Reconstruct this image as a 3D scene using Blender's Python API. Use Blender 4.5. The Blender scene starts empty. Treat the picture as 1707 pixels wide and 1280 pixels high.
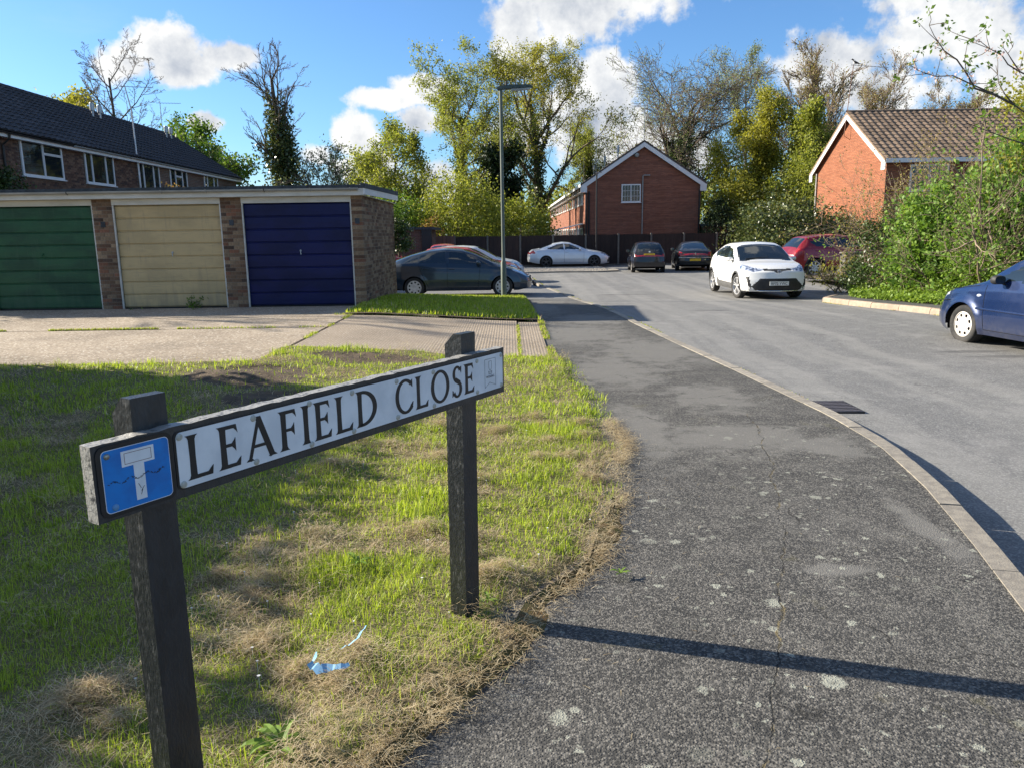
import bpy, math, random
import numpy as np
from mathutils import Vector, Matrix

random.seed(7)
RNG = np.random.default_rng(11)
SC = bpy.context.scene
COL = SC.collection

# ------------------------------------------------------------------ camera
cam_d = bpy.data.cameras.new('camera')
cam = bpy.data.objects.new('camera', cam_d)
COL.objects.link(cam)
SC.camera = cam
_P, _R = math.radians(11.0), math.radians(0.85)
_f = Vector((0, math.cos(_P), -math.sin(_P)))
_u0 = Vector((0, math.sin(_P), math.cos(_P)))
_r0 = Vector((1, 0, 0))
_r = _r0 * math.cos(_R) - _u0 * math.sin(_R)
_u = _u0 * math.cos(_R) + _r0 * math.sin(_R)
cam.matrix_world = Matrix((( _r.x, _u.x, -_f.x, 0), (_r.y, _u.y, -_f.y, 0), (_r.z, _u.z, -_f.z, 1.6), (0, 0, 0, 1)))
cam_d.sensor_width = 36.0
cam_d.lens = 36.0 * 1280 / 1707
cam_d.clip_start = 0.05
cam_d.clip_end = 2000

# ------------------------------------------------------------------ light
SUN_AZ = math.radians(-73.0)      # clockwise from +Y
SUN_EL = math.radians(24.9)
SUN_STRENGTH = 5.0
SKY_STRENGTH = 0.078
EXPOSURE = 1.28
sun_vec = Vector((math.sin(SUN_AZ) * math.cos(SUN_EL), math.cos(SUN_AZ) * math.cos(SUN_EL), math.sin(SUN_EL)))
sd = bpy.data.lights.new('sun', 'SUN')
sd.energy = SUN_STRENGTH
sd.angle = math.radians(0.53)
sd.color = (1.0, 0.91, 0.77)
so = bpy.data.objects.new('sun', sd)
COL.objects.link(so)
so.rotation_euler = sun_vec.to_track_quat('Z', 'Y').to_euler()
so.location = (-30, 10, 30)

class NB:
    """tiny node-tree builder"""
    def __init__(self, tree):
        self.t = tree
    def n(self, typ, ins=None, **attrs):
        nd = self.t.nodes.new(typ)
        for k, v in attrs.items():
            setattr(nd, k, v)
        for k, v in (ins or {}).items():
            s = nd.inputs[k]
            if isinstance(v, bpy.types.NodeSocket):
                self.t.links.new(v, s)
            else:
                s.default_value = v
        return nd
    def math(self, op, a, b=0.0, c=0.0, clamp=False):
        return self.n('ShaderNodeMath', {0: a, 1: b, 2: c}, operation=op, use_clamp=clamp).outputs[0]
    def vm(self, op, a, b=(0, 0, 0)):
        return self.n('ShaderNodeVectorMath', {0: a, 1: b}, operation=op)
    def mr(self, v, a, b, c=0.0, d=1.0, interp='SMOOTHSTEP'):
        return self.n('ShaderNodeMapRange', {'Value': v, 'From Min': a, 'From Max': b, 'To Min': c, 'To Max': d}, interpolation_type=interp).outputs[0]
    def mix(self, f, a, b, blend='MIX'):
        nd = self.t.nodes.new('ShaderNodeMix')
        nd.data_type = 'RGBA'
        nd.blend_type = blend
        for k, v in ((0, f), (6, a), (7, b)):
            if isinstance(v, bpy.types.NodeSocket):
                self.t.links.new(v, nd.inputs[k])
            else:
                if k != 0 and len(v) == 3:
                    v = (*v, 1)
                nd.inputs[k].default_value = v
        return nd.outputs[2]
    def noise(self, vec, scale, detail=4, rough=0.55, dist=0.0):
        return self.n('ShaderNodeTexNoise', {'Vector': vec, 'Scale': scale, 'Detail': detail, 'Roughness': rough, 'Distortion': dist})

world = bpy.data.worlds.new('World')
SC.world = world
world.use_nodes = True
world.cycles.sampling_method = 'MANUAL'
world.cycles.sample_map_resolution = 512

def build_world():
    t = world.node_tree
    t.nodes.clear()
    b = NB(t)
    sky = b.n('ShaderNodeTexSky', sky_type='NISHITA', sun_disc=False, sun_elevation=SUN_EL, sun_rotation=SUN_AZ,
              altitude=50, air_density=1.0, dust_density=0.5, ozone_density=2.2)
    co = b.n('ShaderNodeTexCoord').outputs['Generated']
    d = b.vm('NORMALIZE', co).outputs[0]
    sp = b.n('ShaderNodeSeparateXYZ', {0: d})
    az = b.math('ARCTAN2', sp.outputs[0], sp.outputs[1])
    el = b.math('ARCSINE', sp.outputs[2])
    p = b.n('ShaderNodeCombineXYZ', {0: az, 1: el, 2: 0.0}).outputs[0]
    # warp for billowing outlines
    n1 = b.noise(d, 9.0, 7, 0.60).outputs['Fac']
    n2 = b.noise(b.vm('ADD', d, (3.1, 1.7, 0.4)).outputs[0], 30.0, 5, 0.6).outputs['Fac']
    wv = b.math('ADD', b.math('MULTIPLY', b.math('SUBTRACT', n1, 0.5), 2.1), b.math('MULTIPLY', b.math('SUBTRACT', n2, 0.5), 1.2))
    blobs = CLOUDS
    fld = None
    shade = None
    for (ca, ce, ra, re) in blobs:
        v = b.vm('SUBTRACT', p, (ca, ce, 0)).outputs[0]
        v = b.vm('MULTIPLY', v, (1 / ra, 1 / re, 0)).outputs[0]
        l = b.vm('LENGTH', v).outputs['Value']
        k = b.math('SUBTRACT', 0.82, l)
        fld = k if fld is None else b.math('MAXIMUM', fld, k)
    # free fair-weather cumulus everywhere else (outside the view to the sides and behind)
    g = b.vm('MULTIPLY', d, (1.0, 1.0, 2.2)).outputs[0]
    gn = b.noise(g, 2.3, 3, 0.5).outputs['Fac']
    wide = b.math('ABSOLUTE', az)
    gen = b.math('MULTIPLY', b.math('SUBTRACT', gn, 0.56), 7.0)
    outside = b.math('MAXIMUM', b.mr(wide, 0.62, 0.8), b.mr(el, 0.36, 0.5))
    gen = b.math('SUBTRACT', gen, b.math('MULTIPLY', b.math('SUBTRACT', 1.0, outside), 5.0))
    fld = b.math('MAXIMUM', fld, gen)
    f = b.math('ADD', fld, wv)
    mask = b.mr(f, -0.06, 0.34)
    mask = b.math('MULTIPLY', mask, b.mr(el, -0.02, 0.02))
    # lit side / grey core from noise difference towards the sun and height in the cloud
    dl = b.vm('ADD', d, (-0.035, 0.01, 0.03)).outputs[0]
    n1b = b.noise(dl, 9.0, 7, 0.60).outputs['Fac']
    lit = b.math('MULTIPLY', b.math('SUBTRACT', n1, n1b), 3.6)
    thick = b.mr(f, 0.25, 1.15)
    sh = b.math('SUBTRACT', b.math('ADD', 0.86, lit), b.math('MULTIPLY', thick, 0.34), clamp=True)
    cc = b.mix(sh, (0.50, 0.58, 0.72), (1.26, 1.27, 1.27))
    # wispy thin veil
    veil = b.mr(b.noise(b.vm('MULTIPLY', d, (1.0, 1.0, 3.0)).outputs[0], 3.0, 6, 0.6).outputs['Fac'], 0.52, 0.8, 0.0, 0.16)
    mask2 = b.math('MAXIMUM', mask, veil)
    skyc = b.mix(1.0, sky.outputs[0], SKY_TINT, 'MULTIPLY')
    cs = b.vm('SCALE', cc)
    cs.inputs[3].default_value = CLOUD_LUM / SKY_STRENGTH
    col = b.mix(mask2, skyc, cs.outputs[0])
    bg = b.n('ShaderNodeBackground', {'Color': col, 'Strength': SKY_STRENGTH})
    out = b.n('ShaderNodeOutputWorld', {'Surface': bg.outputs[0]})

SKY_TINT = (0.54, 0.78, 1.04)
CLOUD_LUM = 0.33
def _azel(x, y, rx, ry):
    d = _f + _r * ((x - 853.5) / 1280) + _u * ((640 - y) / 1280)
    a, e = math.atan2(d.x, d.y), math.asin(d.z / d.length)
    return (a, e, rx / 1280 / (1 + ((x - 853) / 1280) ** 2), ry / 1280 / math.sqrt(1 + ((x - 853) / 1280) ** 2))
CLOUDS = [_azel(*c) for c in [
    (1565, 60, 215, 95), (1400, 110, 130, 70), (1690, 130, 110, 90), (1480, 150, 160, 70), (1530, -10, 120, 60),
    (975, 12, 190, 62), (860, 45, 70, 70), (862, 108, 65, 36), (1012, 140, 66, 66), (985, 215, 90, 80), (860, 230, 70, 50), (1100, 260, 150, 55),
    (262, 72, 78, 46), (305, 116, 70, 36), (392, 96, 72, 30), (205, 112, 56, 34),
    (640, 166, 70, 18), (708, 150, 60, 26), (592, 232, 50, 48), (605, 285, 100, 42), (520, 262, 50, 30), (345, 205, 50, 24), (330, 290, 90, 40), (730, 310, 120, 60), (700, 205, 40, 30)]]
build_world()

SC.view_settings.view_transform = 'Standard'
SC.view_settings.look = 'None'
SC.view_settings.gamma = 1.0
SC.view_settings.exposure = EXPOSURE
SC.view_settings.use_curve_mapping = False
SC.render.engine = 'CYCLES'
SC.cycles.max_bounces = 6
SC.cycles.transparent_max_bounces = 8

# ------------------------------------------------------------------ helpers
def new_mat(name):
    m = bpy.data.materials.new(name)
    m.use_nodes = True
    t = m.node_tree
    t.nodes.clear()
    b = NB(t)
    bs = b.n('ShaderNodeBsdfPrincipled')
    o = b.n('ShaderNodeOutputMaterial', {'Surface': bs.outputs[0]})
    return m, b, bs

def lk(b, a, s):
    b.t.links.new(a, s)

def pm(name, c1, c2=None, rough=0.7, scale=6.0, bump=0.0, bscale=40.0, metallic=0.0, spec=0.4, coat=0.0, rand=0.0, stretch=(1, 1, 1), lo=0.35, hi=0.65, bdist=0.01):
    m, b, bs = new_mat(name)
    co = b.n('ShaderNodeTexCoord').outputs['Object']
    co = b.vm('MULTIPLY', co, stretch).outputs[0]
    if c2 is None:
        c2 = tuple(v * 0.82 for v in c1)
    n = b.noise(co, scale, 6, 0.6).outputs['Fac']
    col = b.mix(b.mr(n, lo, hi), c1, c2)
    if rand:
        oi = b.n('ShaderNodeObjectInfo').outputs['Random']
        col = b.mix(1.0, col, b.n('ShaderNodeCombineColor', {0: b.mr(oi, 0, 1, 1 - rand, 1 + rand), 1: b.mr(oi, 0, 1, 1 - rand, 1 + rand), 2: b.mr(oi, 0, 1, 1 - rand, 1 + rand)}).outputs[0], 'MULTIPLY')
    lk(b, col, bs.inputs['Base Color'])
    rn = b.noise(co, scale * 3, 3).outputs['Fac']
    lk(b, b.mr(rn, 0.3, 0.7, max(0.02, rough - 0.07), min(1, rough + 0.07)), bs.inputs['Roughness'])
    bs.inputs['Metallic'].default_value = metallic
    bs.inputs['Specular IOR Level'].default_value = spec
    if coat:
        bs.inputs['Coat Weight'].default_value = coat
        bs.inputs['Coat Roughness'].default_value = 0.04
    if bump:
        bn = b.noise(co, bscale, 4).outputs['Fac']
        bp = b.n('ShaderNodeBump', {'Height': bn, 'Strength': bump, 'Distance': bdist})
        lk(b, bp.outputs[0], bs.inputs['Normal'])
    return m

def leaf_mat(name, cols, trans=0.35, vscale=0.6, rough=0.5, spec=0.25):
    """cols: list of 3 colours, picked per leaf; soft clump variation by position"""
    m = bpy.data.materials.new(name)
    m.use_nodes = True
    t = m.node_tree
    t.nodes.clear()
    b = NB(t)
    rnd = b.n('ShaderNodeNewGeometry').outputs['Random Per Island']
    co = b.n('ShaderNodeTexCoord').outputs['Object']
    n = b.noise(co, vscale, 3).outputs['Fac']
    x = b.math('ADD', b.math('MULTIPLY', rnd, 0.6), b.math('MULTIPLY', n, 0.55))
    ramp = b.n('ShaderNodeValToRGB', {0: x})
    e = ramp.color_ramp.elements
    e[0].position = 0.25
    e[0].color = (*cols[0], 1)
    e[1].position = 0.85
    e[1].color = (*cols[2], 1)
    k = e.new(0.55)
    k.color = (*cols[1], 1)
    c = ramp.outputs[0]
    bs = b.n('ShaderNodeBsdfPrincipled', {'Base Color': c, 'Roughness': rough, 'Specular IOR Level': spec})
    tr = b.n('ShaderNodeBsdfTranslucent', {'Color': b.mix(1.0, c, (1.25, 1.25, 0.7), 'MULTIPLY')})
    mx = b.n('ShaderNodeMixShader', {0: trans, 1: bs.outputs[0], 2: tr.outputs[0]})
    b.n('ShaderNodeOutputMaterial', {'Surface': mx.outputs[0]})
    return m

def mesh_obj(name, verts, faces, mats, parent=None, midx=None, smooth=False, edges=None):
    me = bpy.data.meshes.new(name)
    me.from_pydata([tuple(v) for v in verts], edges or [], faces)
    if not isinstance(mats, (list, tuple)):
        mats = [mats]
    for m in mats:
        me.materials.append(m)
    if midx is not None:
        me.polygons.foreach_set('material_index', midx)
    if smooth:
        me.polygons.foreach_set('use_smooth', [True] * len(me.polygons))
    me.update()
    o = bpy.data.objects.new(name, me)
    COL.objects.link(o)
    if parent:
        o.parent = parent
    return o

def np_mesh(name, V, loops, starts, totals, mats, midx=None, parent=None, smooth=False):
    me = bpy.data.meshes.new(name)
    me.vertices.add(len(V))
    me.vertices.foreach_set('co', np.asarray(V, np.float32).ravel())
    me.loops.add(len(loops))
    me.loops.foreach_set('vertex_index', np.asarray(loops, np.int32))
    me.polygons.add(len(starts))
    me.polygons.foreach_set('loop_start', np.asarray(starts, np.int32))
    me.polygons.foreach_set('loop_total', np.asarray(totals, np.int32))
    if not isinstance(mats, (list, tuple)):
        mats = [mats]
    for m in mats:
        me.materials.append(m)
    if midx is not None:
        me.polygons.foreach_set('material_index', np.asarray(midx, np.int32))
    if smooth:
        me.polygons.foreach_set('use_smooth', np.ones(len(starts), bool))
    me.update(calc_edges=True)
    me.validate()
    o = bpy.data.objects.new(name, me)
    COL.objects.link(o)
    if parent:
        o.parent = parent
    return o

class MB:
    def __init__(self):
        self.v, self.f, self.m = [], [], []
    def quad(self, a, b, c, d, m=0):
        i = len(self.v)
        self.v += [a, b, c, d]
        self.f.append((i, i + 1, i + 2, i + 3))
        self.m.append(m)
    def poly(self, pts, m=0):
        i = len(self.v)
        self.v += list(pts)
        self.f.append(tuple(range(i, i + len(pts))))
        self.m.append(m)
    def box(self, x0, x1, y0, y1, z0, z1, m=0, skip=''):
        i = len(self.v)
        self.v += [(x0, y0, z0), (x1, y0, z0), (x1, y1, z0), (x0, y1, z0), (x0, y0, z1), (x1, y0, z1), (x1, y1, z1), (x0, y1, z1)]
        fs = {'b': (0, 3, 2, 1), 't': (4, 5, 6, 7), 'f': (0, 1, 5, 4), 'r': (1, 2, 6, 5), 'k': (2, 3, 7, 6), 'l': (3, 0, 4, 7)}
        for k, q in fs.items():
            if k in skip:
                continue
            self.f.append(tuple(i + j for j in q))
            self.m.append(m)
        return self
    def obox(self, c, ax, ay, az, m=0):
        """oriented box: centre c and half-axis vectors"""
        c, ax, ay, az = Vector(c), Vector(ax), Vector(ay), Vector(az)
        i = len(self.v)
        for sz in (-1, 1):
            for sx, sy in ((-1, -1), (1, -1), (1, 1), (-1, 1)):
                self.v.append(tuple(c + ax * sx + ay * sy + az * sz))
        for q in ((0, 3, 2, 1), (4, 5, 6, 7), (0, 1, 5, 4), (1, 2, 6, 5), (2, 3, 7, 6), (3, 0, 4, 7)):
            self.f.append(tuple(i + j for j in q))
            self.m.append(m)
        return self
    def tube(self, pts, rad, n=8, m=0, cap=True):
        pts = [Vector(p) for p in pts]
        if not isinstance(rad, (list, tuple)):
            rad = [rad] * len(pts)
        base = len(self.v)
        prev = None
        for k, p in enumerate(pts):
            t = (pts[min(k + 1, len(pts) - 1)] - pts[max(k - 1, 0)]).normalized()
            a = Vector((0, 0, 1)) if abs(t.z) < 0.9 else Vector((1, 0, 0))
            if prev is not None:
                a = prev
            x = (a - t * a.dot(t)).normalized()
            prev = x
            y = t.cross(x)
            for j in range(n):
                an = 2 * math.pi * j / n
                self.v.append(tuple(p + (x * math.cos(an) + y * math.sin(an)) * rad[k]))
        for k in range(len(pts) - 1):
            for j in range(n):
                a = base + k * n + j
                b_ = base + k * n + (j + 1) % n
                self.f.append((a, b_, b_ + n, a + n))
                self.m.append(m)
        if cap:
            self.f.append(tuple(base + j for j in range(n))[::-1])
            self.m.append(m)
            e = base + (len(pts) - 1) * n
            self.f.append(tuple(e + j for j in range(n)))
            self.m.append(m)
        return self
    def lathe(self, prof, n=24, axis='z', c=(0, 0, 0), m=0):
        base = len(self.v)
        for (r, h) in prof:
            for j in range(n):
                a = 2 * math.pi * j / n
                p = {'z': (r * math.cos(a), r * math.sin(a), h), 'y': (r * math.cos(a), h, r * math.sin(a)), 'x': (h, r * math.cos(a), r * math.sin(a))}[axis]
                self.v.append((p[0] + c[0], p[1] + c[1], p[2] + c[2]))
        for k in range(len(prof) - 1):
            for j in range(n):
                a = base + k * n + j
                b_ = base + k * n + (j + 1) % n
                self.f.append((a, b_, b_ + n, a + n))
                self.m.append(m)
        return self
    def prism(self, pts2, fn, d0, d1, m=0):
        """pts2 polygon in 2D, fn(u,v,d)->3D point"""
        n = len(pts2)
        i = len(self.v)
        self.v += [fn(u, v, d0) for u, v in pts2] + [fn(u, v, d1) for u, v in pts2]
        self.f.append(tuple(i + j for j in range(n))[::-1])
        self.f.append(tuple(i + n + j for j in range(n)))
        self.m += [m, m]
        for j in range(n):
            k = (j + 1) % n
            self.f.append((i + j, i + k, i + n + k, i + n + j))
            self.m.append(m)
        return self
    def build(self, name, mats, parent=None, smooth=False, bevel=0.0):
        o = mesh_obj(name, self.v, self.f, mats, parent, self.m if isinstance(mats, (list, tuple)) else None, smooth)
        if bevel:
            md = o.modifiers.new('bevel', 'BEVEL')
            md.width = bevel
            md.segments = 1
            md.limit_method = 'ANGLE'
        return o

def empty(name, loc=(0, 0, 0), rz=0.0, parent=None):
    o = bpy.data.objects.new(name, None)
    COL.objects.link(o)
    o.location = loc
    o.rotation_euler = (0, 0, rz)
    o.empty_display_size = 0.2
    if parent:
        o.parent = parent
    return o

def tag(o, label=None, cat=None, group=None, kind=None):
    if label:
        o['label'] = label
    if cat:
        o['category'] = cat
    if group:
        o['group'] = group
    if kind:
        o['kind'] = kind
    return o

def inst(name, me, parent=None, loc=(0, 0, 0), rot=(0, 0, 0), sc=(1, 1, 1)):
    o = bpy.data.objects.new(name, me)
    COL.objects.link(o)
    o.parent = parent
    o.location = loc
    o.rotation_euler = rot
    o.scale = sc
    return o

def shade_auto(o, ang=40):
    me = o.data
    me.polygons.foreach_set('use_smooth', [True] * len(me.polygons))
    try:
        me.set_sharp_from_angle(angle=math.radians(ang))
    except Exception:
        pass

# value noise (vectorised)
_perm = np.random.default_rng(3).random((64, 64))
def vnoise(x, y, s=1.0):
    x = np.asarray(x, float) / s
    y = np.asarray(y, float) / s
    xi, yi = np.floor(x).astype(int), np.floor(y).astype(int)
    fx, fy = x - xi, y - yi
    fx, fy = fx * fx * (3 - 2 * fx), fy * fy * (3 - 2 * fy)
    g = lambda a, c: _perm[a % 64, c % 64]
    return (g(xi, yi) * (1 - fx) + g(xi + 1, yi) * fx) * (1 - fy) + (g(xi, yi + 1) * (1 - fx) + g(xi + 1, yi + 1) * fx) * fy
def fnoise(x, y, s=1.0, o=3):
    r, a, t = 0, 1.0, 0
    for k in range(o):
        r = r + a * vnoise(np.asarray(x) + 17.3 * k, np.asarray(y) - 9.1 * k, s / 2 ** k)
        t += a
        a *= 0.5
    return r / t
def ss(a, b, x):
    t = np.clip((np.asarray(x, float) - a) / (b - a), 0, 1)
    return t * t * (3 - 2 * t)

# ------------------------------------------------------------------ terrain heights
GE = [(-3, -1.2), (0.5, -0.75), (1.5, -0.55), (2.09, -0.41), (2.39, -0.21), (2.73, 0.02), (3.12, 0.11), (3.55, 0.42), (4.5, 0.66), (5.73, 0.86), (7.53, 0.88), (9.8, 0.75), (10.6, 0.69), (14.9, 0.50), (21.1, 0.39), (24, 0.35), (50, 0.3)]
KI = [(-6, 0.1), (-2, 1.0), (0, 1.45), (1.5, 1.8), (3.19, 2.28), (3.77, 2.45), (4.64, 2.67), (5.62, 2.84), (6.62, 2.85), (8.75, 2.69), (11.0, 2.49), (13.9, 2.26), (18.8, 2.10), (23.8, 1.74), (28.2, 1.18), (33, 0.9), (36, 0.9), (50, 0.9)]
FK = [(-6, 9.3), (3, 9.2), (7, 9.1), (10, 8.95), (12.5, 8.68), (14.7, 8.40), (17.2, 8.02), (18.8, 7.9), (19.6, 7.95), (20.6, 8.6), (21.5, 9.8)]
def ip(tab, y):
    return np.interp(y, [a for a, _ in tab], [c for _, c in tab])
def xl(y):
    return ip(GE, y)
def xk(y):
    return ip(KI, y)
def xf(y):
    return ip(FK, y)
def gp(x, y):      # footpath
    return -0.27 * ss(14, 24, y) + 0 * np.asarray(x)
def gr(x, y):      # road
    up = 0.125 - 0.085 * ss(4.5, 7.5, y) + 0.045 * ss(9.5, 10.6, y) - 0.06 * ss(10.9, 12, y)
    return gp(x, y) - up - 0.04 * ss(2, 5, x) * (1 - ss(16, 24, y))
def gl(x, y):      # lawn and forecourt
    return 0.17 * ss(0.7, -3.2, x) * ss(3.5, 8.7, y) * (1 - ss(19.5, 23, y)) - 0.27 * ss(16, 24.5, y)
def gs(x, y):      # far footway
    return gr(x, y) + 0.12

# ------------------------------------------------------------------ ground materials
def asphalt(name, base, light, lichen=0.0, stone=115.0, patches=None, crack=None, dirtcol=(0.185, 0.178, 0.16), bump=0.5, moss=0.0, stains=None):
    m, b, bs = new_mat(name)
    co = b.n('ShaderNodeTexCoord').outputs['Object']
    vo = b.n('ShaderNodeTexVoronoi', {'Vector': co, 'Scale': stone}, feature='F1')
    stonec = b.n('ShaderNodeSeparateColor', {0: vo.outputs['Color']}).outputs[0]
    big = b.noise(co, 0.8, 6, 0.62).outputs['Fac']
    mid = b.noise(co, 5.0, 5, 0.6).outputs['Fac']
    fine = b.noise(co, 60.0, 3, 0.6).outputs['Fac']
    k = b.math('ADD', b.math('MULTIPLY', b.math('POWER', stonec, 2.2), 0.75), b.math('MULTIPLY', b.math('SUBTRACT', fine, 0.5), 0.6))
    k = b.math('ADD', k, b.math('MULTIPLY', b.math('SUBTRACT', mid, 0.5), 0.7), clamp=True)
    col = b.mix(k, base, light)
    # worn dusty patches
    pf = b.math('ADD', big, b.math('MULTIPLY', b.math('SUBTRACT', mid, 0.5), 0.35))
    pm_ = b.mr(pf, 0.50, 0.68)
    if patches:
        acc = None
        sepp = b.n('ShaderNodeSeparateXYZ', {0: co})
        for (cx, cy, rx, ry) in patches:
            v = b.vm('MULTIPLY', b.vm('SUBTRACT', co, (cx, cy, 0)).outputs[0], (1 / rx, 1 / ry, 0)).outputs[0]
            l = b.math('SUBTRACT', 1.0, b.vm('LENGTH', v).outputs['Value'])
            acc = l if acc is None else b.math('MAXIMUM', acc, l)
        q = b.math('ADD', acc, b.math('MULTIPLY', b.math('SUBTRACT', b.noise(co, 3.5, 7, 0.68).outputs['Fac'], 0.5), 2.6))
        pm2 = b.mr(q, -0.1, 0.55, 0, 0.75)
        pm_ = b.math('MAXIMUM', b.math('MULTIPLY', pm_, 0.18), pm2)
    else:
        pm_ = b.math('MULTIPLY', pm_, 0.35)
    col = b.mix(b.math('MULTIPLY', pm_, b.mr(stonec, 0.1, 0.9, 1.0, 0.6)), col, dirtcol)
    hgt = b.math('SUBTRACT', b.math('MULTIPLY', b.mr(vo.outputs['Distance'], 0.0, 0.6, 1.0, 0.0), 0.5), b.math('MULTIPLY', pm_, 0.12))
    if lichen:
        warp = b.vm('SCALE', b.vm('SUBTRACT', b.noise(co, 16.0, 4).outputs['Color'], (0.5, 0.5, 0.5)).outputs[0])
        warp.inputs[3].default_value = 0.07
        lc = b.vm('MULTIPLY', b.vm('ADD', co, warp.outputs[0]).outputs[0], (1, 1, 0)).outputs[0]
        tot = None
        for sc_, thr in ((7.0, 0.82), (15.0, 0.66), (30.0, 0.80)):
            v2 = b.n('ShaderNodeTexVoronoi', {'Vector': lc, 'Scale': sc_}, feature='F1')
            cell = b.n('ShaderNodeSeparateColor', {0: v2.outputs['Color']})
            r = b.mr(cell.outputs[0], thr, 1.0, 0.10, 0.36)
            e = b.math('SUBTRACT', r, v2.outputs['Distance'])
            e = b.math('ADD', e, b.math('MULTIPLY', b.math('SUBTRACT', b.noise(co, 90.0, 4, 0.7).outputs['Fac'], 0.5), 0.62))
            a = b.mr(e, 0.02, 0.09)
            a = b.math('MULTIPLY', a, b.mr(cell.outputs[0], thr, thr + 0.01))
            # ring-like older lichens: faded centre
            a = b.math('MULTIPLY', a, b.mr(v2.outputs['Distance'], 0.0, 0.16, 0.45, 1.0))
            tot = a if tot is None else b.math('MAXIMUM', tot, a)
        zone = b.mr(b.noise(co, 1.3, 2).outputs['Fac'], 0.40, 0.58, 0.12, 1.0)
        sy = b.n('ShaderNodeSeparateXYZ', {0: co}).outputs[1]
        tot = b.math('MULTIPLY', b.math('MULTIPLY', tot, zone), b.mr(sy, 4.5, 7.5, lichen, 0.15))
        col = b.mix(tot, col, (0.30, 0.305, 0.25))
    if crack:
        sp = b.n('ShaderNodeSeparateXYZ', {0: co})
        for (x0, slope, cv_, y0, y1, w, amp) in crack:
            wob = b.math('MULTIPLY', b.math('SUBTRACT', b.noise(co, 2.2, 7, 0.65).outputs['Fac'], 0.5), amp)
            t_ = b.math('ADD', b.math('MULTIPLY', sp.outputs[1], slope), x0)
            t_ = b.math('ADD', t_, b.math('MULTIPLY', b.math('MULTIPLY', sp.outputs[1], sp.outputs[1]), cv_))
            dd = b.math('ABSOLUTE', b.math('ADD', b.math('SUBTRACT', sp.outputs[0], t_), wob))
            inr = b.math('MULTIPLY', b.mr(sp.outputs[1], y0 - 0.1, y0 + 0.2), b.mr(sp.outputs[1], y1 - 0.3, y1, 1.0, 0.0))
            brk = b.mr(b.noise(co, 4.0, 3).outputs['Fac'], 0.36, 0.50)
            cm = b.math('MULTIPLY', b.math('MULTIPLY', b.mr(dd, w, w * 2.2, 1.0, 0.0), inr), brk)
            mossm = b.math('MULTIPLY', b.math('MULTIPLY', b.mr(dd, w * 1.5, w * 4.5, 0.8, 0.0), inr), b.mr(b.noise(co, 7.0, 3).outputs['Fac'], 0.45, 0.6))
            col = b.mix(mossm, col, (0.19, 0.15, 0.07))
            col = b.mix(cm, col, (0.022, 0.021, 0.018))
            hgt = b.math('SUBTRACT', hgt, b.math('MULTIPLY', cm, 1.2))
        # cross cracks: thin dark web
        v3 = b.n('ShaderNodeTexVoronoi', {'Vector': b.vm('ADD', co, b.vm('MULTIPLY', b.noise(co, 3.0, 5).outputs['Color'], (0.5, 0.5, 0)).outputs[0]).outputs[0], 'Scale': 1.1}, feature='DISTANCE_TO_EDGE')
        web = b.math('MULTIPLY', b.mr(v3.outputs['Distance'], 0.002, 0.007, 0.8, 0.0), b.mr(b.noise(co, 1.7, 2).outputs['Fac'], 0.5, 0.62))
        col = b.mix(web, col, (0.018, 0.017, 0.014))
    if moss:
        mm = b.math('MULTIPLY', b.mr(b.noise(co, 2.0, 6, 0.7).outputs['Fac'], 0.60, 0.68), moss)
        col = b.mix(mm, col, (0.10, 0.09, 0.035))
    if stains:
        acc = None
        for (cx, cy, rx, ry) in stains:
            v = b.vm('MULTIPLY', b.vm('SUBTRACT', co, (cx, cy, 0)).outputs[0], (1 / rx, 1 / ry, 0)).outputs[0]
            l = b.math('SUBTRACT', 1.0, b.vm('LENGTH', v).outputs['Value'])
            acc = l if acc is None else b.math('MAXIMUM', acc, l)
        acc = b.math('ADD', acc, b.math('MULTIPLY', b.math('SUBTRACT', b.noise(co, 5, 4).outputs['Fac'], 0.5), 1.2))
        col = b.mix(b.mr(acc, 0.1, 0.5, 0, 0.55), col, (0.05, 0.05, 0.05))
        v4 = b.n('ShaderNodeTexVoronoi', {'Vector': b.vm('ADD', co, b.vm('MULTIPLY', b.noise(co, 2.0, 4).outputs['Color'], (1.5, 1.5, 0)).outputs[0]).outputs[0], 'Scale': 0.35}, feature='DISTANCE_TO_EDGE')
        sm = b.math('MULTIPLY', b.mr(v4.outputs['Distance'], 0.002, 0.006, 0.6, 0.0), b.mr(b.noise(co, 0.6, 2).outputs['Fac'], 0.45, 0.6))
        col = b.mix(sm, col, (0.06, 0.06, 0.058))
        trk = b.noise(b.vm('MULTIPLY', co, (1.6, 0.06, 1)).outputs[0], 1.0, 4).outputs['Fac']
        col = b.mix(b.mr(trk, 0.45, 0.62, 0.0, 0.28), col, (0.33, 0.32, 0.29))
    lk(b, col, bs.inputs['Base Color'])
    bs.inputs['Roughness'].default_value = 0.82
    bs.inputs['Specular IOR Level'].default_value = 0.35
    bp = b.n('ShaderNodeBump', {'Height': hgt, 'Strength': bump, 'Distance': 0.006})
    lk(b, bp.outputs[0], bs.inputs['Normal'])
    return m

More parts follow.
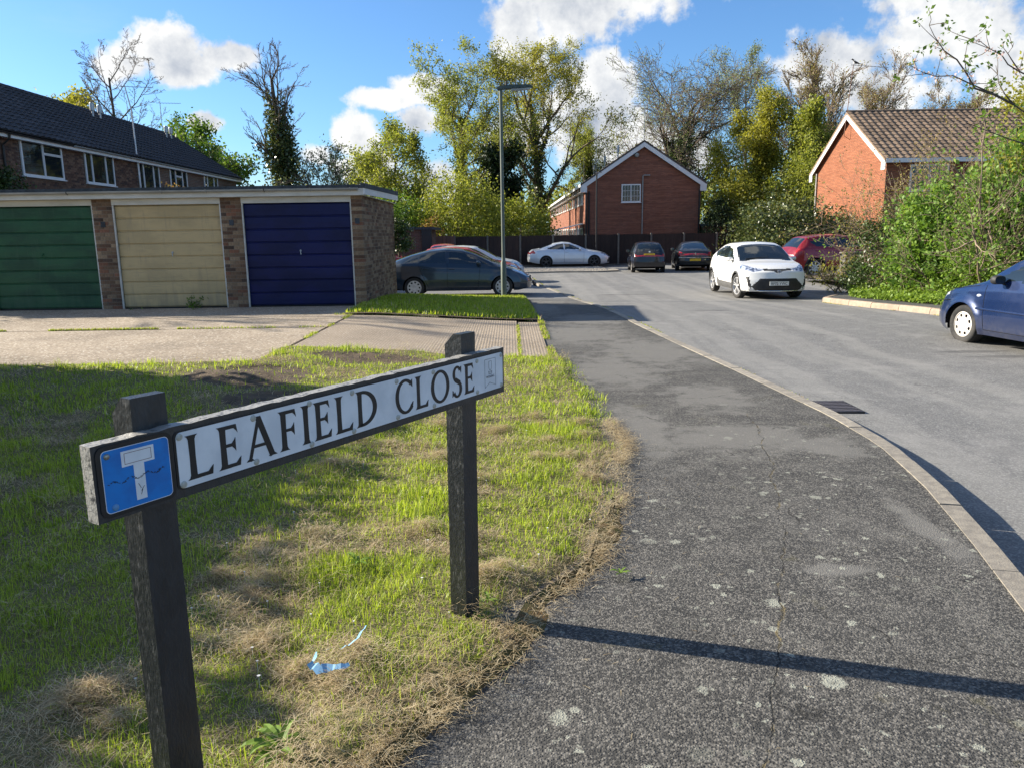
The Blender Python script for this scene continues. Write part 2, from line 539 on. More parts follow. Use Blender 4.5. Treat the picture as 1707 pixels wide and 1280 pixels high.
M = {}
M['path'] = asphalt('path_asphalt', (0.038, 0.037, 0.034), (0.225, 0.212, 0.185), lichen=0.92, stone=120,
    patches=[(1.75, 5.9, 0.75, 0.55), (1.1, 6.2, 0.25, 1.1), (2.35, 5.6, 0.4, 0.35), (1.2, 9.0, 0.7, 1.2), (1.9, 10.5, 0.8, 1.6), (1.1, 12.5, 0.9, 1.6), (1.5, 14.6, 0.8, 1.2), (2.25, 4.0, 0.10, 0.5), (0.6, 18, 0.6, 3), (1.55, 3.45, 0.22, 0.08), (1.2, 22, 1.0, 2.6), (1.95, 7.4, 0.5, 0.8)],
    crack=[(-0.251, 0.545, -0.0286, 1.4, 6.8, 0.0018, 0.22), (-0.75, 0.05, 0.0, -2, 0.5, 0.002, 0.1)], moss=0.3, bump=0.75)
M['road'] = asphalt('road_asphalt', (0.125, 0.124, 0.120), (0.30, 0.295, 0.275), stone=95, dirtcol=(0.30, 0.29, 0.27), bump=0.4, stains=[(6.55, 10.75, 0.7, 0.16), (6.75, 10.2, 0.8, 0.22), (4.4, 17, 0.6, 0.3), (3.6, 24, 1.2, 0.3), (7.0, 20.4, 0.9, 0.5)])
M['carpark'] = asphalt('carpark_asphalt', (0.13, 0.13, 0.13), (0.30, 0.30, 0.29), stone=70, bump=0.35)
M['footway'] = asphalt('footway_asphalt', (0.05, 0.05, 0.05), (0.15, 0.145, 0.13), stone=80, bump=0.4)

def concrete(name, c1, c2, ribs=False, stone=75):
    m, b, bs = new_mat(name)
    co = b.n('ShaderNodeTexCoord').outputs['Object']
    vo = b.n('ShaderNodeTexVoronoi', {'Vector': co, 'Scale': stone})
    r = b.n('ShaderNodeSeparateColor', {0: vo.outputs['Color']}).outputs[1]
    big = b.noise(co, 0.7, 6, 0.6).outputs['Fac']
    fn = b.noise(co, 25, 4, 0.6).outputs['Fac']
    col = b.mix(b.math('ADD', b.math('MULTIPLY', r, 0.6), b.math('MULTIPLY', fn, 0.45), clamp=True), c1, c2)
    col = b.mix(b.mr(big, 0.42, 0.66, 0.0, 0.35), col, tuple(v * 0.62 for v in c1))
    wp = b.math('MULTIPLY', b.mr(b.math('POWER', r, 3.0), 0.7, 0.85), 0.5)
    col = b.mix(wp, col, (0.62, 0.57, 0.48))
    h = b.math('MULTIPLY', b.mr(vo.outputs['Distance'], 0, 0.6, 1, 0), 0.5)
    if ribs:
        sx = b.n('ShaderNodeSeparateXYZ', {0: co})
        wv = b.math('SINE', b.math('MULTIPLY', b.math('ADD', sx.outputs[0], b.math('MULTIPLY', fn, 0.01)), 2 * math.pi / 0.042))
        h = b.math('ADD', h, b.math('MULTIPLY', wv, 0.3))
        col = b.mix(b.mr(wv, -1, 0.4, 0.22, 0.0), col, tuple(v * 0.5 for v in c1))
    lk(b, col, bs.inputs['Base Color'])
    bs.inputs['Roughness'].default_value = 0.9
    bs.inputs['Specular IOR Level'].default_value = 0.2
    lk(b, b.n('ShaderNodeBump', {'Height': h, 'Strength': 0.5, 'Distance': 0.008}).outputs[0], bs.inputs['Normal'])
    return m
M['slab'] = concrete('slab_concrete', (0.17, 0.135, 0.098), (0.50, 0.415, 0.31), stone=42)
M['slab_ribbed'] = concrete('ribbed_concrete', (0.24, 0.195, 0.145), (0.41, 0.335, 0.25), ribs=True)
M['kerb'] = pm('kerb_concrete', (0.30, 0.27, 0.22), (0.21, 0.19, 0.16), rough=0.9, scale=14, bump=0.5, bscale=110, rand=0.12, bdist=0.006)
M['kerb_pink'] = pm('kerb_concrete_pinkish', (0.36, 0.27, 0.20), (0.26, 0.21, 0.16), rough=0.9, scale=9, bump=0.4, bscale=90, rand=0.08, bdist=0.006)
M['lawn_thatch'] = pm('lawn_thatch', (0.13, 0.13, 0.045), (0.20, 0.16, 0.08), rough=0.95, scale=22, bump=1.0, bscale=90, bdist=0.02)
M['soil'] = pm('soil', (0.125, 0.090, 0.055), (0.065, 0.048, 0.030), rough=0.95, scale=9, bump=0.9, bscale=60, bdist=0.02)
M['moss'] = pm('moss', (0.13, 0.075, 0.025), (0.09, 0.085, 0.02), rough=0.95, scale=14, bump=0.9, bscale=150, bdist=0.01)
M['field'] = pm('rough_grass_ground', (0.045, 0.055, 0.02), (0.07, 0.06, 0.03), rough=0.95, scale=0.7)
M['cobble'] = pm('cobble_stone', (0.42, 0.37, 0.30), (0.30, 0.27, 0.22), rough=0.85, scale=30, rand=0.15)

def strip(name, ys, fl, fr, nc, fz, mat, parent=None, zoff=0.0):
    ys = np.asarray(ys, float)
    V = []
    for y in ys:
        a, c = float(fl(y)), float(fr(y))
        xs = np.linspace(a, c, nc)
        zs = fz(xs, y) + zoff
        V += [(x, y, float(z)) for x, z in zip(xs, np.broadcast_to(zs, xs.shape))]
    F = []
    for i in range(len(ys) - 1):
        for j in range(nc - 1):
            a = i * nc + j
            F.append((a, a + 1, a + nc + 1, a + nc))
    return mesh_obj(name, V, F, mat, parent, smooth=True)

YS = list(np.arange(-3, 14, 0.25)) + list(np.arange(14, 36.6, 0.5))
# wide base ground to the horizon
bg_ = MB()
N_ = 24
for i in range(N_):
    for j in range(N_):
        x0, x1 = -700 + 1400 * i / N_, -700 + 1400 * (i + 1) / N_
        y0, y1 = -300 + 1300 * j / N_, -300 + 1300 * (j + 1) / N_
        bg_.quad((x0, y0, -0.62), (x1, y0, -0.62), (x1, y1, -0.62), (x0, y1, -0.62))
tag(bg_.build('ground', M['field']), kind='structure')

tag(strip('road', YS, lambda y: xk(y) + 0.06, lambda y: xf(y) if y < 20.2 else 18.0, 22, gr, M['road']), kind='structure')
tag(strip('turning_area', np.arange(36.5, 46.2, 0.5), lambda y: -1.0, lambda y: 18.0, 16, gr, M['road']), kind='structure')
def soften(y):
    return xl(y) - 0.45
tag(strip('footpath', list(np.arange(-3, 22.6, 0.2)), soften, lambda y: xk(y) - 0.06, 14, gp, M['path'], zoff=-0.004), kind='structure')
tag(strip('car_park', np.arange(22.5, 46.2, 0.5), lambda y: -14.0, lambda y: min(0.9, float(xk(y))) - 0.05 if y > 28 else float(xk(y)) - 0.05, 16, gp, M['carpark'], zoff=-0.008), kind='structure')
tag(strip('far_footway', list(np.arange(-3, 21.6, 0.5)), lambda y: xf(y) + 0.10, lambda y: xf(y) + 1.45 - 0.5 * ss(16, 20, y), 5, gs, M['footway'], zoff=-0.006), kind='structure')
tag(strip('planting_bed', list(np.arange(-3, 30, 0.5)), lambda y: xf(min(y, 20.3)) + 0.72 + 1.6 * ss(20.5, 22, y), lambda y: 40, 24, lambda x, y: gs(x, y) - 0.03 + 0.12 * ss(0, 0.5, x - xf(min(y, 20.3)) - 0.8), M['soil']), kind='structure')

# near kerb, stone by stone
def poly_at(tab_fn, y0, seglen, y_end, off0, off1, top_fn, bot_fn, mat, root, name='kerb_stone'):
    y = y0
    cnt = 0
    while y < y_end:
        # walk seglen along the curve
        ya, L = y, 0
        px = float(tab_fn(y))
        pts = [(px, y)]
        while L < seglen:
            y += 0.05
            x = float(tab_fn(y))
            L += math.hypot(x - px, 0.05)
            px = x
            if len(pts) * 0.3 < L:
                pts.append((x, y))
        if abs(pts[-1][1] - y) > 1e-4:
            pts.append((px, y))
        g = 0.006
        V, F = [], []
        n = len(pts)
        jit = random.uniform(-0.004, 0.004)
        for i, (x, yy) in enumerate(pts):
            a = pts[max(i - 1, 0)]
            c = pts[min(i + 1, n - 1)]
            tx, ty = c[0] - a[0], c[1] - a[1]
            l = math.hypot(tx, ty)
            tx, ty = tx / l, ty / l
            nx, ny = ty, -tx
            if i == 0:
                x, yy = x + tx * g, yy + ty * g
            if i == n - 1:
                x, yy = x - tx * g, yy - ty * g
            zt = float(top_fn(x, yy)) + jit
            zb = float(bot_fn(x, yy)) - 0.08
            for o_, z_ in ((off0, zb), (off0, zt), (off1 - 0.018, zt + 0.001), (off1, zt - 0.018), (off1 + 0.008, zb)):
                V.append((x + nx * o_, yy + ny * o_, z_))
        for i in range(n - 1):
            for j in range(4):
                a = i * 5 + j
                F.append((a, a + 1, a + 6, a + 5))
        F.append((0, 1, 2, 3, 4)[::-1])
        F.append(tuple((n - 1) * 5 + j for j in range(5)))
        mesh_obj(name, V, F, mat, root)
        cnt += 1
    return cnt
kerb = tag(empty('kerb', (0, 0, 0)), kind='structure')
poly_at(xk, -2.0, 0.915, 34.0, -0.065, 0.065, lambda x, y: gp(x, y) + 0.004, gr, M['kerb'], kerb)
kerb2 = tag(empty('far_kerb', (0, 0, 0)), kind='structure')
def far_kerb():
    y = 0.0
    while y < 20.0:
        px = float(xf(y))
        pts = [(px, y)]
        L = 0
        while L < 0.915:
            y += 0.05
            x = float(xf(y))
            L += math.hypot(x - px, 0.05)
            px = x
            if L > 0.3 * len(pts):
                pts.append((x, y))
        if abs(pts[-1][1] - y) > 1e-4:
            pts.append((px, y))
        V, F, n = [], [], len(pts)
        j_ = random.uniform(-0.005, 0.005)
        for i, (x, yy) in enumerate(pts):
            a, c = pts[max(i - 1, 0)], pts[min(i + 1, n - 1)]
            tx, ty = c[0] - a[0], c[1] - a[1]
            l = math.hypot(tx, ty)
            tx, ty = tx / l, ty / l
            nx, ny = ty, -tx
            s_ = 0.007 if i == 0 else (-0.007 if i == n - 1 else 0)
            x, yy = x + tx * s_, yy + ty * s_
            zr = float(gr(x, yy))
            for o_, z_ in ((-0.03, zr - 0.08), (-0.015, zr + 0.085 + j_), (0.012, zr + 0.12 + j_), (0.115, zr + 0.122 + j_), (0.12, zr - 0.08)):
                V.append((x + nx * o_, yy + ny * o_, z_))
        for i in range(n - 1):
            for k in range(4):
                a = i * 5 + k
                F.append((a, a + 1, a + 6, a + 5))
        F.append((4, 3, 2, 1, 0))
        F.append(tuple((n - 1) * 5 + k for k in range(5)))
        mesh_obj('kerb_stone', V, F, M['kerb_pink'], kerb2)
far_kerb()

# forecourt of cast concrete slabs
fc = tag(empty('forecourt', (0, 0, 0)), kind='structure')
def slab(x0, x1, y0, y1, mat, fz=gl, dz=0.012):
    nx, ny = max(2, int((x1 - x0) / 0.5)), max(2, int((y1 - y0) / 0.5))
    V, F = [], []
    for i in range(ny + 1):
        for j in range(nx + 1):
            x, y = x0 + (x1 - x0) * j / nx, y0 + (y1 - y0) * i / ny
            V.append((x, y, float(fz(x, y)) + dz))
    for i in range(ny):
        for j in range(nx):
            a = i * (nx + 1) + j
            F.append((a, a + 1, a + nx + 2, a + nx + 1))
    # skirt
    ring = [j for j in range(nx + 1)] + [i * (nx + 1) + nx for i in range(1, ny + 1)] + [ny * (nx + 1) + j for j in range(nx - 1, -1, -1)] + [i * (nx + 1) for i in range(ny - 1, 0, -1)]
    base = len(V)
    V += [(V[k][0], V[k][1], V[k][2] - 0.12) for k in ring]
    for k in range(len(ring)):
        k2 = (k + 1) % len(ring)
        F.append((ring[k2], ring[k], base + k, base + k2))
    return mesh_obj('slab', V, F, mat, fc)
for (xa, xb) in ((-16.0, -9.02), (-9.0, -2.98)):
    slab(xa, xb, 8.75, 12.28, M['slab'])
    slab(xa, xb, 12.32, 16.12, M['slab'])
slab(-2.93, 0.10, 9.95, 14.25, M['slab_ribbed'])
slab(0.13, 0.50, 9.80, 14.0, M['slab_ribbed'])

# soil under the grass
def sheet(name, x0, x1, y0, y1, step, fz, mat, keep=None):
    xs, ys = np.arange(x0, x1 + 1e-6, step), np.arange(y0, y1 + 1e-6, step)
    X, Y = np.meshgrid(xs, ys)
    Z = fz(X, Y)
    V = np.stack([X.ravel(), Y.ravel(), np.broadcast_to(Z, X.shape).ravel()], 1)
    nx = len(xs)
    F = []
    for i in range(len(ys) - 1):
        for j in range(nx - 1):
            cx, cy = xs[j] + step / 2, ys[i] + step / 2
            if keep and not keep(cx, cy):
                continue
            a = i * nx + j
            F.append((a, a + 1, a + nx + 1, a + nx))
    mi = None
    if isinstance(mat, list):
        mi = [1 if float(mud(V[f[0]][0], V[f[0]][1])) > 0.12 else 0 for f in F]
    return mesh_obj(name, V, F, mat, smooth=True, midx=mi)
def mud(x, y):       # bare wheel-rutted mud beside the forecourt
    d1 = np.hypot((x + 2.75) / 0.75, (y - 8.0) / 0.75)
    d2 = np.hypot((x + 1.75) / 0.75, (y - 9.2) / 0.5)
    d3 = np.hypot((x + 2.0) / 0.9, (y - 7.0) / 0.35)
    return np.maximum(np.maximum(1 - d1, 1 - d2), 1 - d3) + 0.9 * (fnoise(x, y, 0.8) - 0.5)
def gmound(x, y):
    x, y = np.asarray(x, float), np.asarray(y, float)
    mm = ss(0.0, 0.35, mud(x, y))
    rut = np.sin((x * 0.75 + y * 0.65) * 2 * math.pi / 0.16) * 0.012 + np.sin((x * 0.2 + y) * 2 * math.pi / 0.9) * 0.02
    edge = ss(0.0, 0.25, xl(y) + 0.09 * (fnoise(x, y, 0.35) - 0.5) * 2 - x)
    return gl(x, y) + (0.028 + 0.05 * (fnoise(x, y, 0.45) - 0.45)) * edge - 0.03 * (1 - edge) + mm * (rut - 0.015)
tag(sheet('lawn_soil', -9, 1.2, -1.0, 10.2, 0.075, gmound, [M['lawn_thatch'], M['soil']], lambda x, y: x < xl(y) + 0.1 and (y < 8.85 or x > -2.98) and (y < 8.85 + 1.1 or x > 0.47) and not (y > 10.0)), kind='structure')
def gverge(x, y):
    return gl(x, y) + 0.03 + 0.03 * fnoise(x, y, 0.8)
tag(sheet('verge_soil', -3.1, 0.7, 14.2, 22.3, 0.2, gverge, M['soil'], lambda x, y: x < xl(y)), kind='structure')
# mossy rim where the lawn meets the path
mv = MB()
for y in np.arange(1.5, 4.4, 0.05):
    e0 = xl(y) + 0.05 * (fnoise(y, 3.0, 0.3) - 0.5)
    w = 0.01 + 0.07 * float(ss(0.5, 0.8, fnoise(y, 7.0, 0.5, 4)))
    e1 = xl(y + 0.05) + 0.05 * (fnoise(y + 0.05, 3.0, 0.3) - 0.5)
    w1 = 0.01 + 0.07 * float(ss(0.5, 0.8, fnoise(y + 0.05, 7.0, 0.5, 4)))
    mv.quad((e0 - 0.05, y, 0.03 + float(gl(e0, y))), (e0 + w, y, -0.003), (e1 + w1, y + 0.05, -0.003), (e1 - 0.05, y + 0.05, 0.03 + float(gl(e1, y))))
tag(mv.build('moss_rim', M['moss'], smooth=True), kind='stuff', label='rusty moss and dirt along the lawn edge of the footpath', cat='moss')

# cobbled island at the turning area
isl = tag(empty('cobbled_island', (0, 0, 0)), kind='structure')
pts = [(-2.5, 38.0), (0.8, 38.0), (2.5, 38.3), (4.3, 38.0), (5.4, 38.6), (5.5, 39.5), (5.0, 42.7), (-2.5, 42.7)]
ib = MB().prism(pts, lambda u, v, d: (u, v, d), -0.45, -0.225)
ib.build('island_base', M['kerb'], isl)
cb = MB()
for i in range(60):
    for j in range(26):
        x, y = -2.4 + i * 0.13 + (j % 2) * 0.06, 38.35 + j * 0.165
        if x > 4.9 or (x > 4.3 and y < 38.8):
            continue
        h = random.uniform(0.01, 0.045)
        r = random.uniform(0.04, 0.055)
        z = -0.225
        c = [(x - r, y - r, z), (x + r, y - r, z), (x + r, y + r, z), (x - r, y + r, z)]
        t_ = (x, y, z + h + 0.02)
        for k in range(4):
            cb.poly([c[k], c[(k + 1) % 4], t_])
co_ = cb.build('cobbles', M['cobble'], isl)
co_['kind'] = 'stuff'
# gully grate beside the kerb
M['iron'] = pm('cast_iron', (0.035, 0.035, 0.038), (0.06, 0.05, 0.045), rough=0.5, scale=20, metallic=0.6)
gz = float(gr(3.15, 7.1)) + 0.012
dg = tag(empty('drain_grate', (3.10, 7.13, gz)), 'black iron drain grate set in the road against the near kerb', 'drain')
fr = MB()
fr.box(-0.15, 0.15, -0.24, -0.215, -0.03, 0.0).box(-0.15, 0.15, 0.215, 0.24, -0.03, 0.0).box(-0.15, -0.128, -0.215, 0.215, -0.03, 0.0).box(0.128, 0.15, -0.215, 0.215, -0.03, 0.0)
fr.build('frame', M['iron'], dg)
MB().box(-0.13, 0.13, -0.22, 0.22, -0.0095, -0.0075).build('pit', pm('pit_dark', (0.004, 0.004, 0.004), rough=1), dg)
bar = MB().box(-0.128, 0.128, -0.016, 0.016, -0.006, 0.002)
M['iron_bar'] = pm('worn_iron_bar', (0.12, 0.11, 0.12), (0.08, 0.07, 0.07), rough=0.5, scale=30)
b0 = None
for k in range(7):
    if b0 is None:
        b0 = bar.build('bar', M['iron_bar'], dg)
        b0.location = (0, -0.19, 0)
    else:
        inst('bar', b0.data, dg, (0, -0.19 + k * 0.063, 0))

# ------------------------------------------------------------------ street name sign
M['black_wood'] = pm('black_painted_timber', (0.011, 0.013, 0.016), (0.020, 0.022, 0.026), rough=0.42, scale=30, bump=0.55, bscale=160, spec=0.6, stretch=(1, 1, 0.35), bdist=0.003)
M['black_side'] = pm('black_timber_sheen', (0.012, 0.014, 0.016), (0.10, 0.10, 0.098), rough=0.36, scale=60, bump=0.9, bscale=150, spec=0.8, stretch=(1, 1, 0.35), lo=0.52, hi=0.78, bdist=0.004)  # grey flecks paint the sheen of sunlit black paint on the posts
M['board_edge'] = pm('sheen_board_edge', (0.30, 0.29, 0.26), (0.05, 0.05, 0.05), rough=0.5, scale=50, bump=0.9, bscale=140, spec=0.6, lo=0.48, hi=0.66, bdist=0.003)  # pale colour paints the bright sheen on the top edge; ends share it
M['plate_white'] = pm('white_plate_enamel', (0.76, 0.77, 0.78), (0.62, 0.64, 0.66), rough=0.38, scale=7)
M['plate_black'] = pm('black_plate_paint', (0.010, 0.011, 0.013), (0.016, 0.017, 0.02), rough=0.35, scale=12, bump=0.15, bscale=120, bdist=0.002)
M['plate_blue'] = pm('blue_plate_film', (0.0, 0.20, 0.60), (0.005, 0.15, 0.48), rough=0.35, scale=14)
M['bolt'] = pm('bolt_cap_cream', (0.55, 0.54, 0.48), (0.38, 0.36, 0.30), rough=0.5, scale=60)
M['bolt_steel'] = pm('bolt_steel', (0.35, 0.34, 0.30), rough=0.35, scale=60, metallic=0.8)

S_O = Vector((-0.9636, 1.690, 0.0))
S_E = Vector((0.5325, 0.8464, 0.0)).normalized()
S_N = Vector((0.8464, -0.5325, 0.0)).normalized()
sign = tag(empty('street_name_sign', S_O, math.atan2(S_E.y, S_E.x)), 'LEAFIELD CLOSE street sign on two black posts, with a blue no through road plate', 'street sign')
# local frame: x along the board, -y towards the viewer, z up
LEN, ZB, ZT = 1.746, 0.953, 1.140
def front(name, poly, mat, d0, d1, parent=sign, smooth=False):
    mb = MB().prism(poly, lambda u, v, d: (u, -d, v), d0, d1)
    return mb.build(name, mat, parent)
bd = MB()
NS = 60
prof_top = [ZT + 0.0012 * math.sin(i * 1.9) + random.uniform(-0.001, 0.001) for i in range(NS + 1)]
for i in range(NS):
    x0, x1 = LEN * i / NS, LEN * (i + 1) / NS
    t0, t1 = prof_top[i], prof_top[i + 1]
    bd.quad((x0, 0, ZB), (x1, 0, ZB), (x1, 0, t1), (x0, 0, t0))
    bd.quad((x0, 0, t0), (x1, 0, t1), (x1, 0.042, t1), (x0, 0.042, t0), 1)
    bd.quad((x1, 0.042, ZB), (x0, 0.042, ZB), (x0, 0.042, t0), (x1, 0.042, t1))
    bd.quad((x0, 0.042, ZB), (x1, 0.042, ZB), (x1, 0, ZB), (x0, 0, ZB))
bd.quad((0, 0.042, ZB), (0, 0, ZB), (0, 0, prof_top[0]), (0, 0.042, prof_top[0]), 1)
bd.quad((LEN, 0, ZB), (LEN, 0.042, ZB), (LEN, 0.042, prof_top[-1]), (LEN, 0, prof_top[-1]), 1)
bd.build('backing_board', [M['black_wood'], M['board_edge']], sign)

def post(s0, s1, ztop, lean=0.0):
    d0, d1 = 0.0425, 0.1225
    mb = MB()
    n = 16
    zs = [-0.4 + (ztop - 0.045 + 0.4) * k / n for k in range(n + 1)]
    def X(x, z):
        return x + lean * (ztop - z)
    for k in range(n):
        a, c = zs[k], zs[k + 1]
        for (xa, ya, xb, yb, m) in ((s0, d0, s1, d0, 0), (s1, d0, s1, d1, 1), (s1, d1, s0, d1, 0), (s0, d1, s0, d0, 1)):
            mb.quad((X(xa, a), ya, a), (X(xb, a), yb, a), (X(xb, c), yb, c), (X(xa, c), ya, c), m)
    z0, z1 = zs[-1], ztop
    dm = d0 + 0.038
    mb.quad((s0, d0, z0), (s1, d0, z0), (s1, d0, z1), (s0, d0, z1))
    mb.quad((s0, d0, z1), (s1, d0, z1), (s1, dm, z1), (s0, dm, z1), 1)
    mb.quad((s0, dm, z1), (s1, dm, z1), (s1, d1, z0), (s0, d1, z0), 1)
    mb.poly([(s0, d1, z0), (s0, d0, z0), (s0, d0, z1), (s0, dm, z1)], 1)
    mb.poly([(s1, d0, z0), (s1, d1, z0), (s1, dm, z1), (s1, d0, z1)], 1)
    return mb.build('post', [M['black_wood'], M['black_side']], sign)
post(0.132, 0.228, 1.222)
post(1.506, 1.602, 1.219, lean=-0.012)

def rrect(x0, x1, z0, z1, r, n=6):
    p = []
    for cx, cz, a0 in ((x1 - r, z1 - r, 0), (x0 + r, z1 - r, 90), (x0 + r, z0 + r, 180), (x1 - r, z0 + r, 270)):
        for k in range(n + 1):
            a = math.radians(a0 + 90 * k / n)
            p.append((cx + r * math.cos(a), cz + r * math.sin(a)))
    return p
def outline(poly, w):
    """closed ribbon polygon list around a polygon (thin printed line)"""
    res = []
    n = len(poly)
    for i in range(n):
        a, c = Vector(poly[i]), Vector(poly[(i + 1) % n])
        if (c - a).length < 1e-6:
            continue
        t = (c - a).normalized()
        nn = Vector((-t.y, t.x)) * w / 2
        t = t * w / 2
        res.append([tuple(a - t - nn), tuple(c + t - nn), tuple(c + t + nn), tuple(a - t + nn)])
    return res

# blue plate with the no-through-road symbol
bx0, bx1 = 0.020, 0.193
sp = front('symbol_plate', rrect(bx0 - 0.012, bx1 + 0.010, ZB + 0.008, ZT - 0.006, 0.022), M['plate_black'], 0.0005, 0.0030)
front('plate_rim', rrect(bx0, bx1, ZB + 0.018, ZT - 0.017, 0.012), M['plate_white'], 0.0031, 0.0034, sp)
front('blue_field', rrect(bx0 + 0.0015, bx1 - 0.0015, ZB + 0.0195, ZT - 0.0185, 0.011), M['plate_blue'], 0.0035, 0.0038, sp)
cxT = 0.110
front('white_stem', [(cxT - 0.0135, ZB + 0.032), (cxT + 0.0135, ZB + 0.032), (cxT + 0.0135, ZT - 0.066), (cxT - 0.0135, ZT - 0.066)], M['plate_white'], 0.0039, 0.0042, sp)
front('white_bar', [(cxT - 0.042, ZT - 0.066), (cxT + 0.042, ZT - 0.066), (cxT + 0.042, ZT - 0.028), (cxT - 0.042, ZT - 0.028)], M['plate_white'], 0.0039, 0.0042, sp)
M['red_line'] = pm('faded_red_line', (0.22, 0.11, 0.09), rough=0.6)
lb = MB()
for q in outline([(cxT - 0.034, ZT - 0.060), (cxT + 0.034, ZT - 0.060), (cxT + 0.034, ZT - 0.034), (cxT - 0.034, ZT - 0.034)], 0.0012):
    lb.prism(q, lambda u, v, d: (u, -d, v), 0.0043, 0.0045)
lb.build('bar_outline', M['red_line'], sp)
sc = MB()
for k in range(60):
    u = bx0 + 0.012 + 0.145 * k / 60 + random.uniform(-0.001, 0.001)
    v = ZB + 0.088 + 0.0045 * math.sin(k * 0.35) + random.uniform(-0.0012, 0.0012) + 0.004 * (k / 60)
    a = random.uniform(-1, 1)
    l_, w_ = random.uniform(0.0012, 0.003), 0.0007
    if random.random() < 0.22:
        continue
    c, s = math.cos(a), math.sin(a)
    q = [(u - l_ * c + w_ * s, v - l_ * s - w_ * c), (u + l_ * c + w_ * s, v + l_ * s - w_ * c), (u + l_ * c - w_ * s, v + l_ * s + w_ * c), (u - l_ * c - w_ * s, v - l_ * s + w_ * c)]
    sc.prism(q, lambda u, v, d: (u, -d, v), 0.0043, 0.00455 + 0.00001 * k)
for (u, v, a) in ((cxT + 0.004, ZB + 0.058, 0.9), (cxT - 0.003, ZB + 0.066, 2.0), (cxT + 0.001, ZB + 0.05, 1.2)):
    c, s = math.cos(a), math.sin(a)
    l_, w_ = 0.007, 0.0006
    q = [(u - l_ * c + w_ * s, v - l_ * s - w_ * c), (u + l_ * c + w_ * s, v + l_ * s - w_ * c), (u + l_ * c - w_ * s, v + l_ * s + w_ * c), (u - l_ * c - w_ * s, v - l_ * s + w_ * c)]
    sc.prism(q, lambda u, v, d: (u, -d, v), 0.0043, 0.0046 + a * 0.00003)
so_ = sc.build('scratches', M['plate_black'], sp)
def bolt(x, z, r, mat, parent, h=0.004, d=0.0035):
    mb = MB().lathe([(0.0001, -d - h), (r * 0.55, -d - h * 0.95), (r * 0.9, -d - h * 0.6), (r, -d - h * 0.1), (r, -d + 0.001)], 14, 'y')
    o = mb.build('bolt', mat, parent, smooth=True)
    o.location = (x, 0, z)
    return o
bolt(bx0 + 0.014, ZT - 0.031, 0.0075, M['bolt_steel'], sp, 0.004, 0.0038)
bolt(bx0 + 0.022, ZB + 0.031, 0.0085, pm('blue_cap', (0.12, 0.30, 0.55), rough=0.4), sp, 0.004, 0.0038)

# white name plate
nx0, nx1 = 0.214, LEN - 0.014
npz0, npz1 = ZB + 0.024, ZT - 0.017
front('plate_edge', rrect(nx0 - 0.006, nx1 + 0.003, npz0 - 0.004, npz1 + 0.004, 0.016), M['plate_black'], 0.0004, 0.0020)
npl = front('name_plate', rrect(nx0, nx1, npz0, npz1, 0.014), M['plate_white'], 0.0021, 0.0034)

# letters: drawn by hand as flared strokes. unit height 1, origin at baseline left
def stroke(x0, y0, x1, y1, w0, w1=None):
    w1 = w0 if w1 is None else w1
    a, c = Vector((x0, y0)), Vector((x1, y1))
    t = (c - a).normalized()
    n = Vector((-t.y, t.x))
    return [tuple(a - n * w0 / 2), tuple(c - n * w1 / 2), tuple(c + n * w1 / 2), tuple(a + n * w0 / 2)]
def stem(x, w=0.155, y0=0.0, y1=1.0):
    """vertical stem with small flared serifs"""
    f = 0.075
    h = w / 2
    return [(x - h - f, y0), (x + h + f, y0), (x + h + f * 0.35, y0 + 0.035), (x + h, y0 + 0.10), (x + h - 0.008, 0.5 * (y0 + y1)), (x + h, y1 - 0.10), (x + h + f * 0.35, y1 - 0.035), (x + h + f, y1),
            (x - h - f, y1), (x - h - f * 0.35, y1 - 0.035), (x - h, y1 - 0.10), (x - h + 0.008, 0.5 * (y0 + y1)), (x - h, y0 + 0.10), (x - h - f * 0.35, y0 + 0.035)]
def arm(x0, x1, y, up, w=0.085):
    """horizontal arm ending in a wedge; up=+1 wedge rises, -1 falls, 0 both"""
    e = 0.125
    p = [(x0, y - w / 2), (x1 - 0.10, y - w / 2)]
    p += [(x1 - 0.03, y - w / 2 - (e if up <= 0 else 0) * 0.6), (x1, y - w / 2 - (e if up <= 0 else 0))]
    p += [(x1 + 0.03 * up, y + w / 2 + (e if up >= 0 else 0)), (x1 - 0.03, y + w / 2 + (e if up >= 0 else 0) * 0.6)]
    p += [(x1 - 0.10, y + w / 2), (x0, y + w / 2)]
    return p
def arc(cx, cy, rx, ry, a0, a1, wt, ws, n=34):
    """curved band; wt thickness at top/bottom, ws thickness at the sides (stress)"""
    outer, inner = [], []
    for k in range(n + 1):
        a = math.radians(a0 + (a1 - a0) * k / n)
        c, s = math.cos(a), math.sin(a)
        w = wt + (ws - wt) * abs(c) ** 1.4
        outer.append((cx + rx * c, cy + ry * s))
        inner.append((cx + (rx - w) * c, cy + (ry - w) * s))
    return [[outer[k], outer[k + 1], inner[k + 1], inner[k]] for k in range(n)]
def L_():
    return [stem(0.15), arm(0.15, 0.60, 0.045, 1)], 0.66
def E_():
    return [stem(0.15), arm(0.15, 0.56, 0.045, 1), arm(0.15, 0.47, 0.53, 0, 0.075), arm(0.15, 0.54, 0.955, -1)], 0.62
def F_():
    return [stem(0.15), arm(0.15, 0.47, 0.50, 0, 0.075), arm(0.15, 0.54, 0.955, -1)], 0.59
def I_():
    return [stem(0.15)], 0.30
def A_():
    return [stroke(0.10, 0.0, 0.41, 1.02, 0.085), stroke(0.39, 1.02, 0.74, 0.0, 0.15), stroke(0.2, 0.33, 0.62, 0.33, 0.075), [(0.0, 0.0), (0.22, 0.0), (0.17, 0.05), (0.05, 0.05)], [(0.62, 0.0), (0.88, 0.0), (0.82, 0.05), (0.68, 0.05)], [(0.33, 0.96), (0.47, 0.96), (0.42, 1.04), (0.35, 1.04)]], 0.86
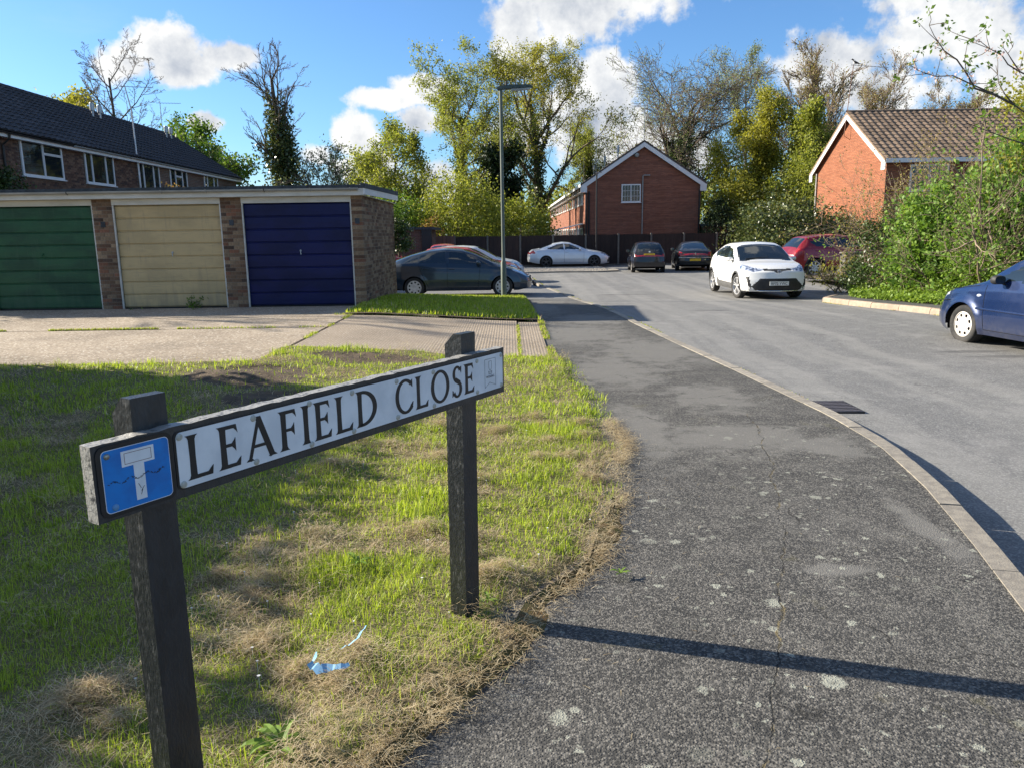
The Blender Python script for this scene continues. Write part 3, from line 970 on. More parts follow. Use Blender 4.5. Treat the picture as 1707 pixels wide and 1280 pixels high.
def D_():
    return [stem(0.15)] + arc(0.24, 0.5, 0.56, 0.5, -90, 90, 0.085, 0.155) + [stroke(0.12, 0.0425, 0.25, 0.0425, 0.083), stroke(0.12, 0.9575, 0.25, 0.9575, 0.083)], 0.86
def C_():
    return arc(0.50, 0.5, 0.46, 0.525, 48, 318, 0.085, 0.15) + [[(0.78, 0.78), (0.83, 0.74), (0.83, 0.98), (0.75, 0.92)], [(0.80, 0.08), (0.86, 0.30), (0.81, 0.29), (0.74, 0.20)]], 0.86
def O_():
    return arc(0.50, 0.5, 0.48, 0.53, 0, 360, 0.085, 0.155, 48), 1.02
def S_():
    up = arc(0.30, 0.745, 0.245, 0.275, 35, 268, 0.08, 0.13)
    lo = arc(0.29, 0.265, 0.265, 0.29, -150, 88, 0.08, 0.14)
    mid = [stroke(0.20, 0.575, 0.44, 0.44, 0.155, 0.155)]
    return up + lo + mid + [[(0.46, 0.86), (0.52, 0.76), (0.54, 0.99), (0.46, 0.95)], [(0.02, 0.02), (0.09, 0.08), (0.08, 0.22), (0.03, 0.25)]], 0.58
GL = dict(L=L_, E=E_, F=F_, I=I_, A=A_, D=D_, C=C_, O=O_, S=S_)
def word(txt, x0, x1, zbase, hgt):
    parts = [(c, *GL[c]()) for c in txt]
    gap = 0.10
    tot = sum(p[2] for p in parts) + gap * (len(parts) - 1)
    sx = (x1 - x0) / tot
    u = x0
    for c, polys, w in parts:
        mb = MB()
        for k, p in enumerate(polys):
            q = [(u + a * sx, zbase + b_ * hgt) for a, b_ in p]
            mb.prism(q, lambda uu, vv, d: (uu, -d, vv), 0.0034, 0.0046 + 0.000012 * (k % 7))
        mb.build('letter', M['plate_black'], npl)
        u += (w + gap) * sx
hL = 0.117
word('LEAFIELD', 0.238, 0.964, npz0 + 0.016, hL)
word('CLOSE', 1.047, 1.527, npz0 + 0.016, hL)
for (x, lowx) in ((0.224, 0), (0.454, 0), (0.662, 0), (0.844, 0), (1.061, 0), (1.265, 0), (1.545, 0), (nx1 - 0.012, 0)):
    bolt(x, npz1 - 0.011, 0.0095, M['bolt'], npl)
    bolt(x, npz0 + 0.010, 0.0095, M['bolt'], npl)
# council crest banner, small print
ex0, ex1, ez0, ez1 = 1.600, 1.678, npz0 + 0.022, npz1 - 0.016
M['print'] = pm('grey_print', (0.04, 0.045, 0.06), rough=0.5)
eb = MB()
ban = [(ex0, ez0 - 0.006), ((ex0 + ex1) / 2 - 0.004, ez0 + 0.012), (ex1, ez0 - 0.004), (ex1, ez1), (ex0, ez1)]
for k, q in enumerate(outline(ban, 0.0013)):
    eb.prism(q, lambda u, v, d: (u, -d, v), 0.0034, 0.0038 + 0.00001 * k)
emx = (ex0 + ex1) / 2
shield = [(emx - 0.010, ez1 - 0.010), (emx + 0.010, ez1 - 0.010), (emx + 0.010, ez1 - 0.034), (emx + 0.006, ez1 - 0.044), (emx, ez1 - 0.050), (emx - 0.006, ez1 - 0.044), (emx - 0.010, ez1 - 0.034)]
for k, q in enumerate(outline(shield, 0.0013)):
    eb.prism(q, lambda u, v, d: (u, -d, v), 0.0034, 0.0039 + 0.00001 * k)
for k, q in enumerate(outline([(emx - 0.012, ez1 - 0.050), (emx - 0.004, ez1 - 0.056), (emx + 0.004, ez1 - 0.056), (emx + 0.012, ez1 - 0.050), (emx + 0.010, ez1 - 0.062), (emx - 0.010, ez1 - 0.062)], 0.0016)):
    eb.prism(q, lambda u, v, d: (u, -d, v), 0.0034, 0.0040 + 0.00001 * k)
eb.build('crest_banner', M['print'], npl)
def text_mesh(body, size, mat, parent, name, loc, rot, extr=0.0003, align='CENTER', sx=1.0):
    cu = bpy.data.curves.new(name, 'FONT')
    cu.body = body
    cu.size = size
    cu.extrude = extr
    cu.align_x = align
    tmp = bpy.data.objects.new(name, cu)
    COL.objects.link(tmp)
    dg_ = bpy.context.evaluated_depsgraph_get()
    me = bpy.data.meshes.new_from_object(tmp.evaluated_get(dg_))
    bpy.data.objects.remove(tmp)
    me.materials.clear()
    me.materials.append(mat)
    o = bpy.data.objects.new(name, me)
    COL.objects.link(o)
    o.parent = parent
    o.location = loc
    o.rotation_euler = rot
    o.scale = (sx, 1, 1)
    return o
text_mesh('WOKING', 0.0145, M['print'], npl, 'council_name', (emx, -0.0038, ez1 - 0.077), (math.pi / 2, 0, 0), 0.0002, sx=0.95)

# ------------------------------------------------------------------ building materials
def brick_mat(name, c1, c2, mortar, scale=1.0, bump=0.5, msz=0.012):
    m, b, bs = new_mat(name)
    co = b.n('ShaderNodeTexCoord').outputs['Object']
    s = b.n('ShaderNodeSeparateXYZ', {0: co})
    v = b.n('ShaderNodeCombineXYZ', {0: b.math('ADD', s.outputs[0], s.outputs[1]), 1: s.outputs[2], 2: 0.0}).outputs[0]
    br = b.n('ShaderNodeTexBrick', {'Vector': v, 'Scale': 1.0 / scale, 'Mortar Size': msz, 'Mortar Smooth': 0.1, 'Bias': 0.0, 'Brick Width': 0.225, 'Row Height': 0.075,
                                     'Color1': (*c1, 1), 'Color2': (*c2, 1), 'Mortar': (*mortar, 1)})
    br.offset = 0.5
    n = b.noise(co, 1.2, 5, 0.6).outputs['Fac']
    n2 = b.noise(co, 45, 3, 0.6).outputs['Fac']
    col = b.mix(b.mr(n, 0.35, 0.7, 0.0, 0.35), br.outputs['Color'], tuple(v_ * 0.55 for v_ in c1))
    st = b.noise(b.vm('MULTIPLY', co, (0.7, 0.7, 13.0)).outputs[0], 1.0, 3, 0.7).outputs['Fac']
    col = b.mix(b.mr(st, 0.50, 0.62, 0.0, 0.42), col, tuple(v_ * 0.62 for v_ in c2))
    col = b.mix(b.mr(st, 0.36, 0.46, 0.25, 0.0), col, tuple(v_ * 1.45 for v_ in c1))
    col = b.mix(b.mr(n2, 0.3, 0.7, 0.0, 0.22), col, tuple(v_ * 1.3 for v_ in c2))
    lk(b, col, bs.inputs['Base Color'])
    bs.inputs['Roughness'].default_value = 0.9
    bs.inputs['Specular IOR Level'].default_value = 0.2
    h = b.math('ADD', b.math('MULTIPLY', br.outputs['Fac'], -1.0), b.math('MULTIPLY', n2, 0.25))
    lk(b, b.n('ShaderNodeBump', {'Height': h, 'Strength': bump, 'Distance': 0.012}).outputs[0], bs.inputs['Normal'])
    return m
M['brick_brown'] = brick_mat('brown_brickwork', (0.165, 0.098, 0.066), (0.115, 0.066, 0.048), (0.22, 0.19, 0.15))
M['brick_red'] = brick_mat('red_brickwork', (0.36, 0.145, 0.085), (0.23, 0.090, 0.058), (0.16, 0.105, 0.085), bump=0.9)
M['brick_orange'] = brick_mat('orange_brickwork', (0.36, 0.135, 0.068), (0.26, 0.092, 0.048), (0.17, 0.10, 0.07), bump=1.0)
M['brick_dim'] = brick_mat('dark_brickwork', (0.15, 0.085, 0.06), (0.10, 0.06, 0.045), (0.16, 0.13, 0.11))
M['mortar'] = pm('mortar', (0.235, 0.195, 0.145), (0.17, 0.14, 0.11), rough=0.95, scale=12, bump=0.3, bscale=150)
BR = [pm('garage_brick_%s' % k, c, tuple(v * 0.72 for v in c), rough=0.9, scale=18, bump=0.5, bscale=120, rand=0.14, spec=0.2, bdist=0.005) for k, c in
      dict(brown=(0.215, 0.135, 0.085), tan=(0.31, 0.215, 0.135), umber=(0.15, 0.088, 0.058), red=(0.24, 0.115, 0.072), dark=(0.105, 0.070, 0.052), buff=(0.26, 0.18, 0.115)).items()]
def door_paint(name, c, c2, grime):
    m, b, bs = new_mat(name)
    co = b.n('ShaderNodeTexCoord').outputs['Object']
    n = b.noise(b.vm('MULTIPLY', co, (0.9, 1, 1.6)).outputs[0], 1.3, 5, 0.6).outputs['Fac']
    n2 = b.noise(b.vm('MULTIPLY', co, (6, 1, 0.7)).outputs[0], 2.0, 5, 0.65).outputs['Fac']
    n3 = b.noise(b.vm('MULTIPLY', co, (1.2, 1, 14)).outputs[0], 3.0, 4, 0.6).outputs['Fac']
    z = b.n('ShaderNodeSeparateXYZ', {0: co}).outputs[2]
    col = b.mix(b.mr(n, 0.4, 0.62), c, c2)
    col = b.mix(b.mr(n2, 0.52, 0.72, 0.0, 0.45), col, grime)
    col = b.mix(b.mr(n3, 0.55, 0.70, 0.0, 0.35), col, grime)
    col = b.mix(b.math('MULTIPLY', b.mr(z, 0.2, 0.65, 0.55, 0.0), b.mr(n2, 0.3, 0.6)), col, grime)
    lk(b, col, bs.inputs['Base Color'])
    lk(b, b.mr(n, 0.3, 0.7, 0.42, 0.62), bs.inputs['Roughness'])
    lk(b, b.n('ShaderNodeBump', {'Height': n, 'Strength': 0.25, 'Distance': 0.05}).outputs[0], bs.inputs['Normal'])
    bs.inputs['Specular IOR Level'].default_value = 0.35
    return m
M['upvc'] = pm('white_upvc', (0.72, 0.72, 0.71), (0.66, 0.66, 0.65), rough=0.35, scale=3)
M['white_wood'] = pm('white_painted_board', (0.62, 0.60, 0.55), (0.52, 0.50, 0.44), rough=0.6, scale=9, stretch=(0.3, 1, 1))
M['cream_wood'] = pm('cream_painted_board', (0.56, 0.53, 0.44), (0.46, 0.43, 0.35), rough=0.6, scale=6, stretch=(0.3, 1, 1))
M['gutter_grey'] = pm('grey_gutter', (0.33, 0.33, 0.31), (0.25, 0.25, 0.23), rough=0.5, scale=8, stretch=(0.3, 1, 1))
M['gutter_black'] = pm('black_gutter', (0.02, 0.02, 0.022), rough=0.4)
M['felt'] = pm('roofing_felt', (0.055, 0.065, 0.075), (0.03, 0.035, 0.04), rough=0.8, scale=10, bump=0.5, bscale=120)
M['tile_dark'] = pm('dark_roof_tile', (0.040, 0.041, 0.046), (0.022, 0.023, 0.027), rough=0.75, scale=3, bump=0.4, bscale=90, rand=0.3)
M['tile_brown'] = pm('brown_roof_tile', (0.235, 0.165, 0.110), (0.14, 0.10, 0.07), rough=0.9, scale=6, bump=0.5, bscale=90, rand=0.25)
M['tile_mid'] = pm('weathered_roof_tile', (0.115, 0.095, 0.078), (0.075, 0.065, 0.055), rough=0.9, scale=3, bump=0.4, bscale=60, rand=0.2)
M['steel'] = pm('galvanised_steel', (0.42, 0.43, 0.44), (0.34, 0.35, 0.36), rough=0.4, metallic=0.7, scale=20)
M['fence_wood'] = pm('dark_fence_board', (0.042, 0.026, 0.022), (0.027, 0.018, 0.016), rough=0.85, scale=3, bump=0.3, bscale=60, stretch=(4, 4, 0.5), rand=0.25)
M['fence_red'] = pm('red_brown_fence_board', (0.20, 0.10, 0.075), (0.14, 0.07, 0.055), rough=0.85, scale=3, stretch=(4, 4, 0.5), rand=0.2)
M['concrete_post'] = pm('concrete_post', (0.16, 0.15, 0.13), (0.10, 0.095, 0.085), rough=0.9, scale=14)
M['curtain'] = pm('net_curtain', (0.50, 0.50, 0.46), (0.34, 0.34, 0.31), rough=0.9, scale=30, stretch=(1, 1, 0.06))
def glass_mat(name, tint=(0.02, 0.025, 0.03), alpha=0.0, rough=0.03):
    m, b, bs = new_mat(name)
    co = b.n('ShaderNodeTexCoord').outputs['Object']
    bs.inputs['Base Color'].default_value = (*tint, 1)
    bs.inputs['Roughness'].default_value = rough
    bs.inputs['IOR'].default_value = 1.52
    bs.inputs['Specular IOR Level'].default_value = 0.9
    bp = b.n('ShaderNodeBump', {'Height': b.noise(co, 1.6, 2).outputs['Fac'], 'Strength': 0.10, 'Distance': 0.02})
    lk(b, bp.outputs[0], bs.inputs['Normal'])
    if alpha:
        out = [n for n in b.t.nodes if n.type == 'OUTPUT_MATERIAL'][0]
        tr = b.n('ShaderNodeBsdfTransparent', {'Color': (0.85, 0.9, 0.88, 1)})
        fr_ = b.n('ShaderNodeFresnel', {'IOR': 1.5})
        mx = b.n('ShaderNodeMixShader', {0: b.math('ADD', b.math('MULTIPLY', fr_.outputs[0], 2.0), 1 - alpha, clamp=True), 1: tr.outputs[0], 2: bs.outputs[0]})
        lk(b, mx.outputs[0], out.inputs['Surface'])
    return m
M['pane'] = glass_mat('window_glass', alpha=0.55)
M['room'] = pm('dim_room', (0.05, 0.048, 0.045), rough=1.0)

def window(parent, X, y0, y1, z0, z1, face, lights, curtain=True, fw=0.055):
    """window in a wall. face: '+x' wall plane x=X looking +x, '-y' wall plane y=X looking -y, '-x'.
    lights: list of (a,b,c,d) sub-panes in 0..1 of the opening"""
    def P(u, v, d):      # u along, v up, d outwards
        if face == '+x':
            return (X + d, u, v)
        if face == '-x':
            return (X - d, u, v)
        return (u, X - d, v)
    def bx(mb, u0, u1, v0, v1, d0, d1):
        a, c = P(u0, v0, d0), P(u1, v1, d1)
        mb.box(min(a[0], c[0]), max(a[0], c[0]), min(a[1], c[1]), max(a[1], c[1]), min(a[2], c[2]), max(a[2], c[2]))
    fr_ = MB()
    bx(fr_, y0, y1, z0, z0 + fw, 0.005, 0.05)
    bx(fr_, y0, y1, z1 - fw, z1, 0.005, 0.05)
    bx(fr_, y0, y0 + fw, z0 + fw, z1 - fw, 0.005, 0.05)
    bx(fr_, y1 - fw, y1, z0 + fw, z1 - fw, 0.005, 0.05)
    w, h = y1 - y0, z1 - z0
    wnd = None
    root = fr_.build('window', M['upvc'], parent)
    for k, (a, c, e, g) in enumerate(lights):
        u0, u1, v0, v1 = y0 + a * w, y0 + c * w, z0 + e * h, z0 + g * h
        m2 = MB()
        t = 0.032
        dd = 0.053 + 0.0015 * (k % 3)
        bx(m2, u0, u1, v0, v0 + t, 0.02, dd)
        bx(m2, u0, u1, v1 - t, v1, 0.02, dd)
        bx(m2, u0, u0 + t, v0 + t, v1 - t, 0.02, dd)
        bx(m2, u1 - t, u1, v0 + t, v1 - t, 0.02, dd)
        m2.build('frame', M['upvc'], root)
        m3 = MB()
        bx(m3, u0 + t, u1 - t, v0 + t, v1 - t, 0.022, 0.026)
        m3.build('pane', M['pane'], root)
    mb = MB()
    bx(mb, y0 - 0.04, y1 + 0.04, z0 - 0.04, z0 - 0.003, 0.002, 0.10)
    mb.build('sill', M['upvc'], root)
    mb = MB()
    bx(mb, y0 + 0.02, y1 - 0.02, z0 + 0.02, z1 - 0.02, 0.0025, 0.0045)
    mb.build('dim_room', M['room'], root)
    if curtain:
        mb = MB()
        n = 24
        for half in curtain if isinstance(curtain, (list, tuple)) else ((0.0, 0.28), (0.72, 1.0)):
            for k in range(n):
                ua = y0 + 0.05 + (w - 0.1) * (half[0] + (half[1] - half[0]) * k / n)
                ub = y0 + 0.05 + (w - 0.1) * (half[0] + (half[1] - half[0]) * (k + 1) / n)
                da, db = (0.012 + 0.005 * (k % 2)), (0.012 + 0.005 * ((k + 1) % 2))
                mb.quad(P(ua, z0 + 0.04, da), P(ub, z0 + 0.04, db), P(ub, z1 - 0.04, db), P(ua, z1 - 0.04, da))
        mb.build('curtain', M['curtain'], root)
    return root

# ------------------------------------------------------------------ garages
GY, GZ, GT = 16.15, 0.175, 2.42
grg = tag(empty('garage_row', (-7.0, GY, 0)), 'flat roofed brown brick garage row with a green, a cream and a blue door', 'garage')
def G(mb, name, mats, **k):
    o = mb.build(name, mats, grg, **k)
    o.location = (7.0, -GY, 0)
    return o
doors = [(-5.50, -3.245, 'blue'), (-8.15, -5.925, 'cream'), (-10.80, -8.55, 'green'), (-13.45, -11.2, 'brown')]
GX0, GX1, GYB = -13.9, -3.03, 20.6
piers = [(-3.245, -3.03), (-5.925, -5.50), (-8.55, -8.15), (-11.2, -10.80), (-13.9, -13.45)]
core = MB()
core.box(GX1 - 0.105, GX1 - 0.006, GY + 0.11, GYB, -0.4, GT)
core.box(GX0, GX0 + 0.1, GY + 0.11, GYB, -0.4, GT)
core.box(GX0 + 0.1, GX1 - 0.105, GYB - 0.1, GYB - 0.002, -0.4, GT)
for (a, c) in piers:
    core.box(a + 0.006, c - 0.006, GY + 0.006, GY + 0.109, -0.2, GT)
core_o = G(core, 'wall', M['mortar'])
core_o.name = 'wall'
# bricks
rb = [MB() for _ in BR]
def brick_box(mb, x0, x1, y0, y1, z0, z1):
    mb.box(x0, x1, y0, y1, z0, z1)
cnt = 0
bank = {}
def add_brick(x0, x1, y0, y1, z0, single):
    """one brick 65 mm high; single -> object of its own with shared mesh"""
    global cnt
    k = random.choices(range(6), (5, 3, 3, 2, 1.2, 3) if single else (6, 1.6, 3, 0.6, 0.4, 3))[0]
    j = random.uniform(-0.0025, 0.0025)
    if single and cnt < 296:
        key = (k, round(x1 - x0, 3), round(y1 - y0, 3))
        if key not in bank:
            w, d = (x1 - x0) / 2, (y1 - y0) / 2
            mb = MB().box(-w, w, -d, d, 0, 0.065)
            me = bpy.data.meshes.new('brick')
            me.from_pydata(mb.v, [], mb.f)
            me.materials.append(BR[k])
            bank[key] = me
        inst('brick', bank[key], grg, ((x0 + x1) / 2 + 7.0 + j, (y0 + y1) / 2 - GY + j, z0))
        cnt += 1
    else:
        rb[k].box(x0 + j, x1 + j, y0 + j, y1 + j, z0, z0 + 0.065)
NR = 30
for r in range(NR):
    z = GT - 0.065 - r * 0.075
    if z < 0.10:
        continue
    # piers (front faces)
    for (a, c) in piers[:4]:
        w = c - a
        if w < 0.3:
            # corner pier: header or stretcher turning the corner
            add_brick(a, c, GY, GY + (0.2125 if r % 2 else 0.1025), z, True)
        elif r % 2:
            h = (w - 0.01) / 2
            add_brick(a, a + h, GY, GY + 0.1025, z, True)
            add_brick(a + h + 0.01, c, GY, GY + 0.1025, z, True)
        else:
            q = (w - 0.02) / 4
            add_brick(a, a + q, GY, GY + 0.1025, z, True)
            add_brick(a + q + 0.01, c - q - 0.01, GY, GY + 0.1025, z, True)
            add_brick(c - q, c, GY, GY + 0.1025, z, True)
for r in range(37):
    z = GT - 0.065 - r * 0.075
    if z < -0.35:
        continue
    y = GY + (0.2225 if r % 2 else 0.1125)
    while y < GYB - 0.05:
        add_brick(GX1 - 0.1025, GX1, y, min(y + 0.215, GYB), z, False)
        y += 0.225
for k, mb in enumerate(rb):
    if mb.f:
        o = G(mb, 'brickwork', BR[k])
        o['kind'] = 'stuff'

DC = dict(
    blue=door_paint('blue_door_paint', (0.001, 0.0055, 0.070), (0.0008, 0.004, 0.045), (0.003, 0.009, 0.055)),
    cream=door_paint('cream_door_paint', (0.52, 0.385, 0.195), (0.44, 0.33, 0.17), (0.30, 0.24, 0.15)),
    green=door_paint('green_door_paint', (0.014, 0.082, 0.033), (0.012, 0.055, 0.027), (0.045, 0.10, 0.055)),
    brown=pm('brown_door_paint', (0.10, 0.05, 0.03), rough=0.5))
for (a, c, nm) in doors:
    dy = GY + 0.07
    back = MB().box(a + 0.02, c - 0.02, dy + 0.02, dy + 0.035, GZ + 0.03, 2.30)
    d = G(back, 'garage_door', DC[nm])
    d['label'] = nm + ' up and over garage door of horizontal panels'
    n = 8
    zt, zb = 2.295, GZ + 0.035
    h = (zt - zb) / n
    panel_me = None
    for k in range(n):
        z0 = zt - (k + 1) * h
        w0, w1 = a + 0.03, c - 0.03
        mb = MB()
        g = 0.006
        # shallow pressed profile: raised field, chamfered groove above
        pr = [(z0 + g, 0.018), (z0 + g + 0.012, 0.0), (z0 + h * 0.5, -0.002), (z0 + h - g - 0.016, 0.0), (z0 + h - g, 0.018)]
        for (za, ya), (zc, yc) in zip(pr[:-1], pr[1:]):
            mb.quad((w0, dy + ya, za), (w1, dy + ya, za), (w1, dy + yc, zc), (w0, dy + yc, zc))
        mb.quad((w0, dy + 0.018, z0 + g), (w0, dy, z0 + g + .012), (w0, dy, z0 + h - g - .016), (w0, dy + .018, z0 + h - g))
        mb.quad((w1, dy + 0.018, z0 + g), (w1, dy, z0 + g + .012), (w1, dy, z0 + h - g - .016), (w1, dy + .018, z0 + h - g))
        o = mb.build('panel', DC[nm], d)
    hm = (a + c) / 2 + (0.02 if nm != 'green' else -0.05)
    hb = MB()
    hb.lathe([(0.0001, -0.012), (0.022, -0.012), (0.024, 0.0)], 12, 'y', (hm, dy, 1.33))
    hb.tube([(hm, dy - 0.02, 1.325), (hm + 0.005, dy - 0.04, 1.33), (hm + 0.012, dy - 0.045, 1.25)], 0.009, 6)
    hb.build('handle', M['steel'] if nm != 'green' else DC['green'], d)
    fb = MB()
    fb.box(a - 0.001, a + 0.028, GY + 0.012, GY + 0.055, GZ, 2.30)
    G(fb, 'door_frame', M['white_wood'])
    fb = MB()
    fb.box(c - 0.028, c + 0.001, GY + 0.012, GY + 0.055, GZ, 2.30)
    G(fb, 'door_frame', M['white_wood'])
    lb2 = MB().box(a, c, GY + 0.002, GY + 0.04, 2.302, 2.417)
    G(lb2, 'lintel_board', M['white_wood'] if nm != 'green' else M['cream_wood'])
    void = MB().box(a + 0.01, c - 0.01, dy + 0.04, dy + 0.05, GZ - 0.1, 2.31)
    G(void, 'shadow_board', M['gutter_black'])  # black sheet standing in for the shade behind and under the door
# number plaques on the piers
for (x, nm) in ((-3.13, 3), (-5.72, 2), (-8.36, 1)):
    G(MB().box(x - 0.045, x + 0.045, GY - 0.012, GY - 0.002, 1.86, 1.97), 'number_plaque', M['felt'])
# roof, fascias, gutter
RX0, RX1 = GX0 - 0.1, GX1 + 0.10
RYF, RYB = GY - 0.17, GYB + 0.12
rise = 0.075
def rz(y):
    return GT + 0.0 + rise * (y - GY) / (GYB - GY)
rf = MB()
zf, zb_ = GT + 0.175, GT + 0.175 + rise
i0 = len(rf.v)
for (x0, x1, y0, y1, a, c, t) in ((RX0, RX1, RYF, RYB, zf, zb_, 0.02),):
    V = [(x0, y0, a), (x1, y0, a), (x1, y1, c), (x0, y1, c), (x0, y0, a + t), (x1, y0, a + t), (x1, y1, c + t), (x0, y1, c + t)]
    rf.v += V
    for q in ((0, 3, 2, 1), (4, 5, 6, 7), (0, 1, 5, 4), (1, 2, 6, 5), (2, 3, 7, 6), (3, 0, 4, 7)):
        rf.f.append(q)
        rf.m.append(0)
# raised felt kerb along the verge and front
rf.obox(((RX1 - 0.03), (RYF + RYB) / 2, (zf + zb_) / 2 + 0.035), (0.045, 0, 0), (0, (RYB - RYF) / 2 + 0.01, rise / 2 * 1.05), (0, 0, 0.028))
rf.obox(((RX0 + RX1) / 2 - 0.05, RYF + 0.02, zf + 0.022), ((RX1 - RX0) / 2 - 0.06, 0, 0), (0, 0.035, 0), (0, 0, 0.014))
rf.obox((RX1 + 0.012, (RYF + RYB) / 2, (zf + zb_) / 2 + 0.012), (0.004, 0, 0), (0, (RYB - RYF) / 2 + 0.012, rise / 2 * 1.05), (0, 0, 0.045))
rf.obox(((RX0 + RX1) / 2, RYF - 0.010, zf + 0.0), ((RX1 - RX0) / 2 + 0.01, 0, 0), (0, 0.004, 0), (0, 0, 0.032))
G(rf, 'roof', M['felt'])
G(MB().box(RX0, RX1 - 0.02, RYF + 0.002, RYF + 0.022, GT + 0.005, zf - 0.002), 'fascia', M['white_wood'])
sf = MB()
sf.v += [(RX1 - 0.02, RYF, GT + 0.015), (RX1 + 0.004, RYF, GT + 0.015), (RX1 + 0.004, RYB, GT + 0.015 + rise), (RX1 - 0.02, RYB, GT + 0.015 + rise), (RX1 - 0.02, RYF, zf - 0.002), (RX1 + 0.004, RYF, zf - 0.002), (RX1 + 0.004, RYB, zb_ - 0.002), (RX1 - 0.02, RYB, zb_ - 0.002)]
for q in ((0, 3, 2, 1), (4, 5, 6, 7), (0, 1, 5, 4), (1, 2, 6, 5), (2, 3, 7, 6), (3, 0, 4, 7)):
    sf.f.append(q)
    sf.m.append(0)
G(sf, 'side_fascia', M['upvc'])
G(MB().box(RX0 + 0.02, RX1 - 0.03, RYF + 0.03, GYB, GT + 0.001, GT + 0.012), 'soffit', M['cream_wood'])
gt = MB()
gy, gz_ = RYF - 0.045, GT + 0.145
n = 8
for k in range(n):
    a0, a1 = math.pi + math.pi * k / n, math.pi + math.pi * (k + 1) / n
    for r_ in (0.05,):
        gt.quad((RX0, gy + r_ * math.cos(a0), gz_ + r_ * math.sin(a0)), (RX1 - 0.12, gy + r_ * math.cos(a0), gz_ + r_ * math.sin(a0)), (RX1 - 0.12, gy + r_ * math.cos(a1), gz_ + r_ * math.sin(a1)), (RX0, gy + r_ * math.cos(a1), gz_ + r_ * math.sin(a1)))
gt.box(RX1 - 0.125, RX1 - 0.118, gy - 0.05, gy + 0.05, gz_ - 0.05, gz_ + 0.004)
G(gt, 'gutter', M['gutter_grey'])
for x in (-10.9, -8.9, -7.0, -6.1, -4.93, -4.0, -3.2):
    G(MB().tube([(x, gy - 0.055, gz_ + 0.005), (x, gy - 0.045, gz_ - 0.035), (x, gy, gz_ - 0.056), (x, gy + 0.045, gz_ - 0.03)], 0.008, 5), 'gutter_bracket', M['gutter_black'] if x in (-4.93, -8.9) else M['gutter_grey'])

# ------------------------------------------------------------------ roof tiles helper
def tile_mesh(name, w, l, t, mat, wavy=True):
    """interlocking tile: local x across, y up the slope, z out"""
    mb = MB()
    n = 6 if wavy else 1
    def prof(u):
        return (0.5 - 0.5 * math.cos(2 * math.pi * u)) * t * 1.3 if wavy else 0
    for k in range(n):
        u0, u1 = k / n, (k + 1) / n
        x0, x1 = -w / 2 + w * u0, -w / 2 + w * u1
        z0, z1 = prof(u0), prof(u1)
        mb.quad((x0, 0, z0 + t), (x1, 0, z1 + t), (x1, l, z1), (x0, l, z0))
        mb.quad((x0, 0, -0.005), (x1, 0, -0.005), (x1, 0, z1 + t), (x0, 0, z0 + t))
    me = bpy.data.meshes.new(name)
    me.from_pydata(mb.v, [], mb.f)
    me.materials.append(mat)
    return me, mb
def lay_tiles(roof, me, mb, mat, origin, ux, uy, uz, W, H, w, l, choose, limit=298):
    """tiles on the plane origin + ux*a + uy*b; nearest `limit` as objects, the others joined"""
    nx, ny = int(W / w), int(H / l)
    items = []
    for j in range(ny):
        for i in range(nx):
            a = (i + 0.5) * W / nx
            b_ = j * H / ny
            p = origin + ux * a + uy * b_ + uz * (0.012 + random.uniform(0, 0.004))
            items.append((choose(p), p))
    items.sort(key=lambda t_: t_[0])
    R = Matrix((ux, uy, uz)).transposed().to_4x4()
    rot = R.to_euler()
    for d_, p in items[:limit]:
        inst('tile', me, roof, p, (rot.x, rot.y, rot.z), (W / nx / w, 1, 1))
    J = MB()
    for d_, p in items[limit:]:
        i0 = len(J.v)
        for v in mb.v:
            J.v.append(tuple(p + ux * v[0] * (W / nx / w) + uy * v[1] + uz * v[2]))
        J.f += [tuple(i0 + q for q in f) for f in mb.f]
    if J.f:
        o = mesh_obj('tiles', J.v, J.f, mat, roof)
        o['kind'] = 'stuff'

# ------------------------------------------------------------------ left terrace
TX, TY0, TY1, TE, TR, TRX = -16.1, 21.5, 46.8, 5.02, 7.62, -19.8
ter = tag(empty('terraced_house', (TX, TY0, 0)), 'brown brick terrace behind the garages with a dark tiled roof and white windows', 'house')
def T(mb, name, mats, parent=None, **k):
    o = mb.build(name, mats, parent or ter, **k)
    if parent is None:
        o.location = (-TX, -TY0, 0)
    return o
wl = MB()
wl.box(TX - 7.4, TX - 0.0, TY0, TY1, -0.5, TE + 0.02)
for yy in (TY0, TY1):
    wl.poly([(TX - 7.4, yy, TE + 0.02), (TX, yy, TE + 0.02), (TRX, yy, TR - 0.12)])
T(wl, 'wall', M['brick_brown'])
# individually laid courses on the nearer upper wall
wins = [(26.3, 28.7, 3.75, 4.93), (30.2, 32.36, 3.75, 4.93), (34.5, 36.5, 3.75, 4.93), (37.65, 39.6, 3.75, 4.93), (41.8, 43.7, 3.75, 4.93), (22.3, 24.3, 3.75, 4.93)]
rbt = [MB() for _ in range(4)]
z = 2.6
r = 0
while z < TE - 0.07:
    y = TY0 + (0.1125 if r % 2 else 0)
    while y < 36:
        y1 = y + 0.215
        if not any(z + 0.065 > w[2] - 0.04 and z < w[3] and y1 > w[0] and y < w[1] for w in wins):
            j = random.uniform(0.003, 0.008)
            k = random.choices(range(4), (4, 2, 3, 2))[0]
            rbt[k].box(TX, TX + j + 0.004, y, y1, z, z + 0.065, skip='l')
        y += 0.225
    z += 0.075
    r += 1
TBR = [pm('terrace_brick_%s' % k, c, tuple(v * 0.75 for v in c), rough=0.9, scale=18, spec=0.2) for k, c in
       dict(brown=(0.150, 0.088, 0.060), tan=(0.20, 0.12, 0.08), umber=(0.115, 0.066, 0.048), dark=(0.085, 0.055, 0.045)).items()]
for k, mb in enumerate(rbt):
    o = T(mb, 'brickwork', TBR[k])
    o['kind'] = 'stuff'
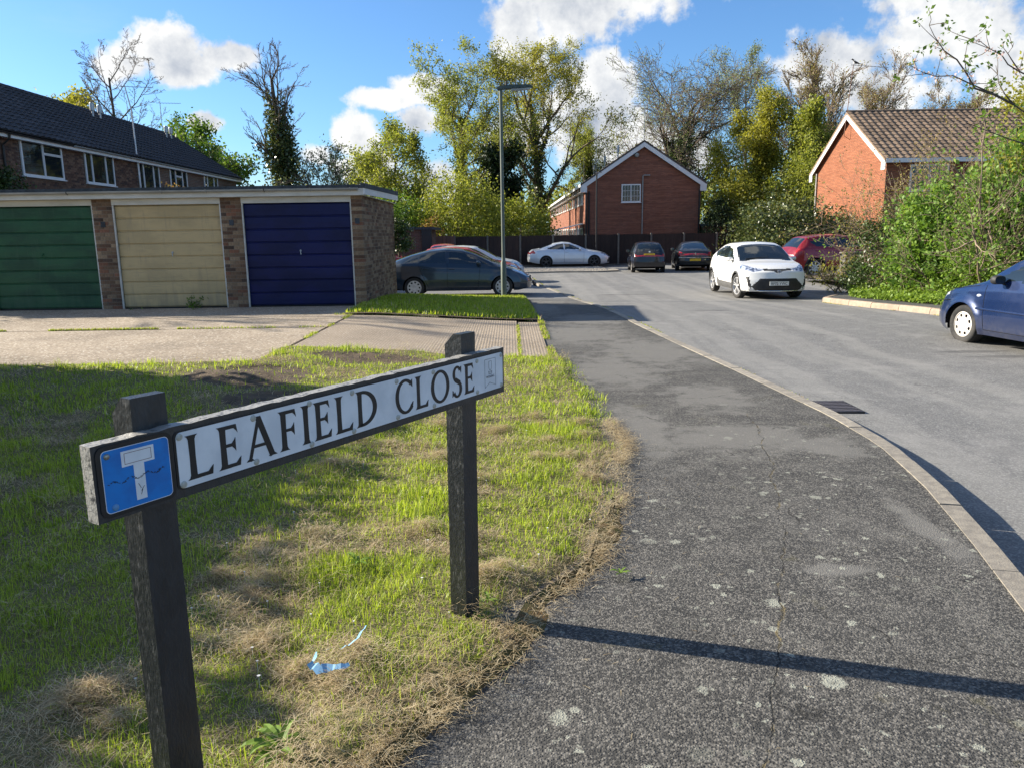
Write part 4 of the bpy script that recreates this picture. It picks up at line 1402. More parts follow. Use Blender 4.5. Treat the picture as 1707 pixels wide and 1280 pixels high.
lay1 = [(0.02, 0.51, 0.03, 0.97), (0.52, 0.98, 0.03, 0.68), (0.52, 0.98, 0.69, 0.97)]
lay2 = [(0.02, 0.22, 0.03, 0.97), (0.23, 0.70, 0.03, 0.97), (0.71, 0.98, 0.03, 0.97)]
lay3 = [(0.02, 0.30, 0.03, 0.97), (0.31, 0.70, 0.03, 0.70), (0.31, 0.70, 0.71, 0.97), (0.71, 0.98, 0.03, 0.97)]
for w, ly in zip(wins, (lay1, lay2, lay2, lay3, lay2, lay1)):
    o = window(ter, TX + 0.012, w[0], w[1], w[2], w[3], '+x', ly, curtain=((0.52, 0.98),) if ly is lay1 else ((0.03, 0.3), (0.62, 0.97)))
    o.location = (-TX, -TY0, 0)
sl = Vector((TRX - (TX + 0.30), 0, TR - (TE + 0.02)))
run = sl.length
uy = sl.normalized()
ux = Vector((0, 1, 0))
uz = ux.cross(uy)
if uz.z < 0:
    uz = -uz
rfo = MB()
e0 = Vector((TX + 0.30, 0, TE + 0.02))
for (ya, yb) in ((TY0 - 0.1, TY1 + 0.15),):
    a, c = e0 + Vector((0, ya, 0)), e0 + Vector((0, yb, 0))
    d_, e_ = c + sl, a + sl
    rfo.quad(tuple(a), tuple(c), tuple(d_), tuple(e_))
    lo = Vector((0, 0, -0.09))
    rfo.quad(tuple(a + lo), tuple(c + lo), tuple(d_ + lo), tuple(e_ + lo))
    rfo.quad(tuple(a), tuple(a + lo), tuple(e_ + lo), tuple(e_))
    rfo.quad(tuple(c), tuple(c + lo), tuple(d_ + lo), tuple(d_))
    bk = Vector((TRX * 2 - TX - 0.3, 0, TE + 0.02))
    rfo.quad(tuple(e_), tuple(d_), (bk.x, yb, bk.z), (bk.x, ya, bk.z))
roof = T(rfo, 'roof', M['tile_dark'])
tm, tmb = tile_mesh('tile', 0.33, 0.36, 0.032, M['tile_dark'])
lay_tiles(roof, tm, tmb, M['tile_dark'], Vector((TX + 0.30, TY0 - 0.1, TE + 0.02)), ux, uy, uz, TY1 + 0.15 - TY0 + 0.1, run, 0.33, 0.33, lambda p: abs(p.y - 26.5) + (0 if p.y > 24 else 6))
# ridge tiles
for k in range(int((TY1 - TY0) / 0.46)):
    y = TY0 + k * 0.46
    rm = MB()
    for j in range(6):
        a0, a1 = math.pi * j / 6, math.pi * (j + 1) / 6
        rm.quad((TRX + 0.13 * math.cos(a0), y, TR - 0.03 + 0.10 * math.sin(a0)), (TRX + 0.13 * math.cos(a1), y, TR - 0.03 + 0.10 * math.sin(a1)), (TRX + 0.125 * math.cos(a1), y + 0.45, TR - 0.035 + 0.10 * math.sin(a1)), (TRX + 0.125 * math.cos(a0), y + 0.45, TR - 0.035 + 0.10 * math.sin(a0)))
    T(rm, 'ridge_tile', M['tile_dark'], roof)
fs = MB().box(TX + 0.24, TX + 0.262, TY0 - 0.1, TY1 + 0.1, TE - 0.17, TE - 0.01)
T(fs, 'fascia', M['upvc'])
T(MB().box(TX + 0.0, TX + 0.238, TY0, TY1, TE - 0.165, TE - 0.155), 'soffit', M['upvc'])
for (ya, yb, mt) in ((TY0, 29.0, 'gutter_black'), (29.05, TY1, 'gutter_grey')):
    g_ = MB()
    for k in range(6):
        a0, a1 = math.pi + math.pi * k / 6, math.pi + math.pi * (k + 1) / 6
        xx = TX + 0.32
        g_.quad((xx + 0.055 * math.cos(a0), ya, TE - 0.02 + 0.055 * math.sin(a0)), (xx + 0.055 * math.cos(a0), yb, TE - 0.02 + 0.055 * math.sin(a0)), (xx + 0.055 * math.cos(a1), yb, TE - 0.02 + 0.055 * math.sin(a1)), (xx + 0.055 * math.cos(a1), ya, TE - 0.02 + 0.055 * math.sin(a1)))
    T(g_, 'gutter', M[mt])
T(MB().tube([(TX + 0.32, 25.4, TE - 0.08), (TX + 0.30, 25.4, TE - 0.2), (TX + 0.06, 25.4, TE - 0.4), (TX + 0.06, 25.4, 0)], 0.035, 8), 'downpipe', M['gutter_black'])
def flue(y, parent_fn, x, z0, h, nm='flue'):
    mb = MB()
    mb.lathe([(0.05, z0 - 0.3), (0.05, z0 + h * 0.45)], 10, 'z', (x, y, 0))
    mb.lathe([(0.10, z0 + h * 0.38), (0.105, z0 + h * 0.95), (0.09, z0 + h), (0.0001, z0 + h)], 12, 'z', (x, y, 0))
    mb.m = [0] * len(mb.f)
    return parent_fn(mb, nm, M['steel'])
for y in (36.9, 37.55, 44.6, 45.2):
    flue(y, T, TX - 2.9, TE + 2.2, 0.55)
def aerial(parent_fn, x, y, z, az, n=8, span=0.22, L=1.1):
    mb = MB()
    d = Vector((math.cos(az), math.sin(az), 0))
    s = Vector((-d.y, d.x, 0))
    c = Vector((x, y, z))
    mb.tube([c - d * 0.2, c + d * L], 0.012, 5)
    for k in range(n):
        p = c + d * (L * k / (n - 1))
        w = span * (1.25 - 0.5 * k / n)
        mb.tube([p - s * w, p + s * w], 0.006, 4)
    return parent_fn(mb, 'aerial', M['steel'])
T(MB().tube([(TX + 0.12, 34.35, 3.9), (TX + 0.10, 34.3, 7.0), (TX - 0.05, 34.2, 8.05)], [0.032, 0.03, 0.024], 8), 'mast', M['upvc'])
T(MB().tube([(TX + 0.12, 34.35, 4.3), (TX, 34.35, 4.3)], 0.02, 6), 'bracket', M['steel'])
aerial(T, TX - 0.05, 34.2, 7.95, 0.3)
T(MB().tube([(TRX, 46.0, TR), (TRX, 46.0, TR + 1.7)], 0.02, 6), 'mast', M['steel'])
aerial(T, TRX, 46.0, TR + 1.6, 0.2)

# ------------------------------------------------------------------ centre house
CX0, CX1, CY, CE, CA = 5.0, 12.62, 52.0, 4.80, 7.30
cen = tag(empty('brick_house', (CX0, CY, 0)), 'red brick house end gable with white bargeboards and one small window beyond the fence', 'house')
def Cc(mb, name, mats, parent=None, **k):
    o = mb.build(name, mats, parent or cen, **k)
    if parent is None:
        o.location = (-CX0, -CY, 0)
    return o
CL = 45.0
CM = (CX0 + CX1) / 2
w_ = MB()
w_.quad((CX0, CY, -0.6), (CX1, CY, -0.6), (CX1, CY, CE), (CX0, CY, CE))
w_.poly([(CX0, CY, CE), (CX1, CY, CE), (CM, CY, CA)])
w_.quad((CX1, CY, -0.6), (CX1, CY + CL, -0.6), (CX1, CY + CL, CE), (CX1, CY, CE))
w_.quad((CX0, CY + CL, -0.6), (CX0, CY, -0.6), (CX0, CY, CE), (CX0, CY + CL, CE))
w_.quad((CX1, CY + CL, -0.6), (CX0, CY + CL, -0.6), (CX0, CY + CL, CE), (CX1, CY + CL, CE))
w_.poly([(CX1, CY + CL, CE), (CX0, CY + CL, CE), (CM, CY + CL, CA)])
Cc(w_, 'wall', M['brick_red'])
ov = 0.32
r_ = MB()
k_ = (CA - CE) / (CM - CX0)
th = 0.14
def roofpt(x, y):
    return (x, y, CA + 0.16 - k_ * abs(x - CM))
for sgn, xe in ((-1, CX0 - ov), (1, CX1 + ov)):
    a, c, d_, e_ = roofpt(xe, CY - 0.25), roofpt(xe, CY + CL + 0.25), roofpt(CM, CY + CL + 0.25), roofpt(CM, CY - 0.25)
    dn = lambda p: (p[0], p[1], p[2] - 0.10)
    r_.quad(a, c, d_, e_)
    r_.quad(dn(a), dn(c), dn(d_), dn(e_))
    r_.quad(a, e_, dn(e_), dn(a))
    r_.quad(a, c, dn(c), dn(a))
    # stepped courses of tiles
    nrow = 14
    for j in range(nrow):
        f0, f1 = j / nrow, (j + 1) / nrow
        xa, xb = xe + (CM - xe) * f0, xe + (CM - xe) * f1
        pa, pb = roofpt(xa, CY - 0.25), roofpt(xb, CY - 0.25)
        r_.quad((xa, CY - 0.25, pa[2] + 0.045), (xa, CY + CL, pa[2] + 0.045), (xb, CY + CL, pb[2] + 0.012), (xb, CY - 0.25, pb[2] + 0.012))
        r_.quad((xa, CY - 0.25, pa[2] + 0.003), (xa, CY + CL, pa[2] + 0.003), (xa, CY + CL, pa[2] + 0.045), (xa, CY - 0.25, pa[2] + 0.045))
        r_.poly([(xa, CY - 0.251, pa[2] + 0.003), (xa, CY - 0.251, pa[2] + 0.045), (xb, CY - 0.251, pb[2] + 0.012)])
Cc(r_, 'roof', M['tile_mid'])
bb = MB()
for sgn, xe in ((-1, CX0 - ov), (1, CX1 + ov)):
    zt0, zt1 = CA + 0.05 - k_ * abs(xe - CM), CA + 0.05
    y0, y1 = CY - 0.235, CY - 0.205
    P_ = [(xe, zt0), (CM, zt1), (CM, zt1 - 0.30), (xe + (-sgn) * 0.42, zt0 - 0.30 + k_ * 0.42), (xe + (-sgn) * 0.42, zt0 - 0.42), (xe, zt0 - 0.42)]
    bb.prism(P_, lambda u, v, d: (u, d, v), y0, y1)
Cc(bb, 'bargeboard', M['upvc'])
so2 = MB()
for sgn, xe in ((-1, CX0 - ov), (1, CX1 + ov)):
    z = CA + 0.0 - k_ * abs(xe - CM) - 0.34
    so2.box(min(xe, xe - sgn * 0.3), max(xe, xe - sgn * 0.3), CY - 0.2, CY + CL, z, z + 0.012)
Cc(so2, 'soffit', M['upvc'])
Cc(MB().box(CX0 - ov - 0.02, CX0 - ov, CY - 0.2, CY + CL, CE - 0.22, CE - 0.03), 'fascia', M['upvc'])
Cc(MB().box(CX1 + ov, CX1 + ov + 0.02, CY - 0.2, CY + CL, CE - 0.22, CE - 0.03), 'fascia', M['upvc'])
cw = window(cen, CY - 0.004, 7.39, 8.66, 3.55, 4.72, '-y', [(0.03, 0.48, 0.04, 0.96), (0.50, 0.97, 0.04, 0.96)], curtain=False, fw=0.07)
cw.location = (-CX0, -CY, 0)
gb = MB()
for (u0, u1) in ((7.39 + 1.27 * 0.03, 7.39 + 1.27 * 0.48), (7.39 + 1.27 * 0.50, 7.39 + 1.27 * 0.97)):
    for f in (1 / 3, 2 / 3):
        x = u0 + (u1 - u0) * f
        gb.box(x - 0.008, x + 0.008, CY - 0.046, CY - 0.036, 3.63, 4.64)
    for z in (3.95, 4.3):
        gb.box(u0 + 0.03, u1 - 0.03, CY - 0.0475, CY - 0.0375, z - 0.008, z + 0.008)
gb.build('glazing_bar', M['upvc'], cw)
Cc(MB().tube([(8.78, CY - 0.06, 1.0), (8.78, CY - 0.06, 5.22), (8.85, CY - 0.06, 5.27), (9.25, CY - 0.06, 5.27)], 0.04, 6), 'soil_pipe', M['gutter_grey'])
for (x, z1) in ((CX0 + 0.25, CE - 0.5), (CX0 + 0.06, CE - 0.4), (CX1 - 0.1, CE - 0.5)):
    Cc(MB().tube([(x, CY - 0.07, z1), (x, CY - 0.07, -0.3)], 0.05, 6), 'downpipe', M['gutter_black'])
Cc(MB().tube([(CX1 + 0.36, CY + 0.1, CE - 0.1), (CX1 + 0.30, CY + 0.1, CE - 0.3), (CX1 - 0.02, CY - 0.07, CE - 0.55)], 0.04, 6), 'downpipe', M['gutter_black'])
Cc(MB().lathe([(0.0001, -0.22), (0.12, -0.2), (0.16, -0.08), (0.10, 0.0)], 12, 'y', (8.35, CY, 6.55)), 'alarm_box', M['gutter_grey'])
for k in range(8):
    y0 = CY + 1.3 + k * 5.2
    for (ya, yb) in ((y0, y0 + 1.5), (y0 + 2.6, y0 + 3.7)):
        w = window(cen, CX0 - 0.004, ya, yb, 3.5, 4.72, '-x', [(0.03, 0.49, 0.04, 0.96), (0.51, 0.97, 0.04, 0.96)], curtain=((0.05, 0.95),))
        w.location = (-CX0, -CY, 0)
        w = window(cen, CX0 - 0.004, ya, yb + 0.3, 0.7, 1.95, '-x', [(0.03, 0.49, 0.04, 0.96), (0.51, 0.97, 0.04, 0.96)], curtain=((0.05, 0.95),))
        w.location = (-CX0, -CY, 0)
# pale lean-to canopy
Cc(MB().obox((3.6, CY + 1.2, 1.95), (1.3, 0, 0.28), (0, 1.0, 0), (-0.006, 0, 0.03)), 'canopy', M['upvc'])
for x in (2.5, 4.5):
    Cc(MB().box(x, x + 0.07, CY + 0.4, CY + 0.47, -0.3, 1.62 + (x - 2.5) * 0.22), 'canopy_post', M['white_wood'])
for y in (55.5, 63, 71, 80):
    flue(y, Cc, CM - 1.2, CA - 0.5, 0.75)
Cc(MB().tube([(CM, CY - 0.05, CA), (CM, CY - 0.05, CA + 2.4)], 0.02, 5), 'mast', M['steel'])
Cc(MB().tube([(CM - 2.0, 62.0, CA - 1.2), (CM - 2.0, 62.0, CA + 1.9)], 0.02, 5), 'mast', M['steel'])
Cc(MB().tube([(CM - 2.2, 70.0, CA - 1.2), (CM - 2.2, 70.0, CA + 1.3)], 0.02, 5), 'mast', M['steel'])
aerial(Cc, CM, CY - 0.05, CA + 2.3, 2.6)
# small brick outhouse by the right corner
oh = tag(empty('outhouse', (13.9, 52.5, 0)), 'low flat roofed brick outhouse right of the red brick gable', 'outhouse')
MB().box(-1.1, 1.1, -0.6, 1.4, -0.5, 1.95).build('wall', M['brick_red'], oh)
MB().box(-1.25, 1.2, -0.75, 1.5, 1.952, 2.1).build('roof', M['felt'], oh)

# ------------------------------------------------------------------ right house
HX, HY0, HY1, HE, HR = 17.5, 36.8, 45.2, 4.90, 7.42
rh = tag(empty('gabled_house', (HX, HY0, 0)), 'orange brick house with a brown tiled roof, partly behind the right hand bushes', 'house')
def Hh(mb, name, mats, parent=None, **k):
    o = mb.build(name, mats, parent or rh, **k)
    if parent is None:
        o.location = (-HX, -HY0, 0)
    return o
HM, HL = (HY0 + HY1) / 2, 14.0
w_ = MB()
w_.quad((HX, HY1, -0.6), (HX, HY0, -0.6), (HX, HY0, HE), (HX, HY1, HE))
w_.poly([(HX, HY1, HE), (HX, HY0, HE), (HX, HM, HR - 0.1)])
w_.quad((HX, HY0, -0.6), (HX + HL, HY0, -0.6), (HX + HL, HY0, HE), (HX, HY0, HE))
w_.quad((HX + HL, HY1, -0.6), (HX, HY1, -0.6), (HX, HY1, HE), (HX + HL, HY1, HE))
w_.quad((HX + HL, HY0, -0.6), (HX + HL, HY1, -0.6), (HX + HL, HY1, HE), (HX + HL, HY0, HE))
w_.poly([(HX + HL, HY0, HE), (HX + HL, HY1, HE), (HX + HL, HM, HR - 0.1)])
Hh(w_, 'wall', M['brick_orange'])
kk = (HR - HE) / (HM - HY0)
hz = lambda y: HR + 0.05 - kk * abs(y - HM)
rr = MB()
oy = 0.35
for sgn, ye in ((-1, HY0 - oy), (1, HY1 + oy)):
    a, c, d_, e_ = (HX - 0.25, ye, hz(ye)), (HX + HL + 0.25, ye, hz(ye)), (HX + HL + 0.25, HM, hz(HM)), (HX - 0.25, HM, hz(HM))
    dn = lambda p: (p[0], p[1], p[2] - 0.10)
    rr.quad(a, c, d_, e_)
    rr.quad(dn(a), dn(c), dn(d_), dn(e_))
    rr.quad(a, e_, dn(e_), dn(a))
    rr.quad(a, c, dn(c), dn(a))
hroof = Hh(rr, 'roof', M['tile_brown'])
slv = Vector((0, HM - (HY0 - oy), hz(HM) - hz(HY0 - oy)))
uy2 = slv.normalized()
ux2 = Vector((1, 0, 0))
uz2 = ux2.cross(uy2)
tm2, tmb2 = tile_mesh('tile', 0.32, 0.37, 0.028, M['tile_brown'])
lay_tiles(hroof, tm2, tmb2, M['tile_brown'], Vector((HX - 0.25, HY0 - oy, hz(HY0 - oy))), ux2, uy2, uz2, HL + 0.5, slv.length, 0.32, 0.34, lambda p: p.x)
for k in range(int(HL / 0.46)):
    x = HX - 0.25 + k * 0.46
    rm = MB()
    for j in range(6):
        a0, a1 = math.pi * j / 6, math.pi * (j + 1) / 6
        rm.quad((x, HM + 0.13 * math.cos(a0), hz(HM) + 0.09 * math.sin(a0)), (x, HM + 0.13 * math.cos(a1), hz(HM) + 0.09 * math.sin(a1)), (x + 0.45, HM + 0.125 * math.cos(a1), hz(HM) - .004 + 0.09 * math.sin(a1)), (x + 0.45, HM + 0.125 * math.cos(a0), hz(HM) - .004 + 0.09 * math.sin(a0)))
    Hh(rm, 'ridge_tile', M['tile_brown'], hroof)
bb = MB()
for sgn, ye in ((-1, HY0 - oy), (1, HY1 + oy)):
    zt0, zt1 = hz(ye) - 0.10, hz(HM) - 0.10
    P_ = [(ye, zt0), (HM, zt1), (HM, zt1 - 0.26), (ye - sgn * 0.4, zt0 - 0.24 + kk * 0.4), (ye - sgn * 0.4, zt0 - 0.36), (ye, zt0 - 0.36)]
    bb.prism(P_, lambda u, v, d: (d, u, v), HX - 0.235, HX - 0.205)
Hh(bb, 'bargeboard', M['upvc'])
Hh(MB().box(HX - 0.2, HX + HL, HY0 - oy - 0.02, HY0 - oy, HE - 0.32, HE - 0.13), 'fascia', M['upvc'])
Hh(MB().box(HX - 0.2, HX + HL, HY0 - oy + 0.002, HY0, HE - 0.30, HE - 0.29), 'soffit', M['upvc'])
Hh(MB().tube([(HX - 0.06, HY1 - 0.3, HE - 0.2), (HX - 0.06, HY1 - 0.3, -0.3)], 0.05, 6), 'downpipe', M['gutter_grey'])
for (xa, xb) in ((18.6, 20.4), (22.2, 24.0), (26.0, 27.8)):
    w = window(rh, HY0 - 0.004, xa, xb, 3.3, 4.5, '-y', [(0.03, 0.49, 0.04, 0.96), (0.51, 0.97, 0.04, 0.96)])
    w.location = (-HX, -HY0, 0)
Hh(MB().tube([(HX + 0.35, HM + 0.0, 5.9), (HX - 0.30, HM, 6.3), (HX - 0.05, HM, 9.75)], [0.02, 0.02, 0.018], 6), 'mast', pm('rusty_mast', (0.16, 0.07, 0.04), rough=0.7))
aerial(Hh, HX - 0.05, HM, 9.72, 0.35, n=10, span=0.15, L=1.9)
aerial(Hh, HX - 0.05, HM, 8.75, 0.5, n=4, span=0.5, L=0.6)
for x in (28.0, 28.7):
    flue(HM - 0.8, Hh, x, hz(HM - 0.8), 0.75)

# ------------------------------------------------------------------ fence and far garage
fen = tag(empty('board_fence', (-3.6, 46.0, -0.3)), 'long dark brown close boarded fence with concrete posts behind the parked cars', 'fence')
x = -3.3
xs = []
while x < 13.6:
    xs.append(x)
    x += 1.83 + 0.1
pb = MB().box(0.0, 0.1, -0.02, 0.10, 0, 1.86)
pme = None
for i, x in enumerate(xs):
    if pme is None:
        o = pb.build('post', M['concrete_post'], fen)
        o.location = (x + 3.6, 0, 0)
        pme = o.data
    else:
        inst('post', pme, fen, (x + 3.6, 0, 0), (0, 0, 0), (1, 1, random.uniform(0.985, 1.01)))
    if i == len(xs) - 1:
        break
    p = MB()
    n = 16
    for k in range(n):
        a = 0.105 + 1.82 * k / n
        j = random.uniform(-0.006, 0.006)
        p.v += [(a, 0.05, 0.1), (a + 0.128, 0.035, 0.1), (a + 0.128, 0.035, 1.78 + j), (a, 0.05, 1.78 + j)]
        b0 = len(p.v) - 4
        p.f.append((b0, b0 + 1, b0 + 2, b0 + 3))
        p.m.append(0)
        p.quad((a + 0.128, 0.035, 0.1), (a + 0.128, 0.055, 0.1), (a + 0.128, 0.055, 1.78 + j), (a + 0.128, 0.035, 1.78 + j))
    p.box(0.1, 1.93, 0.056, 0.09, 0.4, 0.48).box(0.1, 1.93, 0.056, 0.09, 1.4, 1.48)
    p.box(0.1, 1.93, 0.03, 0.07, 1.785, 1.81)
    o = p.build('fence_panel', M['fence_wood'], fen)
    o.location = (x + 3.6, 0, 0)
    inst('gravel_board', (MB().box(0.1, 1.93, 0.03, 0.07, -0.05, 0.098).build('tmp_', M['concrete_post'])).data, fen, (x + 3.6, 0, 0))
    bpy.data.objects.remove(bpy.data.objects['tmp_'])
fr2 = tag(empty('short_fence', (-4.62, 45.6, -0.3)), 'sunlit red brown fence panel between the brick garage and the dark fence', 'fence')
for k in range(2):
    MB().box(k * 1.3, k * 1.3 + 0.08, -0.03, 0.06, 0, 1.95).build('post', M['fence_red'], fr2)
bdm = None
for k in range(11):
    if bdm is None:
        o = MB().box(0, 0.108, -0.02, 0.0, 0.05, 1.85).build('board', M['fence_red'], fr2)
        bdm = o.data
        o.location = (0.085, 0, 0)
    else:
        inst('board', bdm, fr2, (0.085 + k * 0.111, random.uniform(-0.004, 0.004), random.uniform(-0.01, 0.02)))
fg = tag(empty('brick_garage', (-6.2, 40.0, -0.3)), 'low dark brick garage with a black flat roof, seen past the near garage wall', 'garage')
MB().box(-3.0, 1.95, 0, 5, 0, 2.2).build('wall', M['brick_dim'], fg)
MB().box(-3.1, 2.25, -0.15, 5.1, 2.202, 2.33).build('roof', M['felt'], fg)
MB().box(1.7, 2.2, -0.1, 0.2, 0.0, 2.2).build('door_side', M['gutter_black'], fg)

# ------------------------------------------------------------------ cars
def paint(name, c, metal=0.0, rough=0.32, flake=0.0):
    m, b, bs = new_mat(name)
    co = b.n('ShaderNodeTexCoord').outputs['Object']
    n = b.noise(co, 2.2, 5, 0.6).outputs['Fac']
    n2 = b.noise(co, 14, 3, 0.6).outputs['Fac']
    col = b.mix(b.mr(n, 0.45, 0.8, 0.0, 0.04), c, (0.30, 0.28, 0.25))
    s = b.n('ShaderNodeSeparateXYZ', {0: co})
    low = b.math('MULTIPLY', b.mr(s.outputs[2], 0.2, 0.5, 0.20, 0.0), b.mr(n2, 0.3, 0.7, 0.4, 1.0))
    col = b.mix(low, col, (0.20, 0.18, 0.15))
    lk(b, col, bs.inputs['Base Color'])
    bs.inputs['Metallic'].default_value = metal
    lk(b, b.mr(n, 0.3, 0.7, rough, rough + 0.12), bs.inputs['Roughness'])
    bs.inputs['Coat Weight'].default_value = 0.8
    bs.inputs['Coat Roughness'].default_value = 0.06
    return m
M['tyre'] = pm('tyre_rubber', (0.020, 0.020, 0.020), (0.045, 0.042, 0.038), rough=0.85, scale=6, bump=0.3, bscale=80)
M['alloy'] = pm('alloy_rim', (0.62, 0.62, 0.62), (0.50, 0.50, 0.50), rough=0.35, metallic=0.4, scale=9)
M['hubcap'] = pm('plastic_hubcap', (0.62, 0.59, 0.55), (0.46, 0.43, 0.39), rough=0.5, scale=14)
M['dark_alloy'] = pm('dark_alloy_rim', (0.10, 0.10, 0.11), (0.06, 0.06, 0.065), rough=0.35, metallic=0.6)
M['cplastic'] = pm('black_car_plastic', (0.018, 0.018, 0.019), (0.03, 0.03, 0.03), rough=0.6, bump=0.2, bscale=90)
M['well'] = pm('wheel_well', (0.006, 0.006, 0.006), rough=1.0)
M['cglass'] = glass_mat('car_glass', (0.012, 0.018, 0.022), rough=0.02)
M['cglass_open'] = glass_mat('clear_car_glass', (0.02, 0.035, 0.04), alpha=0.60, rough=0.02)
M['lamp_clear'] = pm('headlight_lens', (0.48, 0.53, 0.60), (0.22, 0.26, 0.34), rough=0.12, scale=9, coat=1.0)
M['lamp_xo'] = pm('projector_headlight', (0.42, 0.47, 0.58), (0.06, 0.08, 0.14), rough=0.12, scale=16, coat=1.0, lo=0.45, hi=0.55)
M['lamp_red'] = pm('tail_light_lens', (0.42, 0.012, 0.012), (0.24, 0.006, 0.008), rough=0.15, scale=12, coat=1.0)
M['chrome'] = pm('chrome_trim', (0.7, 0.7, 0.7), rough=0.15, metallic=1.0)
M['plate_w'] = pm('white_number_plate', (0.75, 0.75, 0.72), rough=0.4)
M['plate_y'] = pm('yellow_number_plate', (0.80, 0.50, 0.02), rough=0.4)
M['seat'] = pm('car_seat_cloth', (0.045, 0.045, 0.05), (0.03, 0.03, 0.03), rough=0.9)

def gsm(a, sig):
    if sig <= 0:
        return a
    r = int(3 * sig) + 1
    k = np.exp(-0.5 * (np.arange(-r, r + 1) / sig) ** 2)
    k /= k.sum()
    p = np.concatenate([2 * a[0] - a[1:r + 1][::-1], a, 2 * a[-1] - a[-r - 1:-1][::-1]])
    return np.convolve(p, k, 'valid')
def inpoly(px, py, poly):
    px, py = np.asarray(px), np.asarray(py)
    r = np.zeros(px.shape, bool)
    n = len(poly)
    j = n - 1
    for i in range(n):
        xi, yi = poly[i]
        xj, yj = poly[j]
        c = ((yi > py) != (yj > py)) & (px < (xj - xi) * (py - yi) / (yj - yi + 1e-12) + xi)
        r ^= c
        j = i
    return r

def car(label, cat, S, loc, head, colour, ds=0.03, name='parked_car'):
    """S: dict of profiles, s measured from the front bumper backwards"""
    L = S['L']
    root = tag(empty(name, loc, head), label, cat, 'cars parked around the close')
    n = int(L / ds) + 1
    s = np.linspace(0, L, n)
    sg = 0.045 / (L / (n - 1))
    I = lambda t, q=1.0: gsm(np.interp(s, [a for a, _ in t], [c for _, c in t]), sg * q)
    top, belt, sill, hw, rw = I(S['top']), I(S['belt']), I(S['sill'], 0.5), I(S['hw'], 0.6), I(S['rw'])
    crown = S.get('crown', 0.05)
    belt = np.minimum(belt, top - 0.03)
    NS, NG, NR_, NT = max(16, min(36, int(0.75 / ds))), 10, 5, 9
    yf = S.get('yf', [(0, 0.925), (0.12, 0.975), (0.40, 1.0), (0.70, 0.985), (0.9, 0.955), (1, 0.92)])
    rings, zone = [], []
    # zone per strip between ring points
    V = []
    for i in range(n):
        z0, zb, zt, w, r = sill[i], belt[i], top[i], hw[i], rw[i]
        pts = []
        for k in range(NS + 1):
            t = k / NS
            pts.append((w * np.interp(t, [a for a, _ in yf], [c for _, c in yf]), z0 + (zb - z0) * t))
        yb = pts[-1][0]
        r = min(r, yb - 0.02)
        cr = min(crown, (zt - zb) * 0.6)
        ze = zt - cr
        # corner control point at (r, ze): straight flank then rounded shoulder
        q0 = (yb + (r - yb) * 0.86, zb + (ze - zb) * 0.86)
        q2 = (r * 0.86, ze + cr * 0.26)
        for k in range(1, NG + 1):
            t = k / NG
            bulge = 0.014 * math.sin(math.pi * t) * min(1, (ze - zb) / 0.3)
            pts.append((yb + (q0[0] - yb) * t + bulge, zb + (q0[1] - zb) * t))
        for k in range(1, NR_ + 1):
            t = k / NR_
            pts.append(((1 - t) ** 2 * q0[0] + 2 * t * (1 - t) * r + t * t * q2[0], (1 - t) ** 2 * q0[1] + 2 * t * (1 - t) * ze + t * t * q2[1]))
        for k in range(1, NT + 1):
            t = k / NT
            y = q2[0] * (1 - t)
            pts.append((y, zt - (zt - q2[1]) * (y / max(q2[0], 1e-6)) ** 2))
        V.append(pts)
    V = np.array(V)          # n, m, 2
    m = V.shape[1]
    zn = ['side'] * NS + ['glass'] * NG + ['round'] * NR_ + ['top'] * NT
    X = L / 2 - s
    # smooth sharp door level crease optional
    # full surface verts for both sides
    verts = []
    P = np.zeros((n, 2 * m - 1, 3))
    for j in range(m):
        P[:, j] = np.stack([X, V[:, j, 0], V[:, j, 1]], 1)             # left (+y)
        P[:, 2 * m - 2 - j] = np.stack([X, -V[:, j, 0], V[:, j, 1]], 1)
    P[:, m - 1, 1] = 0
    # front/rear bulge in plan: push end stations by |y|
    fb, rbg = S.get('fbulge', 0.10), S.get('rbulge', 0.08)
    w0 = hw.max()
    def bulge(P_, amt, sgn):
        yy = np.abs(P_[..., 1]) / w0
        return sgn * amt * (yy ** 2.4)
    fade_f = np.clip(1 - s / 0.9, 0, 1) ** 1.5
    fade_r = np.clip(1 - (L - s) / 0.9, 0, 1) ** 1.5
    P[..., 0] -= fade_f[:, None] * fb * (np.abs(P[..., 1]) / w0) ** 2.4
    P[..., 0] += fade_r[:, None] * rbg * (np.abs(P[..., 1]) / w0) ** 2.4
    # rake of the nose: amount by height
    def nose(z, t):
        return np.interp(z, [a for a, _ in t], [c for _, c in t])
    nf, nr = S.get('nose', [(0, 0), (2, 0)]), S.get('tail', [(0, 0), (2, 0)])
    P[..., 0] -= np.clip(1 - s / 0.7, 0, 1)[:, None] * nose(P[..., 2], nf)
    P[..., 0] += np.clip(1 - (L - s) / 0.7, 0, 1)[:, None] * nose(P[..., 2], nr)
    # wheel arches: pull nearby vertices on to the arch circle
    R = S['wr'] + S.get('gap', 0.045)
    wz = S['wr'] - 0.01
    wx = [L / 2 - S['wf'], L / 2 - S['wrr']]
    cell = 0.5 * (L / (n - 1))
    for cx in wx:
        dx, dz = P[..., 0] - cx, P[..., 2] - wz
        d = np.hypot(dx, dz)
        sel = (np.abs(d - R) < max(cell, 0.4 / NS) * 1.3) & (np.abs(P[..., 1]) > hw.max() * 0.75)
        k = np.where(sel, R / np.maximum(d, 1e-6), 1)
        P[..., 0] = np.where(sel, cx + dx * k, P[..., 0])
        P[..., 2] = np.where(sel, wz + dz * k, P[..., 2])
        # slight flare
        fl = np.exp(-((d - R) / 0.07) ** 2) * S.get('flare', 0.012) * (P[..., 2] < 0.95)
        P[..., 1] += np.sign(P[..., 1]) * fl
    flat = P.reshape(-1, 3)
